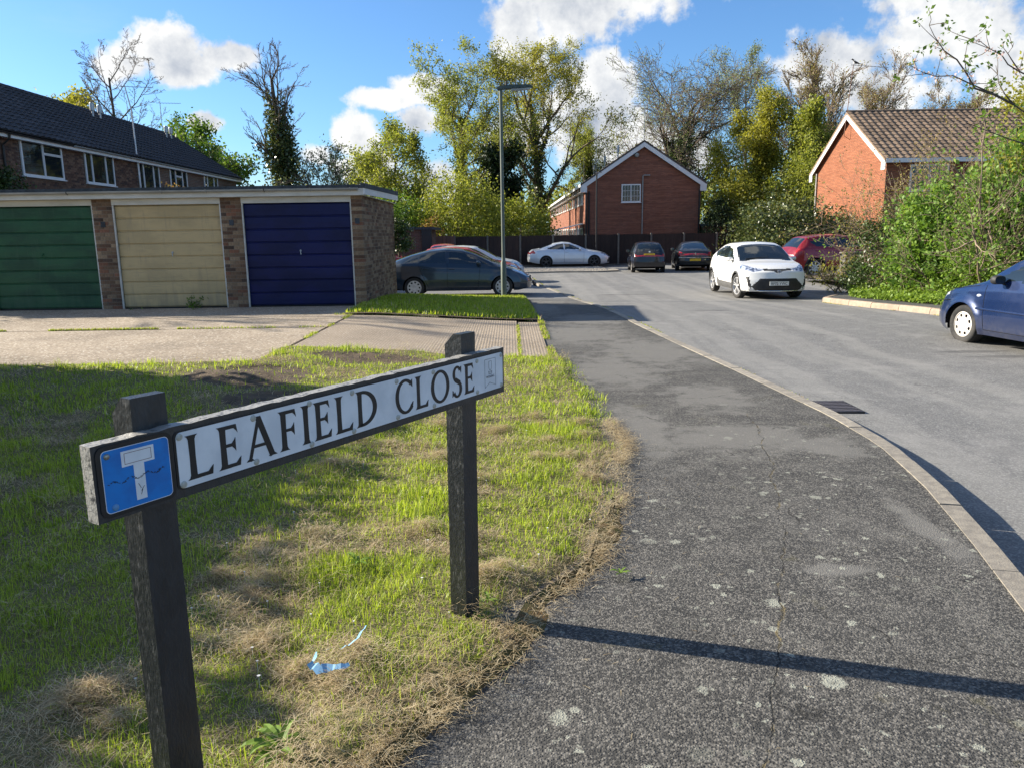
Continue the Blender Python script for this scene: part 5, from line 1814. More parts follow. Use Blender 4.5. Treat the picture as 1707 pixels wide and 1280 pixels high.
    W = 2 * m - 1
    quads, centres, zones = [], [], []
    for i in range(n - 1):
        for j in range(W - 1):
            quads.append((i * W + j, i * W + j + 1, (i + 1) * W + j + 1, (i + 1) * W + j))
            zj = j if j < m - 1 else 2 * m - 3 - j
            zones.append(zn[zj])
    nside = len(quads)
    # caps
    allv = [flat]
    base = len(flat)
    NC = 61 if ds < 0.03 else 35
    for (i, tag_, sgn) in ((0, 'front', 1), (n - 1, 'rear', -1)):
        rows = []
        cap_b = S.get('cap_f' if sgn > 0 else 'cap_r', [(0.2, 0.05), (0.8, 0.05)])
        nr_ = m
        cv = []
        for j in range(nr_):
            a = P[i, j]
            c = P[i, 2 * m - 2 - j]
            for k in range(NC):
                t = k / (NC - 1)
                p = a * (1 - t) + c * t
                amt = np.interp(a[2], [q for q, _ in cap_b], [q for _, q in cap_b])
                e = 1 - abs(2 * t - 1) ** 2.2
                # ends join the loft, centre bulges outwards to undo the plan taper
                yy = abs(p[1]) / w0
                fx = (fb if sgn > 0 else rbg) * ((abs(a[1]) / w0) ** 2.4 - yy ** 2.4)
                p = p.copy()
                p[0] += sgn * (fx + amt * e * min(1.0, abs(a[1]) / 0.4))
                cv.append(p)
        cv = np.array(cv)
        allv.append(cv)
        for j in range(nr_ - 1):
            for k in range(NC - 1):
                q = (base + j * NC + k, base + j * NC + k + 1, base + (j + 1) * NC + k + 1, base + (j + 1) * NC + k)
                quads.append(q)
                zones.append(tag_)
        base += len(cv)
    VV = np.concatenate(allv)
    Q = np.array(quads)
    C = VV[Q].mean(1)
    zones = np.array(zones)
    sC = L / 2 - C[:, 0]
    ay = np.abs(C[:, 1])
    part = np.full(len(Q), 'body', dtype=object)
    # holes for the arches
    hole = np.zeros(len(Q), bool)
    for cx in wx:
        hole |= (np.hypot(C[:, 0] - cx, C[:, 2] - wz) < R) & (zones == 'side')
    mats = {'body': colour}
    if S.get('arch_trim'):
        for q_, cx in enumerate(wx):
            for sd_ in (0, 1):
                nm_ = 'wheel_arch_trim|%d%d' % (q_, sd_)
                part[(np.hypot(C[:, 0] - cx, C[:, 2] - wz) < R + 0.055) & (zones == 'side') & ((C[:, 1] > 0) == bool(sd_))] = nm_
                mats[nm_] = M['cplastic']
    for (key, mat, zs, poly, axes) in S['parts']:
        if axes == 'sz':
            ok = inpoly(sC, C[:, 2], poly)
        elif axes == 'yz':
            ok = inpoly(ay, C[:, 2], poly)
        elif axes == 'yzs':
            ok = inpoly(ay, C[:, 2], poly) & (sC < 0.75)
        else:
            ok = inpoly(sC, ay, poly)
        ok &= np.isin(zones, zs.split())
        split = key.endswith('*')
        kk = key.rstrip('*')
        if split:
            lft = C[:, 1] > 0
            part[ok & lft] = kk + '|L'
            part[ok & ~lft] = kk + '|R'
            mats[kk + '|L'] = mats[kk + '|R'] = mat
        else:
            part[ok] = kk
            mats[kk] = mat
    for key in sorted(set(part), key=lambda k: (k != 'body', k)):
        idx = np.where((part == key) & ~hole)[0]
        if len(idx) == 0:
            continue
        q = Q[idx]
        u, inv = np.unique(q, return_inverse=True)
        inv = inv.reshape(q.shape)
        loops = inv.ravel()
        np_mesh(key.split('|')[0], VV[u], loops, np.arange(len(q)) * 4, np.full(len(q), 4), mats[key], parent=root, smooth=True)
    # seams: thin dark ribbons following the flank
    def side_y(sx, z):
        i = int(round(sx / (L / (n - 1))))
        i = max(0, min(n - 1, i))
        return float(np.interp(z, P[i, :m - NT, 2], P[i, :m - NT, 1]))
    for seam in S.get('seams', []):
        for sgn in (1, -1):
            pts = []
            for (a, c) in zip(seam[:-1], seam[1:]):
                k = max(2, int(math.hypot(c[0] - a[0], c[1] - a[1]) / 0.06))
                for t in range(k):
                    pts.append((a[0] + (c[0] - a[0]) * t / k, a[1] + (c[1] - a[1]) * t / k))
            pts.append(seam[-1])
            mb = MB()
            mb.tube([(L / 2 - a, sgn * (side_y(a, c) + 0.0005), c) for a, c in pts], 0.0045, 4)
            mb.build('panel_gap', M['well'], root)
    for (a, c) in S.get('handles', []):
        for sgn in (1, -1):
            y = side_y(a, c)
            MB().tube([(L / 2 - a + 0.09, sgn * y, c), (L / 2 - a + 0.07, sgn * (y + 0.022), c), (L / 2 - a - 0.07, sgn * (y + 0.022), c), (L / 2 - a - 0.09, sgn * y, c)], 0.011, 6).build('door_handle', S.get('handle_mat', colour), root, smooth=True)
    # rub strip
    for (a, c, z0, z1) in S.get('strips', []):
        for sgn in (1, -1):
            mb = MB()
            pts = [(L / 2 - (a + (c - a) * t / 14), sgn * (side_y(a + (c - a) * t / 14, z0 + (z1 - z0) * t / 14) + 0.004), z0 + (z1 - z0) * t / 14) for t in range(15)]
            mb.tube(pts, 0.018, 6)
            mb.build('rubbing_strip', S.get('strip_mat', colour), root, smooth=True)
    # underbody and wheel wells
    ub = MB()
    zl = float(sill.min()) + 0.03
    ub.box(-L / 2 + 0.25, L / 2 - 0.25, -hw.max() + 0.27, hw.max() - 0.27, zl, 0.62)
    for k in range(14):
        pass
    ub.build('underbody', M['well'], root)
    for cx in wx:
        for sgn in (1, -1):
            wb = MB()
            y0, y1 = sgn * (hw.max() - 0.30), sgn * (hw.max() - 0.05)
            r_ = R + 0.012
            arcp = [(r_ * math.cos(math.pi * (k / 14) * 1.16 - 0.25), r_ * math.sin(math.pi * (k / 14) * 1.16 - 0.25)) for k in range(15)]
            n0_ = len(wb.v)
            wb.v += [(cx + a, y0, wz + c) for a, c in arcp] + [(cx + a, y1, wz + c) for a, c in arcp]
            for k in range(14):
                wb.f.append((n0_ + k, n0_ + k + 1, n0_ + k + 16, n0_ + k + 15))
                wb.m.append(0)
            wb.f.append(tuple(range(n0_, n0_ + 15)))
            wb.m.append(0)
            wb.build('wheel_arch_liner', M['well'], root)
    # wheels
    wr, tw = S['wr'], 0.19
    rimr = wr * S.get('rim', 0.66)
    tyre_me = rim_me = None
    for ix, cx in enumerate(wx):
        for sgn in (1, -1):
            wroot = empty('wheel', (cx, sgn * (hw.max() * 0.985 - tw / 2 - 0.015), wr), (S.get('steer', 0) if ix == 0 else 0) + (0 if sgn > 0 else math.pi), root)
            if tyre_me is None:
                tb = MB().lathe([(rimr, -tw / 2 + 0.01), (wr * 0.93, -tw / 2), (wr * 0.99, -tw / 2 + 0.02), (wr, -tw / 4), (wr, tw / 4), (wr * 0.99, tw / 2 - 0.02), (wr * 0.95, tw / 2 - 0.004), (wr * 0.86, tw / 2), (rimr * 1.03, tw / 2 - 0.008), (rimr, tw / 2 - 0.02)], 36, 'y')
                t_ = tb.build('tyre', M['tyre'], wroot, smooth=True)
                tyre_me = t_.data
                rbm = MB()
                yo = tw / 2 - 0.022
                rbm.lathe([(rimr, tw / 2 - 0.012), (rimr * 0.95, tw / 2 - 0.008), (rimr * 0.90, tw / 2 - 0.03), (rimr * 0.88, -tw / 2 + 0.02)], 36, 'y')
                style = S.get('wheel', 'spoke5')
                if style.startswith('hub'):
                    # flat plastic cover with a ring of openings
                    no = int(style[3:] or 9)
                    a_in, a_out = rimr * 0.62, rimr * 0.84
                    rbm.lathe([(0.0001, yo + 0.012), (rimr * 0.24, yo + 0.012), (rimr * 0.27, yo + 0.004), (a_in, yo + 0.006)], 36, 'y')
                    rbm.lathe([(a_out, yo + 0.004), (rimr * 0.96, yo)], 36, 'y')
                    for k in range(no):
                        c0 = 2 * math.pi * k / no
                        hwid = math.pi / no * 0.56
                        for q in range(3):
                            b0_, b1_ = c0 - hwid + 2 * hwid * q / 3, c0 - hwid + 2 * hwid * (q + 1) / 3
                            rbm.quad(*[(r_ * math.cos(a_), yo + h_, r_ * math.sin(a_)) for r_, a_, h_ in ((a_in, b0_, .006), (a_in, b1_, .006), (a_out, b1_, .004), (a_out, b0_, .004))])
                else:
                    no = int(style[5:])
                    tw_ = 1 if 'twin' in S else 0
                    rbm.lathe([(0.0001, yo + 0.006), (rimr * 0.16, yo + 0.006), (rimr * 0.2, yo - 0.01)], 20, 'y')
                    for k in range(no):
                        a_ = 2 * math.pi * k / no + 0.3
                        for da in ((-0.17, 0.17) if S.get('twin') else (0,)):
                            r0, r1 = rimr * 0.14, rimr * 0.93
                            a1_ = a_ + da
                            w_0, w_1 = rimr * (0.06 if S.get('twin') else 0.12), rimr * (0.045 if S.get('twin') else 0.08)
                            d0 = Vector((math.cos(a_), 0, math.sin(a_)))
                            d1 = Vector((math.cos(a1_), 0, math.sin(a1_)))
                            n0 = Vector((-d0.z, 0, d0.x))
                            n1_ = Vector((-d1.z, 0, d1.x))
                            A = [d0 * r0 - n0 * w_0, d0 * r0 + n0 * w_0, d1 * r1 + n1_ * w_1, d1 * r1 - n1_ * w_1]
                            up_ = Vector((0, yo, 0))
                            dn_ = Vector((0, yo - 0.03, 0))
                            rbm.quad(*[tuple(p + up_) for p in A])
                            for q in range(4):
                                p, p2 = A[q], A[(q + 1) % 4]
                                rbm.quad(tuple(p + up_), tuple(p2 + up_), tuple(p2 + dn_), tuple(p + dn_))
                o = rbm.build('rim', S.get('rim_mat', M['alloy']), wroot)
                shade_auto(o, 35)
                rim_me = o.data
                db = MB().lathe([(0.0001, 0.0), (rimr * 0.9, 0.0), (rimr * 0.9, -0.03)], 24, 'y')
                o = db.build('brake_disc', M['well'], wroot)
                disc_me = o.data
                if style.startswith('spoke'):
                    pass
            else:
                o = inst('tyre', tyre_me, wroot)
                inst('rim', rim_me, wroot)
                inst('brake_disc', disc_me, wroot)
    # mirrors
    ms, mz = S['mirror']
    for sgn in (1, -1):
        y = side_y(ms, mz)
        mb = MB()
        c = Vector((L / 2 - ms, sgn * (y + 0.11), mz + 0.05))
        prof = [(0.0, 0.05), (0.25, 0.88), (0.5, 1.0), (0.8, 0.95), (1.0, 0.85)]
        rings_ = []
        nn = 14
        b0_ = len(mb.v)
        for (t, r_) in prof:
            for k in range(nn):
                a_ = 2 * math.pi * k / nn
                ca, sa = math.cos(a_), math.sin(a_)
                ex = abs(ca) ** 0.7 * (1 if ca > 0 else -1)
                ez = abs(sa) ** 0.7 * (1 if sa > 0 else -1)
                mb.v.append((c.x + 0.07 - 0.13 * t, c.y + 0.095 * r_ * ex, c.z + 0.065 * r_ * ez))
        for q in range(len(prof) - 1):
            for k in range(nn):
                a_ = b0_ + q * nn + k
                c_ = b0_ + q * nn + (k + 1) % nn
                mb.f.append((a_, c_, c_ + nn, a_ + nn))
                mb.m.append(0)
        mb.f.append(tuple(b0_ + k for k in range(nn)))
        mb.m.append(0)
        mb.f.append(tuple(b0_ + (len(prof) - 1) * nn + k for k in range(nn)))
        mb.m.append(1)
        mb.tube([(c.x - 0.01, sgn * (y - 0.01), mz - 0.01), (c.x - 0.01, sgn * (y + 0.06), mz + 0.015)], 0.022, 6, m=2)
        o = mb.build('mirror', [S.get('mirror_mat', colour), M['cglass'], M['cplastic']], root)
        shade_auto(o, 50)
    # interior seen through the glass
    if S.get('seats'):
        for (a, z) in S['seats']:
            for y in (0.36, -0.36):
                o = MB().box(-0.06, 0.06, -0.24, 0.24, 0.5, z - 0.22).box(-0.05, 0.05, -0.13, 0.13, z - 0.2, z).build('seat', M['seat'], root, bevel=0.03)
                o.location = (L / 2 - a, y, 0)
                o.rotation_euler = (0, -0.2, 0)
                o.location.x += 0.2
    # number plates
    for (where, z, mat, txt) in S.get('plates', []):
        i = 0 if where == 'front' else n - 1
        cv = allv[1] if where == 'front' else allv[2]
        kc = NC // 2
        col_ = cv.reshape(m, NC, 3)[:, kc]
        x = float(np.interp(z, col_[:, 2], col_[:, 0]))
        sg_ = 1 if where == 'front' else -1
        proot = MB().box(-0.004, 0.004, -0.26, 0.26, -0.055, 0.055).build('number_plate', mat, root)
        proot.location = (x + sg_ * 0.03, 0, z)
        if where != 'front':
            proot.rotation_euler = (0, 0, math.pi)
        if txt:
            text_mesh(txt, 0.108, M['plate_black'], proot, 'plate_text', (0.006, 0, -0.040), (math.pi / 2, 0, math.pi / 2), 0.0008, sx=0.88)
    for fn in S.get('extra', []):
        fn(root, L, hw.max(), side_y)
    return root

def badge(xf_, z, r, mat, kind='disc'):
    def fn(root, L, w, sy):
        x = L / 2 - xf_
        sgn = 1 if xf_ < L / 2 else -1
        mb = MB()
        if kind == 'oval':
            for (ry, rz_, cy, cz) in ((r, r * 0.68, 0, 0), (r * 0.42, r * 0.62, 0, 0), (r * 0.66, r * 0.22, 0, r * 0.30)):
                pts = [(x, cy + ry * math.cos(a), z + cz + rz_ * math.sin(a)) for a in [2 * math.pi * k / 24 for k in range(25)]]
                mb.tube(pts, 0.0055, 5, cap=False)
        elif kind == 'diamond':
            h = r
            mb.prism([(0, -h * 1.3), (h * 0.8, 0), (0, h * 1.3), (-h * 0.8, 0)], lambda u, v, d: (x + sgn * d, u, z + v), 0, 0.012)
        else:
            mb.lathe([(0.0001, sgn * 0.012), (r, sgn * 0.01), (r, 0)], 18, 'x', (x, 0, z))
        mb.build('badge', mat, root)
    return fn

CM_ = M
# --- white crossover -------------------------------------------------
GLS, PLA = M['cglass'], M['cplastic']
def crossover_parts():
    FS = 'front side glass round top'
    return [
        ('bumper_skirt', PLA, 'front side', [(-1, 0.0), (1.2, 0.0), (1.2, 0.25), (-1, 0.235)], 'yzs'),
        ('windscreen', GLS, 'top round glass', [(1.17, -1), (1.15, 0.45), (1.10, 0.66), (1.16, 0.745), (1.80, 0.645), (1.90, 0.5), (1.93, -1)], 'sy'),
        ('rear_window', GLS, 'top round', [(3.62, -1), (3.62, 0.56), (4.12, 0.58), (4.12, -1)], 'sy'),
        ('side_window*', GLS, 'glass', [(1.48, 1.075), (1.98, 1.37), (2.5, 1.45), (3.1, 1.40), (3.55, 1.27), (3.30, 1.13), (2.4, 1.09)], 'sz'),
        ('lower_grille', PLA, FS, [(-1, 0.275), (0.60, 0.275), (0.71, 0.37), (0.49, 0.585), (-1, 0.60)], 'yzs'),
        ('upper_grille', PLA, FS, [(-1, 0.735), (0.06, 0.735), (0.12, 0.785), (0.42, 0.805), (0.42, 0.845), (-1, 0.835)], 'yzs'),
        ('fog_lamp*', PLA, FS, [(0.70, 0.30), (0.775, 0.40), (0.82, 0.64), (0.76, 0.65), (0.73, 0.50)], 'yzs'),
        ('headlight*', M['lamp_xo'], FS, [(0.36, 0.825), (0.44, 0.79), (0.66, 0.765), (0.84, 0.82), (1.1, 0.87), (1.1, 0.965), (0.78, 0.945), (0.60, 0.885)], 'yzs'),
        ('sill_cladding*', pm('grey_cladding', (0.10, 0.10, 0.10), (0.07, 0.07, 0.07), rough=0.7), 'side', [(1.28, 0.15), (3.0, 0.15), (3.05, 0.55), (2.75, 0.40), (1.30, 0.40)], 'sz'),
        ('tail_light*', M['lamp_red'], 'side rear glass', [(3.95, 0.85), (4.5, 0.82), (4.5, 1.04), (4.0, 1.02)], 'sz'),
    ]
white = paint('white_car_paint', (0.76, 0.76, 0.74), rough=0.3)
XO = dict(L=4.39,
    top=[(0, 0.80), (0.10, 0.885), (0.35, 0.945), (0.8, 1.0), (1.12, 1.045), (1.45, 1.25), (1.85, 1.475), (2.2, 1.55), (2.7, 1.555), (3.2, 1.51), (3.62, 1.40), (3.95, 1.22), (4.2, 1.06), (4.32, 0.98), (4.39, 0.86)],
    belt=[(0, 0.76), (0.10, 0.835), (0.35, 0.895), (0.8, 0.945), (1.3, 1.02), (2.2, 1.05), (3.0, 1.09), (3.6, 1.16), (4.1, 1.02), (4.3, 0.93), (4.39, 0.82)],
    sill=[(0, 0.24), (0.3, 0.20), (1.2, 0.22), (3.1, 0.22), (4.0, 0.26), (4.39, 0.32)],
    hw=[(0, 0.79), (0.15, 0.83), (0.45, 0.885), (0.9, 0.90), (1.5, 0.875), (2.6, 0.87), (3.3, 0.90), (3.8, 0.895), (4.2, 0.83), (4.39, 0.74)],
    rw=[(0, 0.64), (0.4, 0.78), (1.0, 0.82), (1.2, 0.80), (1.5, 0.735), (1.9, 0.665), (2.5, 0.645), (3.2, 0.61), (3.8, 0.62), (4.2, 0.66), (4.39, 0.6)],
    nose=[(0.2, 0.06), (0.3, 0.0), (0.55, 0.01), (0.75, 0.06), (0.95, 0.20)], tail=[(0.2, 0.05), (0.5, 0.0), (0.8, 0.05), (1.1, 0.12)],
    cap_f=[(0.2, 0.03), (0.5, 0.05), (0.8, 0.03)], fbulge=0.20, rbulge=0.14,
    wf=0.95, wrr=3.59, wr=0.345, rim=0.71, wheel='spoke5', twin=True, steer=0.16, flare=0.028, arch_trim=True,
    parts=crossover_parts(), mirror=(1.55, 1.02), seams=[[(1.30, 0.42), (1.36, 0.98)], [(2.55, 1.06), (2.5, 0.42)], [(2.5, 0.40), (1.3, 0.40)], [(0.55, 0.93), (1.15, 1.0)]], handles=[(2.32, 0.93)],
    plates=[('front', 0.46, M['plate_w'], 'RF72 YWC')],
    extra=[badge(-0.035, 0.785, 0.055, M['chrome'], 'oval'),
        lambda root, L, w, sy: MB().tube([(L / 2 - 0.20, -0.66, 0.30), (L / 2 - 0.02, -0.5, 0.255), (L / 2 + 0.030, 0, 0.250), (L / 2 - 0.02, 0.5, 0.255), (L / 2 - 0.20, 0.66, 0.30)], 0.022, 8).build('bumper_trim', M['chrome'], root, smooth=True),
        lambda root, L, w, sy: MB().tube([(L / 2 - 1.26, 0.1, 1.13), (L / 2 - 1.20, -0.55, 1.10)], 0.010, 6).build('wiper', PLA, root)])
def HDG(d):
    return math.radians(d)
ROADZ = lambda x, y: float(gr(x, y))
car('white crossover facing the camera on the right of the road, plate RF72 YWC', 'car', XO, (7.27, 23.15, ROADZ(7.2, 22)), HDG(-90), white, ds=0.024)

# --- dark blue-grey five door liftback in the bays ---------------------
def hatch_parts(win, ws, rwn, tl_side, hl_side, extra=()):
    return [('windscreen', GLS, 'top round', ws, 'sy'), ('rear_window', GLS, 'top round', rwn, 'sy'), ] + [('side_window*', M['cglass'] if False else GLS, 'glass', w, 'sz') for w in win] + \
        [('tail_light*', M['lamp_red'], 'side rear glass', tl_side, 'sz'), ('headlight*', M['lamp_clear'], 'side front glass round', hl_side, 'sz')] + list(extra)
PR = dict(L=4.45,
    top=[(0, 0.62), (0.12, 0.74), (0.5, 0.87), (0.95, 1.00), (1.15, 1.07), (1.7, 1.33), (2.15, 1.46), (2.6, 1.49), (3.1, 1.45), (3.7, 1.31), (4.15, 1.17), (4.35, 1.10), (4.45, 0.95)],
    belt=[(0, 0.58), (0.12, 0.70), (0.5, 0.82), (0.95, 0.91), (1.5, 0.95), (2.5, 0.99), (3.3, 1.02), (3.9, 1.04), (4.3, 1.02), (4.45, 0.90)],
    sill=[(0, 0.24), (0.3, 0.19), (1.0, 0.20), (3.6, 0.20), (4.2, 0.28), (4.45, 0.36)],
    hw=[(0, 0.66), (0.2, 0.77), (0.6, 0.85), (1.2, 0.862), (3.4, 0.862), (4.0, 0.83), (4.45, 0.70)],
    rw=[(0, 0.5), (0.9, 0.66), (1.3, 0.66), (1.9, 0.57), (2.6, 0.55), (3.4, 0.54), (4.1, 0.58), (4.45, 0.55)],
    nose=[(0.2, 0.04), (0.45, 0.0), (0.7, 0.10)], tail=[(0.2, 0.05), (0.6, 0), (1.0, 0.06)], fbulge=0.22, rbulge=0.10,
    wf=0.88, wrr=3.58, wr=0.31, rim=0.70, wheel='hub9', rim_mat=M['hubcap'],
    parts=hatch_parts([[(1.32, 1.0), (1.62, 1.12), (1.66, 1.0)], [(1.70, 1.0), (1.70, 1.16), (2.05, 1.325), (2.52, 1.375), (2.50, 1.035)], [(2.60, 1.035), (2.62, 1.38), (3.05, 1.34), (3.42, 1.24), (3.40, 1.06)], [(3.46, 1.07), (3.48, 1.215), (3.80, 1.09)]],
        [(1.10, -1), (1.12, 0.5), (1.18, 0.62), (1.98, 0.53), (2.05, 0.35), (2.08, -1)], [(3.5, -1), (3.5, 0.47), (4.2, 0.5), (4.2, -1)],
        [(4.22, 0.75), (4.6, 0.75), (4.6, 1.02), (4.3, 1.02)], [(-0.2, 0.58), (0.1, 0.60), (0.62, 0.80), (0.5, 0.82), (-0.2, 0.70)]),
    mirror=(1.60, 0.99), seams=[[(1.62, 0.30), (1.55, 0.96)], [(2.56, 1.02), (2.56, 0.32)], [(1.62, 0.30), (3.15, 0.30)], [(3.15, 0.32), (3.35, 0.75), (3.45, 1.05)]],
    handles=[(2.42, 0.86), (3.22, 0.88)], seats=[(2.3, 1.22), (3.2, 1.2)])
dkblue = paint('dark_teal_blue_paint', (0.012, 0.028, 0.048), metal=0.3, rough=0.3)
car('dark blue liftback car parked side on just behind the lamp post', 'car', PR, (-0.245 - (4.45 / 2 - 0.88), 24.47, -0.275), HDG(0), dkblue, ds=0.028)

# small hatchback template, many uses
HB = dict(L=4.0,
    top=[(0, 0.66), (0.08, 0.78), (0.35, 0.87), (0.85, 0.95), (1.05, 1.0), (1.55, 1.30), (1.9, 1.43), (2.4, 1.47), (3.0, 1.45), (3.4, 1.40), (3.72, 1.20), (3.9, 1.0), (4.0, 0.85)],
    belt=[(0, 0.60), (0.1, 0.72), (0.4, 0.80), (0.9, 0.88), (1.5, 0.91), (2.5, 0.94), (3.4, 0.98), (3.9, 0.95), (4.0, 0.80)],
    sill=[(0, 0.22), (0.3, 0.17), (1.0, 0.18), (3.2, 0.18), (3.7, 0.24), (4.0, 0.30)],
    hw=[(0, 0.68), (0.15, 0.76), (0.4, 0.81), (0.9, 0.825), (3.0, 0.825), (3.6, 0.80), (4.0, 0.72)],
    rw=[(0, 0.52), (0.9, 0.66), (1.3, 0.65), (1.8, 0.57), (2.4, 0.55), (3.3, 0.54), (3.8, 0.60), (4.0, 0.6)],
    nose=[(0.2, 0.03), (0.45, 0.0), (0.75, 0.08), (0.9, .12)], tail=[(0.2, 0.04), (0.5, 0.0), (1.0, 0.05)], fbulge=0.16, rbulge=0.08,
    wf=0.80, wrr=3.26, wr=0.29, rim=0.66, wheel='hub8', rim_mat=M['hubcap'],
    parts=hatch_parts([[(1.30, 0.965), (1.60, 1.13), (2.0, 1.335), (2.35, 1.36), (2.33, 0.985)], [(2.43, 0.985), (2.45, 1.36), (2.95, 1.345), (3.2, 1.22), (3.2, 1.0)]],
        [(1.02, -1), (1.04, 0.5), (1.10, 0.61), (1.74, 0.53), (1.82, 0.35), (1.84, -1)], [(3.42, -1), (3.42, 0.5), (3.80, 0.56), (3.80, -1)],
        [(3.86, 0.78), (4.2, 0.78), (4.2, 0.95), (3.88, 0.95)], [(-0.2, 0.58), (0.1, 0.60), (0.40, 0.72), (0.36, 0.80), (-0.2, 0.76)],
        [('grille', PLA, 'front', [(-1, 0.60), (0.30, 0.60), (0.30, 0.68), (-1, 0.68)], 'yz'), ('lower_grille', PLA, 'front', [(-1, 0.28), (0.5, 0.28), (0.5, 0.40), (-1, 0.40)], 'yz')]),
    mirror=(1.50, 0.945), seams=[[(1.25, 0.26), (1.20, 0.90)], [(2.38, 0.94), (2.38, 0.28)], [(1.25, 0.26), (2.9, 0.26)], [(0.42, 0.80), (1.05, 0.885)]],
    handles=[(2.2, 0.80), (3.05, 0.83)])
def var(base, **k):
    d = dict(base)
    d.update(k)
    return d
# --- blue hatchback at the right edge ---------------------------------
blue = paint('mid_blue_car_paint', (0.006, 0.020, 0.075), metal=0.3, rough=0.24)
def side_repeater(root, L, w, sy):
    for sgn in (1, -1):
        y = sy(1.10, 0.745)
        o = MB().lathe([(0.0001, 0.012), (0.03, 0.01), (0.04, 0.0)], 12, 'y').build('side_repeater', M['lamp_clear'], root)
        o.location = (L / 2 - 1.10, sgn * y, 0.745)
        o.rotation_euler = (0, 0, 0 if sgn > 0 else math.pi)
        o.scale = (1.2, 1, 0.6)
BL = var(HB, strips=[(1.10, 3.2, 0.56, 0.545)], extra=[side_repeater], mirror_mat=M['cplastic'], flare=0.03, gap=0.055, seats=[(2.2, 1.22), (3.0, 1.2)],
    seams=HB['seams'] + [[(0.05, 0.60), (0.50, 0.64)]])
BL['parts'] = [p if p[0] != 'side_window*' else (p[0], M['cglass'], *p[2:]) for p in HB['parts']]
wx_, wy_ = 6.90, 11.57
hd = math.radians(97)
# near side front wheel sits at (wx_, wy_); the car looks up the road
dx_, dy_ = math.cos(hd), math.sin(hd)
cx_ = wx_ - dx_ * (2.0 - 0.80) + dy_ * 0.72
cy_ = wy_ - dy_ * (2.0 - 0.80) - dx_ * 0.72
car('blue hatchback with a silver hubcap, cut off by the right edge of the picture', 'car', BL, (cx_, cy_, ROADZ(7.6, 11)), hd, blue, ds=0.022)

# --- silver saloon -----------------------------------------------------
SL = dict(L=4.65,
    top=[(0, 0.62), (0.1, 0.74), (0.5, 0.86), (1.1, 0.97), (1.35, 1.03), (1.85, 1.26), (2.3, 1.40), (2.7, 1.43), (3.2, 1.36), (3.7, 1.20), (4.1, 1.06), (4.5, 1.01), (4.65, 0.86)],
    belt=[(0, 0.58), (0.1, 0.70), (0.5, 0.80), (1.1, 0.88), (1.8, 0.93), (2.8, 0.97), (3.6, 0.99), (4.1, 0.985), (4.55, 0.94), (4.65, 0.80)],
    sill=[(0, 0.22), (0.3, 0.17), (1.0, 0.18), (3.9, 0.18), (4.4, 0.26), (4.65, 0.32)],
    hw=[(0, 0.70), (0.2, 0.80), (0.6, 0.89), (1.2, 0.90), (3.7, 0.90), (4.2, 0.87), (4.65, 0.76)],
    rw=[(0, 0.5), (1.1, 0.70), (1.6, 0.66), (2.2, 0.56), (2.8, 0.54), (3.4, 0.55), (4.0, 0.62), (4.65, 0.6)],
    nose=[(0.2, 0.04), (0.5, 0.0), (0.75, 0.10)], tail=[(0.2, 0.05), (0.5, 0.0), (0.9, 0.05)], fbulge=0.2, rbulge=0.12,
    wf=0.92, wrr=3.65, wr=0.325, rim=0.74, wheel='spoke5', twin=True, rim_mat=M['dark_alloy'],
    parts=hatch_parts([[(1.62, 1.0), (1.95, 1.13), (2.3, 1.285), (2.6, 1.315), (2.58, 1.01)], [(2.64, 1.01), (2.66, 1.315), (3.05, 1.27), (3.55, 1.08), (3.55, 1.02)]],
        [(1.32, -1), (1.36, 0.5), (1.42, 0.63), (2.12, 0.53), (2.2, 0.35), (2.22, -1)], [(3.3, -1), (3.3, 0.48), (4.0, 0.55), (4.0, -1)],
        [(4.25, 0.80), (4.8, 0.76), (4.8, 0.93), (4.3, 0.93)], [(-0.2, 0.56), (0.12, 0.58), (0.6, 0.78), (0.4, 0.79), (-0.2, 0.70)],
        [('front_grille', PLA, 'front side', [(-0.2, 0.28), (0.18, 0.26), (0.12, 0.5), (-0.2, 0.52)], 'sz')]),
    mirror=(1.72, 0.97), seams=[[(1.52, 0.28), (1.5, 0.92)], [(2.62, 1.0), (2.62, 0.28)], [(1.52, 0.28), (3.25, 0.28)]], handles=[(2.48, 0.84), (3.35, 0.87)])
silver = paint('silver_car_paint', (0.62, 0.66, 0.70), metal=0.4, rough=0.32)
car('silver coupe saloon side on in front of the dark fence', 'car', SL, (4.77 - (4.65 / 2 - 0.92), 44.9, -0.285), HDG(0), silver, ds=0.045)

# --- dark hatch and dark saloon with their tails to us -----------------
blk = paint('black_car_paint', (0.004, 0.004, 0.009), metal=0.2, rough=0.28)
char = paint('charcoal_car_paint', (0.010, 0.013, 0.016), metal=0.35, rough=0.3)
def rear_parts(base, z0, z1, y0):
    return base['parts'] + [('tail_light*', M['lamp_red'], 'rear', [(y0, z0), (1, z0), (1, z1), (y0 + 0.04, z1)], 'yz')]
DHX = var(HB, parts=rear_parts(HB, 0.78, 0.95, 0.50), L=4.0, plates=[('rear', 0.86, M['plate_y'], None)], extra=[badge(4.03, 0.99, 0.045, M['chrome'])], wheel='spoke5')
del DHX['seams']
car('black hatchback with a yellow rear plate, tail out, right of the silver saloon', 'car', DHX, (6.75, 38.7, -0.30), HDG(85), blk, ds=0.045)
DSX = var(SL, parts=rear_parts(SL, 0.74, 0.93, 0.42), plates=[('rear', 0.56, M['plate_y'], None)], extra=[badge(4.73, 0.86, 0.05, M['chrome'], 'diamond'),
    lambda root, L, w, sy: MB().tube([(-L / 2 - 0.0, -0.78, 0.66), (-L / 2 - 0.06, -0.4, 0.66), (-L / 2 - 0.075, 0, 0.66), (-L / 2 - 0.06, 0.4, 0.66), (-L / 2 - 0.0, 0.78, 0.66)], 0.014, 6).build('bumper_trim', M['chrome'], root)])
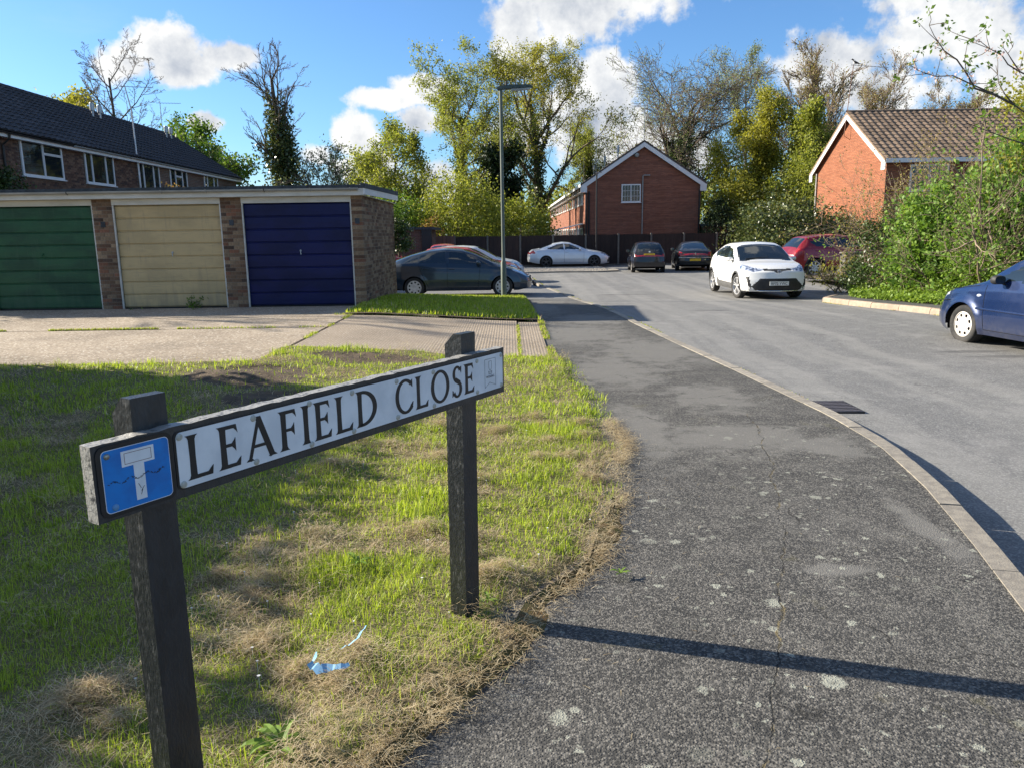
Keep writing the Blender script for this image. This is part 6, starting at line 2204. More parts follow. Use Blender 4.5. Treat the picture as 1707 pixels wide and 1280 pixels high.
car('charcoal saloon with yellow rear plate and diamond badge, left of the white crossover', 'car', DSX, (9.3, 40.0, -0.30), HDG(82), char, ds=0.045)

# --- red suv behind the bushes ----------------------------------------
SUV = dict(L=4.5,
    top=[(0, 0.80), (0.1, 0.94), (0.5, 1.05), (1.05, 1.13), (1.3, 1.20), (1.75, 1.48), (2.1, 1.61), (2.6, 1.66), (3.3, 1.64), (3.8, 1.57), (4.1, 1.36), (4.35, 1.12), (4.5, 0.92)],
    belt=[(0, 0.74), (0.1, 0.88), (0.5, 0.98), (1.2, 1.06), (2.2, 1.10), (3.2, 1.14), (3.9, 1.17), (4.35, 1.08), (4.5, 0.86)],
    sill=[(0, 0.28), (0.3, 0.24), (1.0, 0.26), (3.6, 0.26), (4.2, 0.32), (4.5, 0.40)],
    hw=[(0, 0.76), (0.2, 0.85), (0.6, 0.91), (1.2, 0.925), (3.6, 0.925), (4.1, 0.89), (4.5, 0.78)],
    rw=[(0, 0.55), (1.1, 0.72), (1.6, 0.68), (2.1, 0.61), (2.8, 0.59), (3.7, 0.58), (4.2, 0.66), (4.5, 0.66)],
    nose=[(0.2, 0.04), (0.5, 0.0), (0.9, 0.1)], tail=[(0.2, 0.06), (0.5, 0.0), (1.1, 0.08)], fbulge=0.2, rbulge=0.14,
    wf=0.90, wrr=3.57, wr=0.36, rim=0.70, wheel='spoke9', flare=0.03,
    parts=hatch_parts([[(1.60, 1.14), (2.0, 1.36), (2.3, 1.49), (2.66, 1.53), (2.64, 1.16)], [(2.74, 1.16), (2.76, 1.53), (3.2, 1.52), (3.75, 1.36), (3.55, 1.20)]],
        [(1.28, -1), (1.3, 0.5), (1.36, 0.65), (1.98, 0.56), (2.06, 0.35), (2.08, -1)], [(3.86, -1), (3.86, 0.54), (4.22, 0.6), (4.22, -1)],
        [(4.0, 0.98), (4.7, 0.94), (4.7, 1.14), (4.15, 1.12)], [(-0.2, 0.74), (0.1, 0.78), (0.5, 0.95), (0.4, 0.98), (-0.2, 0.90)],
        [('wheel_arch_trim*', PLA, 'side', [(0.45, 0.2), (0.50, 0.62), (0.68, 0.78), (1.12, 0.78), (1.30, 0.62), (1.36, 0.2)], 'sz'), ('wheel_arch_trim*', PLA, 'side', [(3.12, 0.2), (3.17, 0.62), (3.35, 0.78), (3.79, 0.78), (3.97, 0.62), (4.05, 0.2)], 'sz'),
         ('sill_cladding*', PLA, 'side', [(1.3, 0.1), (3.2, 0.1), (3.2, 0.42), (1.3, 0.42)], 'sz')]),
    mirror=(1.72, 1.13), seams=[[(1.5, 0.40), (1.45, 1.06)], [(2.70, 1.12), (2.70, 0.40)]], handles=[(2.55, 0.98), (3.5, 1.02)])
red = paint('deep_red_car_paint', (0.23, 0.004, 0.010), metal=0.3, rough=0.3)
hr = math.radians(8)
car('deep red SUV in the driveway behind the bushes and the grey cabinet', 'car', SUV, (11.85 + math.cos(hr) * 1.32 - math.sin(hr) * 0.85, 30.2 + math.sin(hr) * 1.32 + math.cos(hr) * 0.85, -0.22), hr, red, ds=0.035)

# --- reds and white in the bays ----------------------------------------
red2 = paint('bright_red_car_paint', (0.42, 0.022, 0.014), rough=0.34)
red3 = paint('faded_red_car_paint', (0.36, 0.035, 0.030), rough=0.42)
car('red hatchback parked beside the dark blue liftback, mostly hidden behind it', 'car', var(HB, L=4.0), (0.40 - 2.0, 28.5, -0.275), 0.0, red2, ds=0.045)
wh2 = paint('grey_white_car_paint', (0.55, 0.57, 0.58), rough=0.35)
car('pale grey hatchback beyond the red hatchback, only its bonnet showing', 'car', var(HB), (0.52 - 2.0, 31.6, -0.275), 0.0, wh2, ds=0.05)
car('faded red car showing its roof and windscreen above the parked liftback', 'car', var(HB), (-3.25, 38.0, -0.275), HDG(-91), red3, ds=0.05)
car('bright red car poking out beside the far brick garage', 'car', var(HB, wheel='spoke9'), (-4.62 - 2.0, 38.0, -0.275), 0.0, paint('pillar_red_paint', (0.40, 0.015, 0.012), rough=0.34), ds=0.05)

# ------------------------------------------------------------------ street lamp
M['lamp_green'] = pm('green_grey_column_paint', (0.085, 0.115, 0.090), (0.13, 0.145, 0.125), rough=0.6, scale=8, stretch=(1, 1, 0.2))
M['lamp_head'] = pm('lamp_head_green', (0.035, 0.055, 0.045), (0.07, 0.09, 0.08), rough=0.6, scale=14)
sl_ = tag(empty('street_lamp', (-0.19, 22.1, -0.20), 0), 'grey green steel street lamp standing at the end of the grass verge', 'street lamp')
c_ = MB().lathe([(0.085, -0.2), (0.083, 0.0), (0.078, 1.02), (0.055, 1.07), (0.050, 1.2), (0.046, 5.7), (0.0001, 5.7)], 16, 'z')
co1 = c_.build('column', M['lamp_green'], sl_)
shade_auto(co1, 40)
MB().box(-0.035, 0.035, -0.088, -0.078, 0.25, 0.75).build('access_door', M['lamp_green'], sl_)
hd_ = MB()
for (x0, x1, h0, h1, w0_, w1_) in ((-0.10, 0.02, 0.045, 0.06, 0.05, 0.075), (0.02, 0.30, 0.06, 0.07, 0.075, 0.10), (0.30, 0.80, 0.07, 0.05, 0.10, 0.09), (0.80, 0.88, 0.05, 0.02, 0.09, 0.05)):
    for sgn in (1,):
        A = [(x0, -w0_, 5.68), (x0, w0_, 5.68), (x0, w0_ * 0.7, 5.68 + h0 * 1.5), (x0, -w0_ * 0.7, 5.68 + h0 * 1.5)]
        B = [(x1, -w1_, 5.68 + (x1 * 0.05)), (x1, w1_, 5.68 + x1 * 0.05), (x1, w1_ * 0.7, 5.68 + x1 * 0.05 + h1 * 1.5), (x1, -w1_ * 0.7, 5.68 + x1 * 0.05 + h1 * 1.5)]
        A = [(p[0], p[1], p[2] + x0 * 0.05 if p[0] == x0 else p[2]) for p in A]
        for k in range(4):
            hd_.quad(A[k], A[(k + 1) % 4], B[(k + 1) % 4], B[k])
        if x0 < -0.05:
            hd_.poly(A)
        if x1 > 0.85:
            hd_.poly(B)
hd_.build('lamp_head', M['lamp_head'], sl_)
MB().prism([(0.28, -0.075), (0.80, -0.07), (0.80, 0.07), (0.28, 0.075)], lambda u, v, d: (u, v, 5.672 + u * 0.05 - d), 0.0, 0.045).build('lamp_lens', pm('lamp_lens_plastic', (0.42, 0.44, 0.42), (0.3, 0.31, 0.3), rough=0.3), sl_)
MB().lathe([(0.035, 5.79), (0.035, 5.87), (0.02, 5.90), (0.0001, 5.90)], 10, 'z', (0.16, 0, 0)).tube([(0.16, 0, 5.88), (0.17, 0, 5.99)], 0.008, 5).build('photocell', M['gutter_black'], sl_)

# thin grey pole standing by the fence
tp = tag(empty('telegraph_pole', (5.05, 45.6, -0.3)), 'thin dark pole standing against the fence by the silver saloon', 'pole')
MB().lathe([(0.055, 0), (0.045, 5.35), (0.0001, 5.36)], 8, 'z').build('pole', M['gutter_black'], tp)
MB().obox((0.12, 0, 5.3), (0.16, 0, 0.01), (0, 0.04, 0), (0, 0, 0.02)).build('cross_arm', M['gutter_grey'], tp)
# grey cabinet
cbn = tag(empty('utility_cabinet', (11.65, 26.6, -0.2)), 'grey utility cabinet half hidden by twigs in front of the red SUV', 'cabinet')
MB().box(-0.27, 0.27, -0.2, 0.2, 0, 0.98).build('cabinet_body', M['concrete_post'], cbn, bevel=0.02)
MB().box(-0.30, 0.30, -0.23, 0.23, 0.982, 1.04).build('lid', M['concrete_post'], cbn, bevel=0.015)
MB().box(-0.23, -0.01, -0.212, -0.203, 0.08, 0.92).build('door', M['concrete_post'], cbn)
MB().box(0.01, 0.23, -0.212, -0.203, 0.08, 0.92).build('door', M['concrete_post'], cbn)

# magpie on the aerial of the right house
bird = tag(empty('magpie', (17.50, 41.0, 9.76), 2.7), 'black and white magpie perched on the tall tv aerial of the right hand house', 'bird')
def blob(name, rings, mat, parent, n=10):
    mb = MB()
    for (x, z, ry, rz_) in rings:
        for k in range(n):
            a = 2 * math.pi * k / n
            mb.v.append((x, ry * math.cos(a), z + rz_ * math.sin(a)))
    for q in range(len(rings) - 1):
        for k in range(n):
            a, c = q * n + k, q * n + (k + 1) % n
            mb.f.append((a, c, c + n, a + n))
    return mesh_obj(name, mb.v, mb.f, mat, parent, smooth=True)
M['feather_black'] = pm('black_feathers', (0.01, 0.01, 0.014), rough=0.5)
M['feather_white'] = pm('white_feathers', (0.7, 0.7, 0.7), rough=0.8)
blob('body', [(0.20, 0.235, 0.004, 0.004), (0.155, 0.24, 0.012, 0.012), (0.14, 0.242, 0.034, 0.034), (0.10, 0.235, 0.045, 0.046), (0.07, 0.20, 0.042, 0.048), (0.04, 0.15, 0.062, 0.075), (-0.02, 0.10, 0.072, 0.082), (-0.09, 0.06, 0.055, 0.055), (-0.16, 0.03, 0.034, 0.02), (-0.40, -0.06, 0.022, 0.008), (-0.42, -0.065, 0.002, 0.002)], M['feather_black'], bird)
blob('belly', [(0.065, 0.12, 0.005, 0.005), (0.05, 0.10, 0.052, 0.055), (0.0, 0.065, 0.066, 0.058), (-0.06, 0.045, 0.045, 0.04), (-0.08, 0.045, 0.004, 0.004)], M['feather_white'], bird)
for sgn in (1, -1):
    MB().tube([(0.0, 0.02 * sgn, 0.03), (0.01, 0.02 * sgn, -0.03)], 0.005, 5).build('leg', M['feather_black'], bird)
    b_ = blob('wing', [(0.06, 0.14, 0.004, 0.01), (0.02, 0.12, 0.012, 0.05), (-0.08, 0.07, 0.012, 0.045), (-0.2, 0.02, 0.006, 0.02)], M['feather_black'], bird, 8)
    b_.location = (0, sgn * 0.066, 0)
    w2 = blob('wing_patch', [(0.055, 0.16, 0.003, 0.005), (0.02, 0.155, 0.010, 0.018), (-0.05, 0.125, 0.006, 0.01)], M['feather_white'], bird, 8)
    w2.location = (0, sgn * 0.076, 0)

# blue plastic strip in the grass
def strip_obj():
    mb = MB()
    pts = [(-0.572, 2.70), (-0.59, 2.64), (-0.63, 2.60), (-0.68, 2.585), (-0.725, 2.56), (-0.735, 2.50), (-0.70, 2.475), (-0.64, 2.485), (-0.575, 2.50)]
    ws_ = [0.004, 0.007, 0.010, 0.005, 0.006, 0.011, 0.015, 0.012, 0.006]
    up = [0.12, 0.105, 0.095, 0.09, 0.09, 0.085, 0.08, 0.085, 0.085]
    z0 = 0.03
    pr = None
    fine = []
    for i in range(len(pts) - 1):
        for t in (0, 0.25, 0.5, 0.75):
            fine.append((pts[i][0] * (1 - t) + pts[i + 1][0] * t + random.uniform(-.004, .004), pts[i][1] * (1 - t) + pts[i + 1][1] * t + random.uniform(-.004, .004), (ws_[i] * (1 - t) + ws_[i + 1] * t) * random.uniform(0.6, 1.25), (up[i] * (1 - t) + up[i + 1] * t) + random.uniform(-.008, .008)))
    pts = [(a_[0], a_[1]) for a_ in fine]
    ws_ = [a_[2] for a_ in fine]
    up = [a_[3] for a_ in fine]
    for i, (p, w, h) in enumerate(zip(pts, ws_, up)):
        a, c = pts[max(0, i - 1)], pts[min(len(pts) - 1, i + 1)]
        t = Vector((c[0] - a[0], c[1] - a[1])).normalized()
        n = Vector((-t.y, t.x))
        q = ((p[0] + n.x * w, p[1] + n.y * w, z0 + h), (p[0] - n.x * w, p[1] - n.y * w, z0 + h - w * 1.1))
        if pr:
            mb.quad(pr[0], pr[1], q[1], q[0])
        pr = q
    o = mb.build('plastic_strip', pm('pale_blue_plastic', (0.17, 0.36, 0.55), (0.21, 0.39, 0.55), rough=0.85, scale=40), smooth=True)
    tag(o, 'torn strip of pale blue plastic lying in the grass by the right sign post', 'litter')
strip_obj()

# ------------------------------------------------------------------ vegetation
M['bark'] = pm('grey_brown_bark', (0.13, 0.105, 0.080), (0.075, 0.060, 0.045), rough=0.95, scale=5, bump=0.5, bscale=30, stretch=(2, 2, 0.5))
M['bark_mossy'] = pm('mossy_bark', (0.12, 0.115, 0.055), (0.075, 0.065, 0.04), rough=0.95, scale=3)
M['twig'] = pm('twig_bark', (0.17, 0.13, 0.095), (0.11, 0.085, 0.065), rough=0.9, scale=2)
M['twig_pale'] = pm('pale_twig_bark', (0.26, 0.20, 0.14), (0.16, 0.12, 0.09), rough=0.9, scale=2)
LM = dict(
    spring=leaf_mat('spring_leaf', [(0.15, 0.185, 0.030), (0.23, 0.26, 0.045), (0.34, 0.35, 0.08)], 0.48),
    yellow=leaf_mat('yellow_green_leaf', [(0.18, 0.19, 0.028), (0.28, 0.27, 0.04), (0.38, 0.36, 0.07)], 0.48),
    green=leaf_mat('fresh_green_leaf', [(0.055, 0.115, 0.018), (0.10, 0.185, 0.028), (0.19, 0.27, 0.05)], 0.40),
    ivy=leaf_mat('ivy_leaf', [(0.024, 0.048, 0.012), (0.050, 0.085, 0.020), (0.10, 0.14, 0.04)], 0.18, rough=0.42, spec=0.4),
    laurel=leaf_mat('laurel_leaf', [(0.03, 0.050, 0.014), (0.07, 0.095, 0.025), (0.19, 0.20, 0.07)], 0.2, rough=0.3, spec=0.5),
    dark=leaf_mat('dark_evergreen_leaf', [(0.010, 0.022, 0.008), (0.018, 0.035, 0.012), (0.035, 0.055, 0.02)], 0.1),
    pale=leaf_mat('pale_grey_green_leaf', [(0.16, 0.19, 0.08), (0.24, 0.27, 0.13), (0.34, 0.36, 0.20)], 0.35),
    russet=leaf_mat('russet_leaf', [(0.18, 0.13, 0.03), (0.30, 0.16, 0.06), (0.36, 0.27, 0.09)], 0.35),
    bronze=leaf_mat('bronze_bud', [(0.20, 0.15, 0.05), (0.30, 0.22, 0.08), (0.26, 0.28, 0.08)], 0.3),
    pink=leaf_mat('pink_blossom', [(0.55, 0.34, 0.34), (0.65, 0.45, 0.44), (0.72, 0.58, 0.55)], 0.35),
    cover=leaf_mat('ground_cover_leaf', [(0.09, 0.16, 0.02), (0.17, 0.27, 0.035), (0.28, 0.38, 0.07)], 0.35, vscale=1.5),
    broad=leaf_mat('broad_green_leaf', [(0.085, 0.165, 0.028), (0.15, 0.26, 0.045), (0.27, 0.38, 0.09)], 0.42),
)
def leaves_np(P, size, rng, up=0.35, aspect=0.62, fold=True):
    """leaf quads (kites, folded along the rib) at the points P"""
    n = len(P)
    d = rng.normal(size=(n, 3))
    d[:, 2] -= 0.15
    d /= np.linalg.norm(d, axis=1)[:, None]
    nn = rng.normal(size=(n, 3))
    nn[:, 2] = np.abs(nn[:, 2]) + up
    s = np.cross(d, nn)
    s /= np.maximum(np.linalg.norm(s, axis=1)[:, None], 1e-6)
    nn = np.cross(s, d)
    L = (size * rng.uniform(0.6, 1.3, n))[:, None]
    a = P
    b = P + d * L * 0.45 + s * L * aspect / 2 + nn * L * 0.08
    c = P + d * L
    e = P + d * L * 0.45 - s * L * aspect / 2 + nn * L * 0.08
    V = np.stack([a, b, c, e], 1).reshape(-1, 3)
    idx = np.arange(n * 4)
    return V, idx, np.arange(n) * 4, np.full(n, 4)
def add_leaves(name, P, size, mat, parent, rng, **k):
    if len(P) == 0:
        return None
    V, l, s, t = leaves_np(np.asarray(P, float), size, rng, **k)
    return np_mesh(name, V, l, s, t, mat, parent=parent)

def grow(h, rng, spread=0.5, trunk_r=0.28, first=0.28, levels=4, kids=(9, 6, 5, 4), up=0.25, wander=0.16, ratio=0.62, fork=False, droop=0.0, rmin=0.011):
    """branch skeleton: returns list of (points, radii, level)"""
    out = []
    def br(p, d, ln, r, lv):
        n = (9, 6, 5, 3, 2)[min(lv, 4)]
        pts, rad = [p.copy()], [r]
        d = d / np.linalg.norm(d)
        for k in range(n):
            t = (k + 1) / n
            d = d + rng.normal(size=3) * wander * (0.28 if lv == 0 else 1.0) + np.array([0, 0, up * (0.5 if lv < 2 else 0.35) - droop * (lv >= 2)]) * 0.4
            d /= np.linalg.norm(d)
            p = p + d * ln / n
            pts.append(p.copy())
            rad.append(max(r * (1 - (0.72 if lv == 0 else 0.8) * t), rmin))
        out.append((pts, rad, lv))
        if lv >= levels:
            return
        nk = kids[lv]
        for k in range(nk):
            f = first if lv == 0 else 0.22
            t = f + (1 - f) * (k + rng.uniform(0.2, 0.9)) / nk
            t = min(t, 0.98)
            q = t * n
            i = int(q)
            pp = pts[i] + (pts[min(i + 1, n)] - pts[i]) * (q - i)
            dd = pts[min(i + 1, n)] - pts[i]
            dd = dd / max(np.linalg.norm(dd), 1e-6)
            a = rng.uniform(0, 2 * math.pi) if lv else (k * 2.4 + rng.uniform(-0.5, 0.5))
            side = np.array([math.cos(a), math.sin(a), 0.0])
            side = side - dd * side.dot(dd)
            if lv:
                side += rng.normal(size=3) * 0.5
            side /= max(np.linalg.norm(side), 1e-6)
            ang = spread * rng.uniform(0.75, 1.3)
            nd = dd * math.cos(ang) + side * math.sin(ang)
            cl = ln * ratio * rng.uniform(0.75, 1.15) * (1.15 - 0.55 * t if lv == 0 else 1.05 - 0.35 * t)
            cr = rad[min(i, n - 1)] * rng.uniform(0.45, 0.65)
            br(pp, nd, cl, max(cr, rmin * 1.2), lv + 1)
    br(np.array([0.0, 0.0, -0.3]), np.array([rng.normal() * 0.02, rng.normal() * 0.02, 1.0]), h * (0.86 if not fork else 0.7), trunk_r, 0)
    return out

def tubes_np(branches, sides):
    """fast tube mesh for many branches"""
    V, L, off = [], [], 0
    for pts, rad, lv in branches:
        n = sides[min(lv, len(sides) - 1)]
        pts = np.asarray(pts)
        rad = np.asarray(rad)
        t = np.gradient(pts, axis=0)
        t /= np.maximum(np.linalg.norm(t, axis=1)[:, None], 1e-9)
        ref = np.array([0.13, 0.21, 1.0]) if abs(t[0, 2]) < 0.9 else np.array([1.0, 0.1, 0.2])
        x = ref - t * (t @ ref)[:, None]
        x /= np.maximum(np.linalg.norm(x, axis=1)[:, None], 1e-9)
        y = np.cross(t, x)
        a = np.arange(n) * 2 * np.pi / n
        ring = pts[:, None] + (x[:, None] * np.cos(a)[None, :, None] + y[:, None] * np.sin(a)[None, :, None]) * rad[:, None, None]
        V.append(ring.reshape(-1, 3))
        m = len(pts)
        i = np.arange(m - 1)[:, None] * n
        j = np.arange(n)[None]
        jn = (j + 1) % n
        q = np.stack([i + j, i + jn, i + jn + n, i + j + n], -1).reshape(-1, 4) + off
        L.append(q)
        off += m * n
    return np.concatenate(V), np.concatenate(L)

TREE_CACHE = {}
def tree(label, loc, h, seed, kind='spring', leaf_n=9, leaf_size=0.22, ivy=0, ivy_h=0.6, ivy_r=0.55, bark='bark', name='tree', cat='tree', group='trees beyond the houses', leaf_sig=0.28, ivy_kind='ivy', **k):
    rng = np.random.default_rng(seed)
    root = tag(empty(name, loc, rng.uniform(0, 6.28)), label, cat, group)
    br = grow(h, rng, **k)
    zmax = max(p[2] for pts, _, _ in br for p in pts)
    sc = h / zmax
    br = [([p * sc for p in pts], rad, lv) for pts, rad, lv in br]
    lo = [b for b in br if b[2] == 0]
    hi = [b for b in br if b[2] > 0]
    V, Q = tubes_np(lo, (9,))
    np_mesh('trunk', V, Q.ravel(), np.arange(len(Q)) * 4, np.full(len(Q), 4), M[bark], parent=root, smooth=True)
    V, Q = tubes_np(hi, (8, 5, 4, 3, 3))
    np_mesh('branches', V, Q.ravel(), np.arange(len(Q)) * 4, np.full(len(Q), 4), M['twig' if bark != 'twig_pale' else bark], parent=root, smooth=True)
    mx = max(b[2] for b in br)
    if leaf_n:
        P = []
        for pts, rad, lv in br:
            if lv >= mx - 1:
                pts = np.asarray(pts)
                m = leaf_n if lv == mx else max(1, leaf_n // 2)
                t = rng.uniform(0.25, 1.0, m) * (len(pts) - 1)
                i = np.minimum(t.astype(int), len(pts) - 2)
                f = (t - i)[:, None]
                P.append(pts[i] * (1 - f) + pts[i + 1] * f + rng.normal(size=(m, 3)) * leaf_sig)
        P = np.concatenate(P)
        add_leaves('crown', P, leaf_size, LM[kind], root, rng)
    if ivy:
        P = []
        for pts, rad, lv in br:
            if lv <= 1:
                pts = np.asarray(pts)
                m = ivy if lv == 0 else ivy // 12
                t = rng.uniform(0, 1 if lv == 0 else 0.55, m) ** 0.9 * (len(pts) - 1)
                i = np.minimum(t.astype(int), len(pts) - 2)
                f = (t - i)[:, None]
                c = pts[i] * (1 - f) + pts[i + 1] * f
                keep = c[:, 2] < h * ivy_h * rng.uniform(0.75, 1.1, m)
                c = c[keep]
                o = rng.normal(size=c.shape)
                o[:, 2] *= 0.6
                o /= np.linalg.norm(o, axis=1)[:, None]
                rr_ = (ivy_r * (1.15 - 0.7 * c[:, 2] / (h * ivy_h)) * (1 if lv == 0 else 0.6) * (0.6 + 0.8 * vnoise(c[:, 2] * 1.0 + lv, c[:, 0] + 5, 0.9)))
                P.append(c + o * rr_[:, None] * rng.uniform(0.5, 1.1, (len(c), 1)))
        add_leaves('ivy', np.concatenate(P), 0.2, LM[ivy_kind], root, rng)
    return root

GZ0 = -0.6
T_ = tree
# left, beyond the terrace
T_('bare tree with a rounded twiggy crown behind the dark terrace roof', (-24.2, 50, GZ0), 15.0, 203, leaf_n=0, ivy=900, ivy_h=0.62, ivy_r=0.45, trunk_r=0.20, spread=0.75, first=0.5, kids=(12, 8, 7, 5), ratio=0.40, up=0.28, wander=0.09, rmin=0.008)
T_('tall bare topped tree clothed in ivy, standing alone behind the garages', (-12.7, 48, GZ0), 13.6, 2, leaf_n=0, ivy=6500, ivy_h=0.70, ivy_r=1.6, trunk_r=0.32, spread=0.45, first=0.42, kids=(14, 7, 6, 5), ratio=0.42, up=0.32, rmin=0.008, ivy_kind='laurel')
T_('yellow green tree just left of the bare tree behind the terrace', (-31.0, 56, GZ0), 12.4, 3, 'yellow', 7, 0.24, trunk_r=0.2, ratio=0.5, first=0.2)
T_('yellow green tree behind the terrace at the left edge', (-39.5, 60, GZ0), 15.6, 4, 'yellow', 7, 0.24, trunk_r=0.2, ratio=0.52, first=0.2, spread=0.65)
T_('leafy green tree at the far end of the terrace roof', (-24.0, 58, GZ0), 11.2, 5, 'green', 5, 0.26, trunk_r=0.2, ratio=0.5)
T_('small leafy green tree between the terrace end and the ivy tree', (-18.6, 52, GZ0), 8.6, 6, 'green', 4, 0.24, ivy=900, ivy_h=0.9, trunk_r=0.16)
T_('thin grey twiggy sapling right of the ivy tree', (-10.6, 46, GZ0), 7.6, 7, 'pale', 2, 0.16, trunk_r=0.09, kids=(10, 6, 5, 4), spread=0.4)
# middle group
T_('pale green spreading tree at the left of the group behind the brick garage', (-8.6, 58, GZ0), 10.6, 8, 'spring', 18, 0.18, trunk_r=0.25, first=0.12, spread=0.75, ratio=0.6, leaf_sig=0.24)
T_('tall spring green tree with upright limbs left of the lamp head', (-3.9, 62, GZ0), 16.8, 9, 'spring', 20, 0.155, leaf_sig=0.20, ivy=3400, ivy_h=0.75, ivy_r=0.55, trunk_r=0.42, bark='bark_mossy', ivy_kind='spring', spread=0.66, first=0.25, ratio=0.60)
T_('tall oak with an ivy covered trunk right of the lamp post', (2.4, 66, GZ0), 18.0, 10, 'yellow', 20, 0.15, leaf_sig=0.20, ivy=6500, ivy_h=0.62, ivy_r=0.95, trunk_r=0.48, spread=0.66, first=0.28, ratio=0.60)
T_('slender ivy clad tree between the oak and the red brick gable', (8.0, 72, GZ0), 12.6, 11, 'spring', 10, 0.15, leaf_sig=0.2, ivy=3600, ivy_h=0.8, ivy_r=0.9, trunk_r=0.25)
T_('dark evergreen behind the lamp post', (-0.4, 56, GZ0), 8.2, 12, 'dark', 14, 0.26, trunk_r=0.18, first=0.05, spread=0.6, ratio=0.35, kids=(16, 6, 4, 2))
T_('big tree thick with ivy towering over the red brick gable roof', (15.2, 74, GZ0), 19.4, 13, 'pale', 3, 0.14, leaf_sig=0.16, ivy=13000, ivy_h=0.60, ivy_r=2.2, trunk_r=0.50, spread=0.85, first=0.22, ratio=0.66, kids=(14, 9, 7, 5), up=0.16, rmin=0.014)
T_('tall thin silvery leaved tree right of the big ivy tree', (24.2, 80, GZ0), 20.8, 14, 'pale', 8, 0.15, trunk_r=0.22, spread=0.42, first=0.35, ratio=0.45)
T_('tall yellow green tree right of the red brick house', (18.6, 60, GZ0), 12.6, 15, 'yellow', 18, 0.18, trunk_r=0.28, first=0.10, spread=0.6, ratio=0.5)
T_('bright green leafy tree left of the orange brick house', (21.8, 58, GZ0), 11.0, 16, 'spring', 18, 0.19, trunk_r=0.25, first=0.08, spread=0.6, ratio=0.5)
T_('bare brown twiggy tree left of the tv aerial', (26.2, 66, GZ0), 17.8, 18, 'bronze', 2, 0.13, trunk_r=0.3, spread=0.42, first=0.12, kids=(16, 9, 7, 5), ratio=0.52, rmin=0.016, bark='twig_pale', up=0.4)
T_('bare brown twiggy tree right of the tv aerial', (33.0, 70, GZ0), 17.6, 19, 'bronze', 2, 0.13, trunk_r=0.3, spread=0.46, first=0.12, kids=(16, 9, 7, 5), ratio=0.52, rmin=0.016, bark='twig_pale', up=0.4)
T_('rightmost of the three bare twiggy trees above the brown tiled roof', (40.0, 72, GZ0), 15.6, 20, 'bronze', 2, 0.13, trunk_r=0.3, spread=0.48, first=0.10, kids=(16, 9, 7, 5), ratio=0.52, rmin=0.016, bark='twig_pale', up=0.4)
T_('yellow green tree showing over the right end of the brown tiled roof', (40.5, 62, GZ0), 13.0, 21, 'yellow', 10, 0.25, trunk_r=0.25, first=0.2)
# bare tree outside the frame whose twigs dapple the path
T_('bare street tree beside the garages outside the left edge', (-19.0, 19.0, -0.1), 9.8, 22, leaf_n=0, trunk_r=0.16, spread=0.55, first=0.35, kids=(9, 6, 5, 4), ratio=0.5, group='trees at the left')
# far wood that closes the horizon
rngw = np.random.default_rng(5)
nw = 26000
ang = rngw.uniform(-1.35, 1.35, nw)
dist = rngw.uniform(96, 118, nw)
hx = 6.0 + 4.5 * fnoise(ang * 60, ang * 0 + 3, 6.0)
zz = rngw.beta(1.6, 1.4, nw) * hx
Pw = np.stack([np.sin(ang) * dist, np.cos(ang) * dist, zz - 0.6], 1)
wd = add_leaves('far_wood', Pw, 1.0, LM['spring'], None, rngw)
tag(wd, kind='stuff', label='distant belt of spring green woodland closing the view', cat='wood')
sw = MB()
for k in range(170):
    a = -1.3 + 2.6 * k / 170 + rngw.uniform(-.005, .005)
    d_ = rngw.uniform(100, 112)
    hh = rngw.uniform(4, 9)
    sw.tube([(math.sin(a) * d_, math.cos(a) * d_, -0.7), (math.sin(a) * d_ + rngw.normal() * .4, math.cos(a) * d_, hh)], [0.22, 0.06], 4, cap=False)
o = sw.build('far_wood_stems', M['bark'])
tag(o, kind='stuff', label='stems of the distant woodland', cat='wood')

def bush(label, loc, rx, ry, h, seed, kind, n=6000, leaf=0.12, stems=10, clump=0.35, lift=0.1, name='bush', cat='bush', bark='twig', group=None, shape=2.2, fill=0.55):
    rng = np.random.default_rng(seed)
    root = tag(empty(name, loc), label, cat, group)
    nc = max(12, int(n / 45))
    # clump centres spread through an uneven dome
    u = rng.normal(size=(nc, 3))
    u /= np.linalg.norm(u, axis=1)[:, None]
    u[:, 2] = np.abs(u[:, 2])
    r = rng.uniform(fill, 1.0, nc) ** (1 / 1.5)
    C = u * r[:, None] * (1 + 0.28 * (rng.random(nc)[:, None] - 0.5))
    C = C * np.array([rx, ry, h * (1 - lift)]) + np.array([0, 0, h * lift])
    idx = rng.integers(0, nc, n)
    s = clump * rng.uniform(0.5, 1.2, nc)
    P = C[idx] + rng.normal(size=(n, 3)) * s[idx][:, None] * np.array([1, 1, 0.6])
    P[:, 2] = np.maximum(P[:, 2], 0.02)
    add_leaves('foliage', P, leaf, LM[kind], root, rng)
    br = []
    for k in range(stems):
        c = C[rng.integers(0, nc)]
        b0_ = np.array([rng.normal() * rx * 0.15, rng.normal() * ry * 0.15, -0.1])
        mid = (b0_ + c) / 2 + rng.normal(size=3) * 0.12 + np.array([0, 0, 0.15 * h])
        q1, q2 = (b0_ + mid) / 2 + rng.normal(size=3) * 0.05, (mid + c) / 2 + rng.normal(size=3) * 0.06
        br.append(([b0_, q1, mid, q2, c], [0.03, 0.024, 0.018, 0.012, 0.006], 1))
        for q in range(3):
            t = C[rng.integers(0, nc)]
            m_ = mid + (t - mid) * 0.5 + rng.normal(size=3) * 0.08
            if np.linalg.norm(t - mid) < 1.6 * max(rx, h) * 0.7:
                br.append(([mid, m_, t], [0.014, 0.009, 0.005], 2))
    V, Q = tubes_np(br, (5, 5, 4))
    np_mesh('stems', V, Q.ravel(), np.arange(len(Q)) * 4, np.full(len(Q), 4), M[bark], parent=root, smooth=True)
    return root
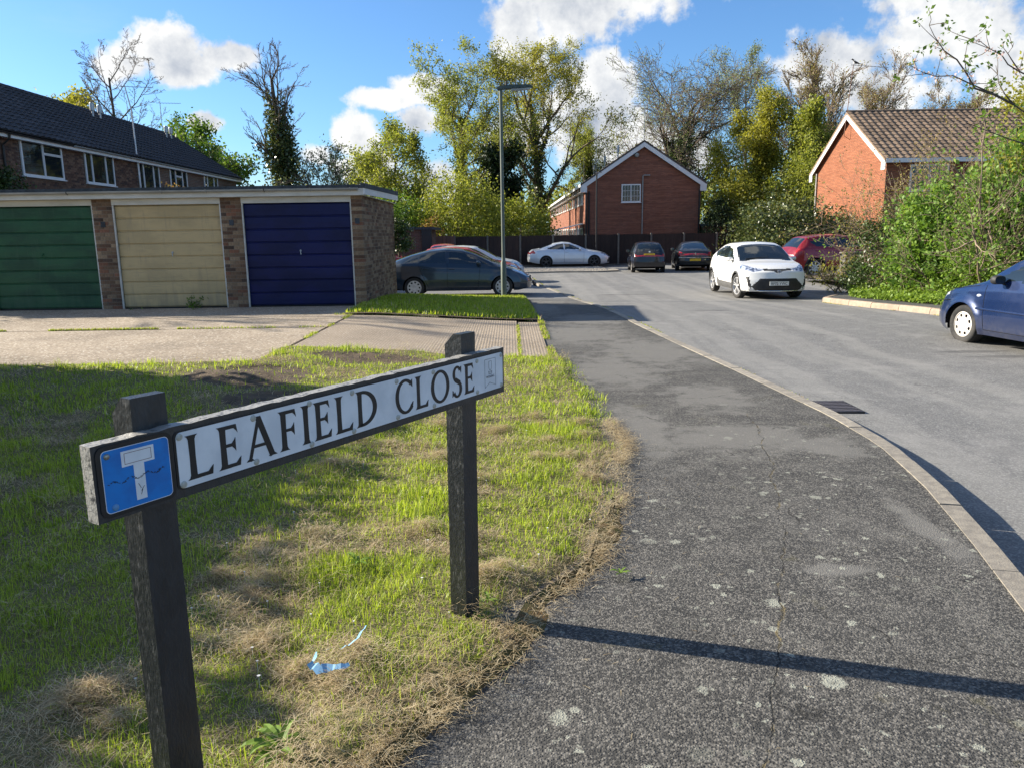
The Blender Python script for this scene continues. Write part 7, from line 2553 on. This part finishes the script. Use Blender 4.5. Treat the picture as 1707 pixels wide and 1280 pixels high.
# background shrubs
bush('rounded yellow green tree low beside the clipped dark evergreen', (16.2, 56, -0.6), 2.3, 2.0, 6.6, 45, 'yellow', 9000, 0.18, clump=0.5, fill=0.4)
bush('leafy green tree rising behind the laurel bushes', (20.6, 54, -0.6), 2.8, 2.2, 7.8, 46, 'spring', 12000, 0.18, clump=0.55, fill=0.4)
bush('broad yellow green tree mass between the red gable and the orange brick house', (18.6, 61, -0.6), 4.4, 2.6, 9.6, 44, 'spring', 15000, 0.2, clump=0.75, fill=0.35)
bush('big yellow green bush rising above the brick garage and the fence', (-3.2, 50, -0.5), 3.1, 2.5, 6.2, 31, 'spring', 15000, 0.17, clump=0.5)
bush('rounded green bush behind the fence, left of the red brick house', (0.8, 52, -0.5), 2.3, 2.0, 4.6, 32, 'spring', 8000, 0.17, clump=0.4)
bush('green bush behind the brick garage roof', (-7.2, 50, -0.5), 2.6, 2.0, 5.0, 33, 'green', 9000, 0.17, clump=0.5)
bush('small pinkish shrub beside the big yellow green bush', (-4.6, 47.5, -0.3), 0.9, 0.7, 3.0, 34, 'russet', 1800, 0.13, clump=0.25)
bush('bright yellow gorse like shrub showing over the fence by the lamp post', (0.75, 47.6, -0.3), 1.1, 0.7, 2.25, 35, 'yellow', 2600, 0.09, clump=0.2)
bush('dark green ivy clump on the back corner of the garage row', (-2.95, 20.8, 1.15), 0.28, 0.3, 0.95, 36, 'ivy', 2600, 0.07, stems=2, bark='bark', clump=0.10)
bush('low tree line shrub behind the far garage', (-12.5, 56, -0.5), 3.2, 2.0, 4.6, 37, 'green', 8000, 0.2, clump=0.55)
bush('clipped dark evergreen dome right of the red brick gable', (13.4, 50.2, -0.4), 1.05, 0.9, 3.85, 38, 'dark', 9000, 0.10, clump=0.22, fill=0.85)
bush('large glossy laurel bush behind the white crossover', (13.0, 37.0, -0.4), 2.7, 2.2, 3.6, 39, 'laurel', 15000, 0.15, clump=0.35)
bush('second laurel bush under the orange brick gable wall', (16.2, 38.5, -0.4), 1.9, 1.8, 2.9, 40, 'laurel', 8000, 0.15, clump=0.3)
bush('russet leaved shrub peeping over the garage roof', (-10.6, 24.5, -0.2), 1.3, 0.8, 3.5, 41, 'russet', 4200, 0.09, clump=0.22)
bush('orange leaved shrub over the garage roof nearest the terrace', (-8.6, 24.8, -0.2), 1.1, 0.7, 3.35, 42, 'russet', 3200, 0.09, clump=0.2)
bush('dark creeper on the terrace wall at the left edge', (-15.9, 25.0, 2.4), 0.35, 1.1, 1.5, 43, 'ivy', 2600, 0.10, clump=0.2)
# shrubs behind the far footway (right)
def bed(x, y):
    return float(gs(x, y)) + 0.02
G_ = 'shrubs behind the far footway'
bush('mass of fresh green broad leaves over the blue car', (11.7, 17.9, bed(11, 17)), 1.5, 1.2, 3.8, 51, 'broad', 17000, 0.12, stems=16, clump=0.28, bark='twig_pale', group=G_)
bush('bright broad leaved shrub in the middle of the roadside thicket', (10.3, 19.2, bed(9.7, 18.7)), 0.85, 0.9, 2.7, 52, 'broad', 10000, 0.105, stems=12, clump=0.22, bark='twig_pale', group=G_)
bush('darker ivy filled shrub at the left end of the roadside thicket', (10.1, 21.0, bed(9.8, 20)), 0.85, 0.9, 2.1, 53, 'ivy', 8000, 0.075, stems=18, clump=0.2, bark='twig_pale', group=G_)
bush('green understory shrub low behind the footway', (10.5, 17.4, bed(10, 17)), 0.5, 1.2, 1.2, 54, 'cover', 6000, 0.065, stems=10, clump=0.18, group=G_)
bush('dark ivy covered bank behind the broad leaved shrubs', (12.2, 19.7, bed(11.6, 19)), 2.0, 1.4, 2.9, 55, 'ivy', 16000, 0.085, stems=14, clump=0.28, bark='twig_pale', group=G_)
bush('yellow green climber reaching over the right edge', (12.1, 17.9, bed(12, 17)), 1.35, 1.1, 5.3, 56, 'yellow', 14000, 0.085, stems=20, clump=0.3, group=G_)
bush('green shrub outside the right edge beside the thicket', (12.3, 13.5, bed(12, 13)), 1.6, 1.8, 3.4, 57, 'broad', 7000, 0.12, stems=14, clump=0.32, group=G_)

def twig_shrub(label, loc, h, seed, n_st=12, spread=0.5, kids=(6, 4, 3), r0=0.022, lean=(0, 0), leafk=None, leaf=0.05, per=2, mat='twig_pale', name='bare_shrub', cat='shrub'):
    rng = np.random.default_rng(seed)
    root = tag(empty(name, loc), label, cat)
    br = []
    def rec(p, d, ln, r, lv):
        pts, rad = [p.copy()], [r]
        for k in range(5):
            d = d + rng.normal(size=3) * 0.17 + np.array([0, 0, 0.05])
            d /= np.linalg.norm(d)
            p = p + d * ln / 5
            pts.append(p.copy())
            rad.append(max(0.0035, r * (1 - 0.75 * (k + 1) / 5)))
        br.append((pts, rad, lv))
        if lv >= len(kids):
            return
        for k in range(kids[lv]):
            i = rng.integers(1, 5)
            nd = d * 0.8 + rng.normal(size=3) * spread
            rec(pts[i].copy(), nd / np.linalg.norm(nd), ln * rng.uniform(0.4, 0.65), max(r * 0.5, 0.004), lv + 1)
    for k in range(n_st):
        a = rng.uniform(0, 6.28)
        d = np.array([math.cos(a) * spread + lean[0], math.sin(a) * spread + lean[1], 1.0])
        rec(np.array([rng.normal() * 0.15, rng.normal() * 0.15, -0.1]), d / np.linalg.norm(d), h * rng.uniform(0.6, 0.95), r0 * rng.uniform(0.7, 1.2), 0)
    V, Q = tubes_np(br, (6, 4, 3, 3))
    np_mesh('stems', V, Q.ravel(), np.arange(len(Q)) * 4, np.full(len(Q), 4), M[mat], parent=root, smooth=True)
    if leafk:
        P = np.array([p for pts, _, lv in br if lv >= len(kids) - 1 for p in pts[-3:] for _ in range(per)])
        P = P + rng.normal(size=P.shape) * leaf * 0.6
        add_leaves('leaves', P, leaf, LM[leafk], root, rng)
    return root
twig_shrub('bare twiggy bush with bronze buds in front of the orange gable wall', (11.0, 21.9, -0.25), 3.7, 61, n_st=10, spread=0.55, leafk='bronze', leaf=0.05, lean=(0.1, 0), kids=(6, 4, 3))
twig_shrub('bare pale stemmed shrub among the ivy in the middle of the thicket', (10.4, 18.5, bed(10, 18)), 3.1, 62, n_st=6, spread=0.45, leafk='broad', leaf=0.07, per=1)
twig_shrub('leaning brown stems beside the blue car', (10.6, 16.8, bed(10, 16)), 3.4, 63, n_st=6, spread=0.5, r0=0.035, leafk='broad', leaf=0.09, per=1, lean=(-0.15, 0))
twig_shrub('yellow leaved twigs hanging over the grey cabinet', (10.15, 23.6, -0.25), 1.35, 64, n_st=5, spread=0.7, leafk='yellow', leaf=0.06, per=1)
twig_shrub('tall bare shrub in front of the brown tiled roof eaves', (11.3, 21.0, -0.25), 4.4, 65, n_st=9, spread=0.35, leafk='bronze', leaf=0.06, per=2)
# flowering cherry reaching in from the right
ch = tag(empty('cherry_tree', (11.9, 13.0, bed(12, 13))), 'pink blossomed cherry branches against the sky at the right edge', 'tree')
rngc = np.random.default_rng(77)
brs = []
def limb(pts, r0, lv=0):
    P_ = [np.array(p, float) for p in pts]
    fine = []
    for a, c in zip(P_[:-1], P_[1:]):
        for t in (0, 0.5):
            fine.append(a + (c - a) * t + rngc.normal(size=3) * 0.02 * (t > 0))
    fine.append(P_[-1])
    rad = [max(0.004, r0 * (1 - 0.8 * k / (len(fine) - 1))) for k in range(len(fine))]
    brs.append((fine, rad, lv))
    return fine
def _cw(px, py, Y):
    d = _f + _r * ((px - 853.5) / 1280) + _u * ((640 - py) / 1280)
    t = Y / d.y
    return (d.x * t - 11.9, d.y * t - 13.0, 1.6 + d.z * t - float(bed(12, 13)))
main = limb([(0, 0, -0.1), (0.15, 0.0, 1.4), (0.05, 0.1, 2.6), _cw(1760, 215, 12.8), _cw(1690, 175, 12.8)], 0.05)
l1 = limb([_cw(1690, 175, 12.8), _cw(1625, 148, 12.7), _cw(1595, 100, 12.6), _cw(1565, 72, 12.5), _cw(1549, 43, 12.4)], 0.018)
l2 = limb([_cw(1690, 175, 12.8), _cw(1640, 150, 12.9), _cw(1600, 132, 13.0), _cw(1560, 128, 13.0), _cw(1530, 118, 13.0), _cw(1521, 95, 13.0)], 0.015)
l3 = limb([_cw(1760, 215, 12.8), _cw(1720, 130, 12.7), _cw(1680, 108, 12.6), _cw(1650, 82, 12.6), _cw(1618, 66, 12.6)], 0.016)
l4 = limb([_cw(1760, 250, 12.8), _cw(1700, 238, 12.6), _cw(1655, 222, 12.5), _cw(1610, 205, 12.4)], 0.016)
l5 = limb([_cw(1690, 175, 12.8), _cw(1665, 140, 12.9), _cw(1660, 110, 13.0)], 0.012)
l6 = limb([_cw(1700, 120, 12.7), _cw(1680, 90, 12.7), _cw(1690, 72, 12.7)], 0.012)
tw_pts = []
for L_, nn in ((l1, 9), (l2, 7), (l3, 9), (l4, 8), (l5, 3), (l6, 3)):
    for k in range(nn):
        i = rngc.integers(1, len(L_))
        p = L_[i].copy()
        d = rngc.normal(size=3) * 0.6 + np.array([-0.2, 0, 0.7])
        d /= np.linalg.norm(d)
        ln = rngc.uniform(0.2, 0.55)
        q = [p, p + d * ln * 0.5 + rngc.normal(size=3) * 0.02, p + d * ln]
        brs.append((q, [0.007, 0.005, 0.0035], 2))
        tw_pts.append(q[-1])
V, Q = tubes_np(brs, (7, 5, 4))
np_mesh('branches', V, Q.ravel(), np.arange(len(Q)) * 4, np.full(len(Q), 4), M['bark'], parent=ch, smooth=True)
tips = np.array(tw_pts)
Pl = np.concatenate([tips + rngc.normal(size=tips.shape) * 0.035 for _ in range(9)])
add_leaves('leaves', Pl, 0.075, LM['green'], ch, rngc)
cen_ = np.array([L_[i] for L_ in (l1, l2, l3, l4) for i in range(2, len(L_) - 1)])
cen_ = cen_[rngc.random(len(cen_)) < 0.6]
Pb = np.concatenate([cen_ + rngc.normal(size=cen_.shape) * 0.04 for _ in range(16)])
add_leaves('blossom', Pb, 0.045, LM['pink'], ch, rngc)

# ground cover on the bed edge
rg = np.random.default_rng(90)
n = 32000
yy = rg.uniform(8.5, 22.2, n)
xx = xf(np.minimum(yy, 20.3)) + 0.68 + rg.beta(1.0, 1.8, n) * 2.6 + 0.5 * ss(20.5, 22, yy)
zz = np.array([float(v) for v in gs(xx, yy)]) + 0.03 + rg.beta(1.3, 2.2, n) * (0.12 + 0.28 * ss(0.1, 1.6, xx - xf(np.minimum(yy, 20.3)) - 0.7)) * (0.5 + fnoise(xx, yy, 0.9))
gc = add_leaves('ground_cover', np.stack([xx, yy, zz], 1), 0.075, LM['cover'], None, rg, up=1.0)
tag(gc, kind='stuff', label='bright green leafy ground cover along the back of the far footway', cat='ground cover')

# unseen hedge added outside the left edge to cast shade on the lawn
def box_hedge(label, x0, x1, y0, y1, h, seed, n, leaf):
    rng = np.random.default_rng(seed)
    root = tag(empty('hedge', ((x0 + x1) / 2, (y0 + y1) / 2, 0)), label, 'hedge')
    P = rng.uniform(0, 1, (n, 3))
    f = rng.integers(0, 3, n)
    e = rng.random(n)
    for ax in range(3):
        s = f == ax
        P[s, ax] = np.where(e[s] < 0.5, rng.uniform(0, 0.12, s.sum()), rng.uniform(0.88, 1.0, s.sum()))
    P = (P - np.array([0.5, 0.5, 0])) * np.array([x1 - x0, y1 - y0, h])
    add_leaves('foliage', P, leaf, LM['ivy'], root, rng)
    MB().box(-(x1 - x0) / 2 + 0.22, (x1 - x0) / 2 - 0.22, -(y1 - y0) / 2 + 0.22, (y1 - y0) / 2 - 0.22, 0, h - 0.2).build('dense_core', LM['dark'], root)
    return root
box_hedge('tall clipped hedge added unseen outside the left edge to shade the lawn', -9.2, -7.5, 2.4, 9.35, 3.3, 70, 13000, 0.16)

# ------------------------------------------------------------------ grass
M['grass'] = leaf_mat('grass_blade', [(0.16, 0.235, 0.016), (0.31, 0.41, 0.034), (0.50, 0.56, 0.095)], 0.46, vscale=2.5, rough=0.45, spec=0.3)
M['straw'] = leaf_mat('dry_grass', [(0.26, 0.185, 0.10), (0.45, 0.35, 0.20), (0.64, 0.54, 0.36)], 0.25, vscale=3.0, rough=0.7, spec=0.2)
M['weed'] = leaf_mat('weed_leaf', [(0.12, 0.20, 0.03), (0.17, 0.27, 0.04), (0.23, 0.34, 0.06)], 0.35, vscale=3.0)
def blades(x, y, z, h, w, lean, mi, rng, name, mats, label, cat):
    n = len(x)
    yaw = rng.uniform(0, 2 * np.pi, n)
    dx, dy = np.cos(yaw), np.sin(yaw)
    sx, sy = -dy, dx
    b = np.stack([x, y, z - 0.004], 1)
    side = np.stack([sx, sy, 0 * x], 1) * (w / 2)[:, None]
    lx, lz = np.sin(lean), np.cos(lean)
    l2x, l2z = np.sin(np.minimum(lean * 1.9, 1.75)), np.cos(np.minimum(lean * 1.9, 1.75))
    mid = b + np.stack([dx * lx, dy * lx, lz], 1) * (h * 0.55)[:, None]
    tip = mid + np.stack([dx * l2x, dy * l2x, l2z], 1) * (h * 0.45)[:, None]
    V = np.stack([b - side, b + side, mid + side * 0.75, mid - side * 0.75, tip], 1).reshape(-1, 3)
    i = np.arange(n) * 5
    loops = np.stack([i, i + 1, i + 2, i + 3, i + 3, i + 2, i + 4], 1).ravel()
    starts = np.stack([np.arange(n) * 7, np.arange(n) * 7 + 4], 1).ravel()
    tot = np.tile([4, 3], n)
    o = np_mesh(name, V, loops, starts, tot, mats, midx=np.repeat(mi, 2))
    tag(o, kind='stuff', label=label, cat=cat)
    return o
def lawn_points(n, x0, x1, y0, y1, rng, keep):
    x, y = rng.uniform(x0, x1, n), rng.uniform(y0, y1, n)
    k = keep(x, y)
    return x[k], y[k]
def on_lawn(x, y):
    e = xl(y) + 0.10 * (fnoise(x * 0 + y, 3 + 0 * y, 0.35) - 0.5)
    ok = x < e + 0.05 * fnoise(x, y, 0.1)
    ok &= (y < 8.78) | (x > -2.95)
    ok &= (y < 9.95) | (x > 0.49)
    ok &= (x > -0.70 * y - 1.2) & (y > 0.9)
    return ok
def dryness(x, y):
    """0 lush .. 1 straw"""
    d = fnoise(x + 20, y + 5, 0.42, 4)
    edge = np.clip(1 - (xl(y) - x) / 0.35, 0, 1) * ss(6.8, 5.2, y)
    near = ss(4.8, 2.2, y)
    return np.clip((d - 0.46) * 4.6 + 0.18 * near + 0.50 * edge - 0.14, 0, 1)
rgg = np.random.default_rng(123)
for (cnt_, x0, x1, y0, y1, hs, ws_, nm) in ((145000, -3.2, 1.0, 1.0, 3.6, 0.042, 0.0030, 'near'), (118000, -5.2, 1.0, 3.6, 6.2, 0.048, 0.0045, 'mid'), (78000, -7.5, 1.0, 6.2, 10.2, 0.055, 0.0068, 'far')):
    x, y = lawn_points(cnt_, x0, x1, y0, y1, rgg, on_lawn)
    # gather into tufts
    tx = (fnoise(x, y, 0.16, 2) - 0.5)
    md = ss(0.0, 0.3, mud(x, y))
    dr = dryness(x, y)
    u = rgg.random(len(x))
    keep = (rgg.random(len(x)) > md * 0.93) & (rgg.random(len(x)) < 0.55 + 1.6 * np.clip(tx + 0.1, 0, 1) + 0.3)
    x, y, dr, tx, u = x[keep], y[keep], dr[keep], tx[keep], u[keep]
    straw = u < (0.12 + 0.74 * dr)
    z = gmound(x, y)
    tall = 0.6 + 1.8 * np.clip(fnoise(x + 3, y + 8, 0.22, 3) - 0.35, 0, 1) + 0.7 * ss(0.56, 0.78, fnoise(x - 9, y + 2, 0.5, 3))
    h = hs * tall * rgg.uniform(0.5, 1.35, len(x))
    lean = np.abs(rgg.normal(0.5, 0.45, len(x)))
    clump_h = ss(0.48, 0.70, fnoise(x + 40, y + 11, 0.24, 3)) * 0.12
    z = np.where(straw, z + rgg.uniform(0, 1, len(x)) * (0.012 + clump_h), z)
    lean = np.where(straw, rgg.uniform(0.85, 1.75, len(x)), lean)
    h = np.where(straw, hs * rgg.uniform(0.7, 1.9, len(x)), h)
    w = np.where(straw, ws_ * 0.55, ws_ * rgg.uniform(0.7, 1.3, len(x)))
    blades(x, y, z, h, w, lean, straw.astype(int), rgg, 'grass', [M['grass'], M['straw']],
           {'near': 'mown grass and dry clippings nearest the camera around the left sign post', 'mid': 'patchy lawn grass behind the street sign', 'far': 'lawn grass running up to the concrete forecourt'}[nm], 'grass')
# loose hay spilling over the path edge
x = xl(rgg.uniform(1.6, 6.5, 9000))
yy = rgg.uniform(1.6, 6.5, 9000)
x = xl(yy) + rgg.normal(-0.03, 0.05, 9000) + 0.10 * (fnoise(yy, yy * 0, 0.4) - 0.4)
kh = rgg.random(9000) < ss(0.30, 0.60, fnoise(yy, yy * 0 + 4, 0.7, 3)) + 0.22
x, yy = x[kh], yy[kh]
blades(x, yy, 0.008 + rgg.uniform(0, 0.03, len(x)), rgg.uniform(0.03, 0.09, len(x)), np.full(len(x), 0.0022), rgg.uniform(1.2, 1.7, len(x)), np.ones(len(x), int), rgg, 'hay', [M['grass'], M['straw']], 'loose brown hay spilling on to the footpath edge', 'hay')
# raked up heaps of dry clippings
hx_, hy_, hz_, ht_ = [], [], [], []
for q in range(70):
    cy = rgg.uniform(1.7, 6.8)
    cx = float(xl(cy)) - rgg.uniform(0.05, 0.55 + 0.36 * cy)
    if fnoise(np.array([cx + 20]), np.array([cy + 5]), 0.42, 4)[0] < 0.45:
        continue
    rr_ = rgg.uniform(0.06, 0.15)
    hh_ = rgg.uniform(0.02, 0.055)
    m_ = int(330 * (rr_ / 0.1) ** 1.3)
    a_, d_ = rgg.uniform(0, 6.28, m_), np.abs(rgg.normal(0, 0.5, m_))
    px_, py_ = cx + np.cos(a_) * d_ * rr_ * 1.5, cy + np.sin(a_) * d_ * rr_
    hx_.append(px_)
    hy_.append(py_)
    hz_.append(gmound(px_, py_) + 0.015 + hh_ * np.exp(-d_ ** 2 * 1.3) * rgg.uniform(0.3, 1.1, m_))
x, yy, zh = np.concatenate(hx_), np.concatenate(hy_), np.concatenate(hz_)
k = x < xl(yy) + 0.03
x, yy, zh = x[k], yy[k], zh[k]
blades(x, yy, zh, rgg.uniform(0.03, 0.085, len(x)), np.full(len(x), 0.0020), rgg.uniform(1.0, 1.75, len(x)), (rgg.random(len(x)) > 0.06).astype(int), rgg, 'hay_heaps', [M['grass'], M['straw']], 'small heaps of dried grass clippings lying on the lawn', 'hay')
# scattered straws on the path
x = rgg.uniform(0.2, 2.3, 500); yy = rgg.uniform(1.8, 5, 500)
k = x > xl(yy) + 0.05
x, yy = x[k], yy[k]
kk_ = rgg.random(len(x)) < np.exp(-(x - xl(yy)) * 2.2) * 0.8
x, yy = x[kk_], yy[kk_]
if len(x):
    blades(x, yy, np.full(len(x), 0.005), rgg.uniform(0.015, 0.05, len(x)), np.full(len(x), 0.002), np.full(len(x), 1.52), np.ones(len(x), int), rgg, 'straws', [M['grass'], M['straw']], 'stray dry straws scattered on the footpath', 'straw')
# far verge
x, y = rgg.uniform(-3.1, 0.75, 36000), rgg.uniform(14.15, 22.3, 36000)
k = (x < xl(y) + 0.04 * (fnoise(y, x, 0.4) - .5)) & ~((x < -3.0) & (y > 16.1)) & ((y > 14.3) | (x > 0.5))
x, y = x[k], y[k]
blades(x, y, gverge(x, y), 0.075 * rgg.uniform(0.5, 1.4, len(x)), np.full(len(x), 0.014), np.abs(rgg.normal(0.3, 0.3, len(x))), (rgg.random(len(x)) < 0.08).astype(int), rgg, 'grass', [M['grass'], M['straw']], 'lush grass verge between the forecourt and the lamp post', 'grass')
# grass in the slab joints
xs_, ys_ = [], []
for (n_, xa, xb, ya, yb) in ((5200, -9.5, -5.3, 12.28, 12.33), (1600, -8.0, -3.0, 12.29, 12.32), (2400, -3.0, -2.92, 8.8, 16.0), (1500, 0.49, 0.60, 9.8, 14.3), (900, -3.3, 0.4, 14.2, 14.35), (700, 0.09, 0.14, 9.9, 14.0), (900, -9.3, -3.0, 8.70, 8.80)):
    xs_.append(rgg.uniform(xa, xb, n_)); ys_.append(rgg.uniform(ya, yb, n_))
x, y = np.concatenate(xs_), np.concatenate(ys_)
k = fnoise(x, y, 0.7) > 0.36
x, y = x[k], y[k]
blades(x, y, gl(x, y) + 0.005, rgg.uniform(0.02, 0.065, len(x)), np.full(len(x), 0.010), np.abs(rgg.normal(0.4, 0.35, len(x))), (rgg.random(len(x)) < 0.3).astype(int), rgg, 'grass', [M['grass'], M['straw']], 'grass growing in the joints of the concrete forecourt', 'grass')
# grass and moss along kerb lines
xs_, ys_ = [], []
y = rgg.uniform(6.5, 34, 5200); x = xk(y) + 0.085 + np.abs(rgg.normal(0, 0.03, len(y)))
k = fnoise(x, y, 0.6) > 0.50
x, y = x[k], y[k]
y2 = rgg.uniform(8, 19.5, 2600); x2 = xf(y2) - 0.05 + rgg.normal(0, 0.02, len(y2)); k2 = fnoise(x2, y2, 0.6) > 0.5
x, y = np.concatenate([x, x2[k2]]), np.concatenate([y, y2[k2]])
blades(x, y, gr(x, y), rgg.uniform(0.01, 0.035, len(x)), np.full(len(x), 0.010), np.abs(rgg.normal(0.5, 0.4, len(x))), (rgg.random(len(x)) < 0.5).astype(int), rgg, 'gutter_grass', [M['grass'], M['straw']], 'thin weeds and moss in the road gutters', 'weeds')

# broad leaved weeds
def rosette(label, loc, r, n, seed, h=0.5, name='weed', cat='weed', kind='weed'):
    rng = np.random.default_rng(seed)
    mb = MB()
    for k in range(n):
        a = 2 * math.pi * k / n + rng.normal() * 0.3
        l = r * rng.uniform(0.6, 1.15)
        w = l * rng.uniform(0.10, 0.16)
        el = rng.uniform(0.25, 0.9) * h * 1.6
        d, s = Vector((math.cos(a), math.sin(a), 0)), Vector((-math.sin(a), math.cos(a), 0))
        prev = None
        for q in range(6):
            t = q / 5
            c = d * l * t + Vector((0, 0, l * (el * t - 0.75 * el * t * t) + 0.01))
            ww = w * math.sin(math.pi * min(0.98, 0.12 + 0.86 * t)) ** 0.8
            ed = Vector((0, 0, ww * 0.35))
            row = (tuple(c + s * ww + ed), tuple(c), tuple(c - s * ww + ed))
            if prev:
                mb.quad(prev[0], prev[1], row[1], row[0])
                mb.quad(prev[1], prev[2], row[2], row[1])
            prev = row
    o = mb.build(name, M[kind], smooth=True)
    o.location = loc
    tag(o, label, cat)
    return o
rosette('dock plant with long green leaves at the foot of the lawn near the bottom edge', (-0.73, 2.10, 0.05), 0.105, 14, 3, h=1.2)
rosette('broad leaved weed growing beside the right sign post', (-0.12, 3.12, 0.02), 0.05, 9, 5, h=0.9)
rosette('small weed in the lawn left of the right sign post', (-0.75, 3.45, 0.06), 0.08, 8, 6, h=0.8)
rosette('low weed in the footpath crack edge by the lawn corner', (0.50, 3.40, 0.01), 0.05, 7, 7, h=0.8)
w1 = twig_shrub('tall thin weed growing against the cream garage door', (-6.50, 15.98, 0.17), 0.42, 66, n_st=4, spread=0.25, kids=(3,), r0=0.006, leafk='green', leaf=0.05, per=4, mat='twig', name='weed', cat='weed')
w2 = twig_shrub('low green tuft at the foot of the cream garage door', (-7.85, 15.98, 0.17), 0.12, 67, n_st=9, spread=0.9, kids=(2,), r0=0.005, leafk='green', leaf=0.04, per=3, mat='twig', name='weed', cat='weed')
# daisies: tiny white flower heads
rd = np.random.default_rng(8)
dm = MB()
for k in range(70):
    y = rd.uniform(2.4, 7.5)
    x = rd.uniform(-1.6, float(xl(y)) - 0.1)
    z = float(gmound(x, y)) + rd.uniform(0.03, 0.06)
    r = rd.uniform(0.004, 0.007)
    dm.poly([(x + r * math.cos(a), y + r * math.sin(a), z + 0.001 * math.sin(3 * a)) for a in [math.pi * q / 3 for q in range(6)]])
    dm.tube([(x, y, z - 0.05), (x, y, z - 0.0005)], 0.0008, 3, cap=False)
tag(dm.build('daisies', pm('daisy_white', (0.7, 0.7, 0.66), rough=0.8)), kind='stuff', label='tiny white daisies scattered over the lawn', cat='daisies')
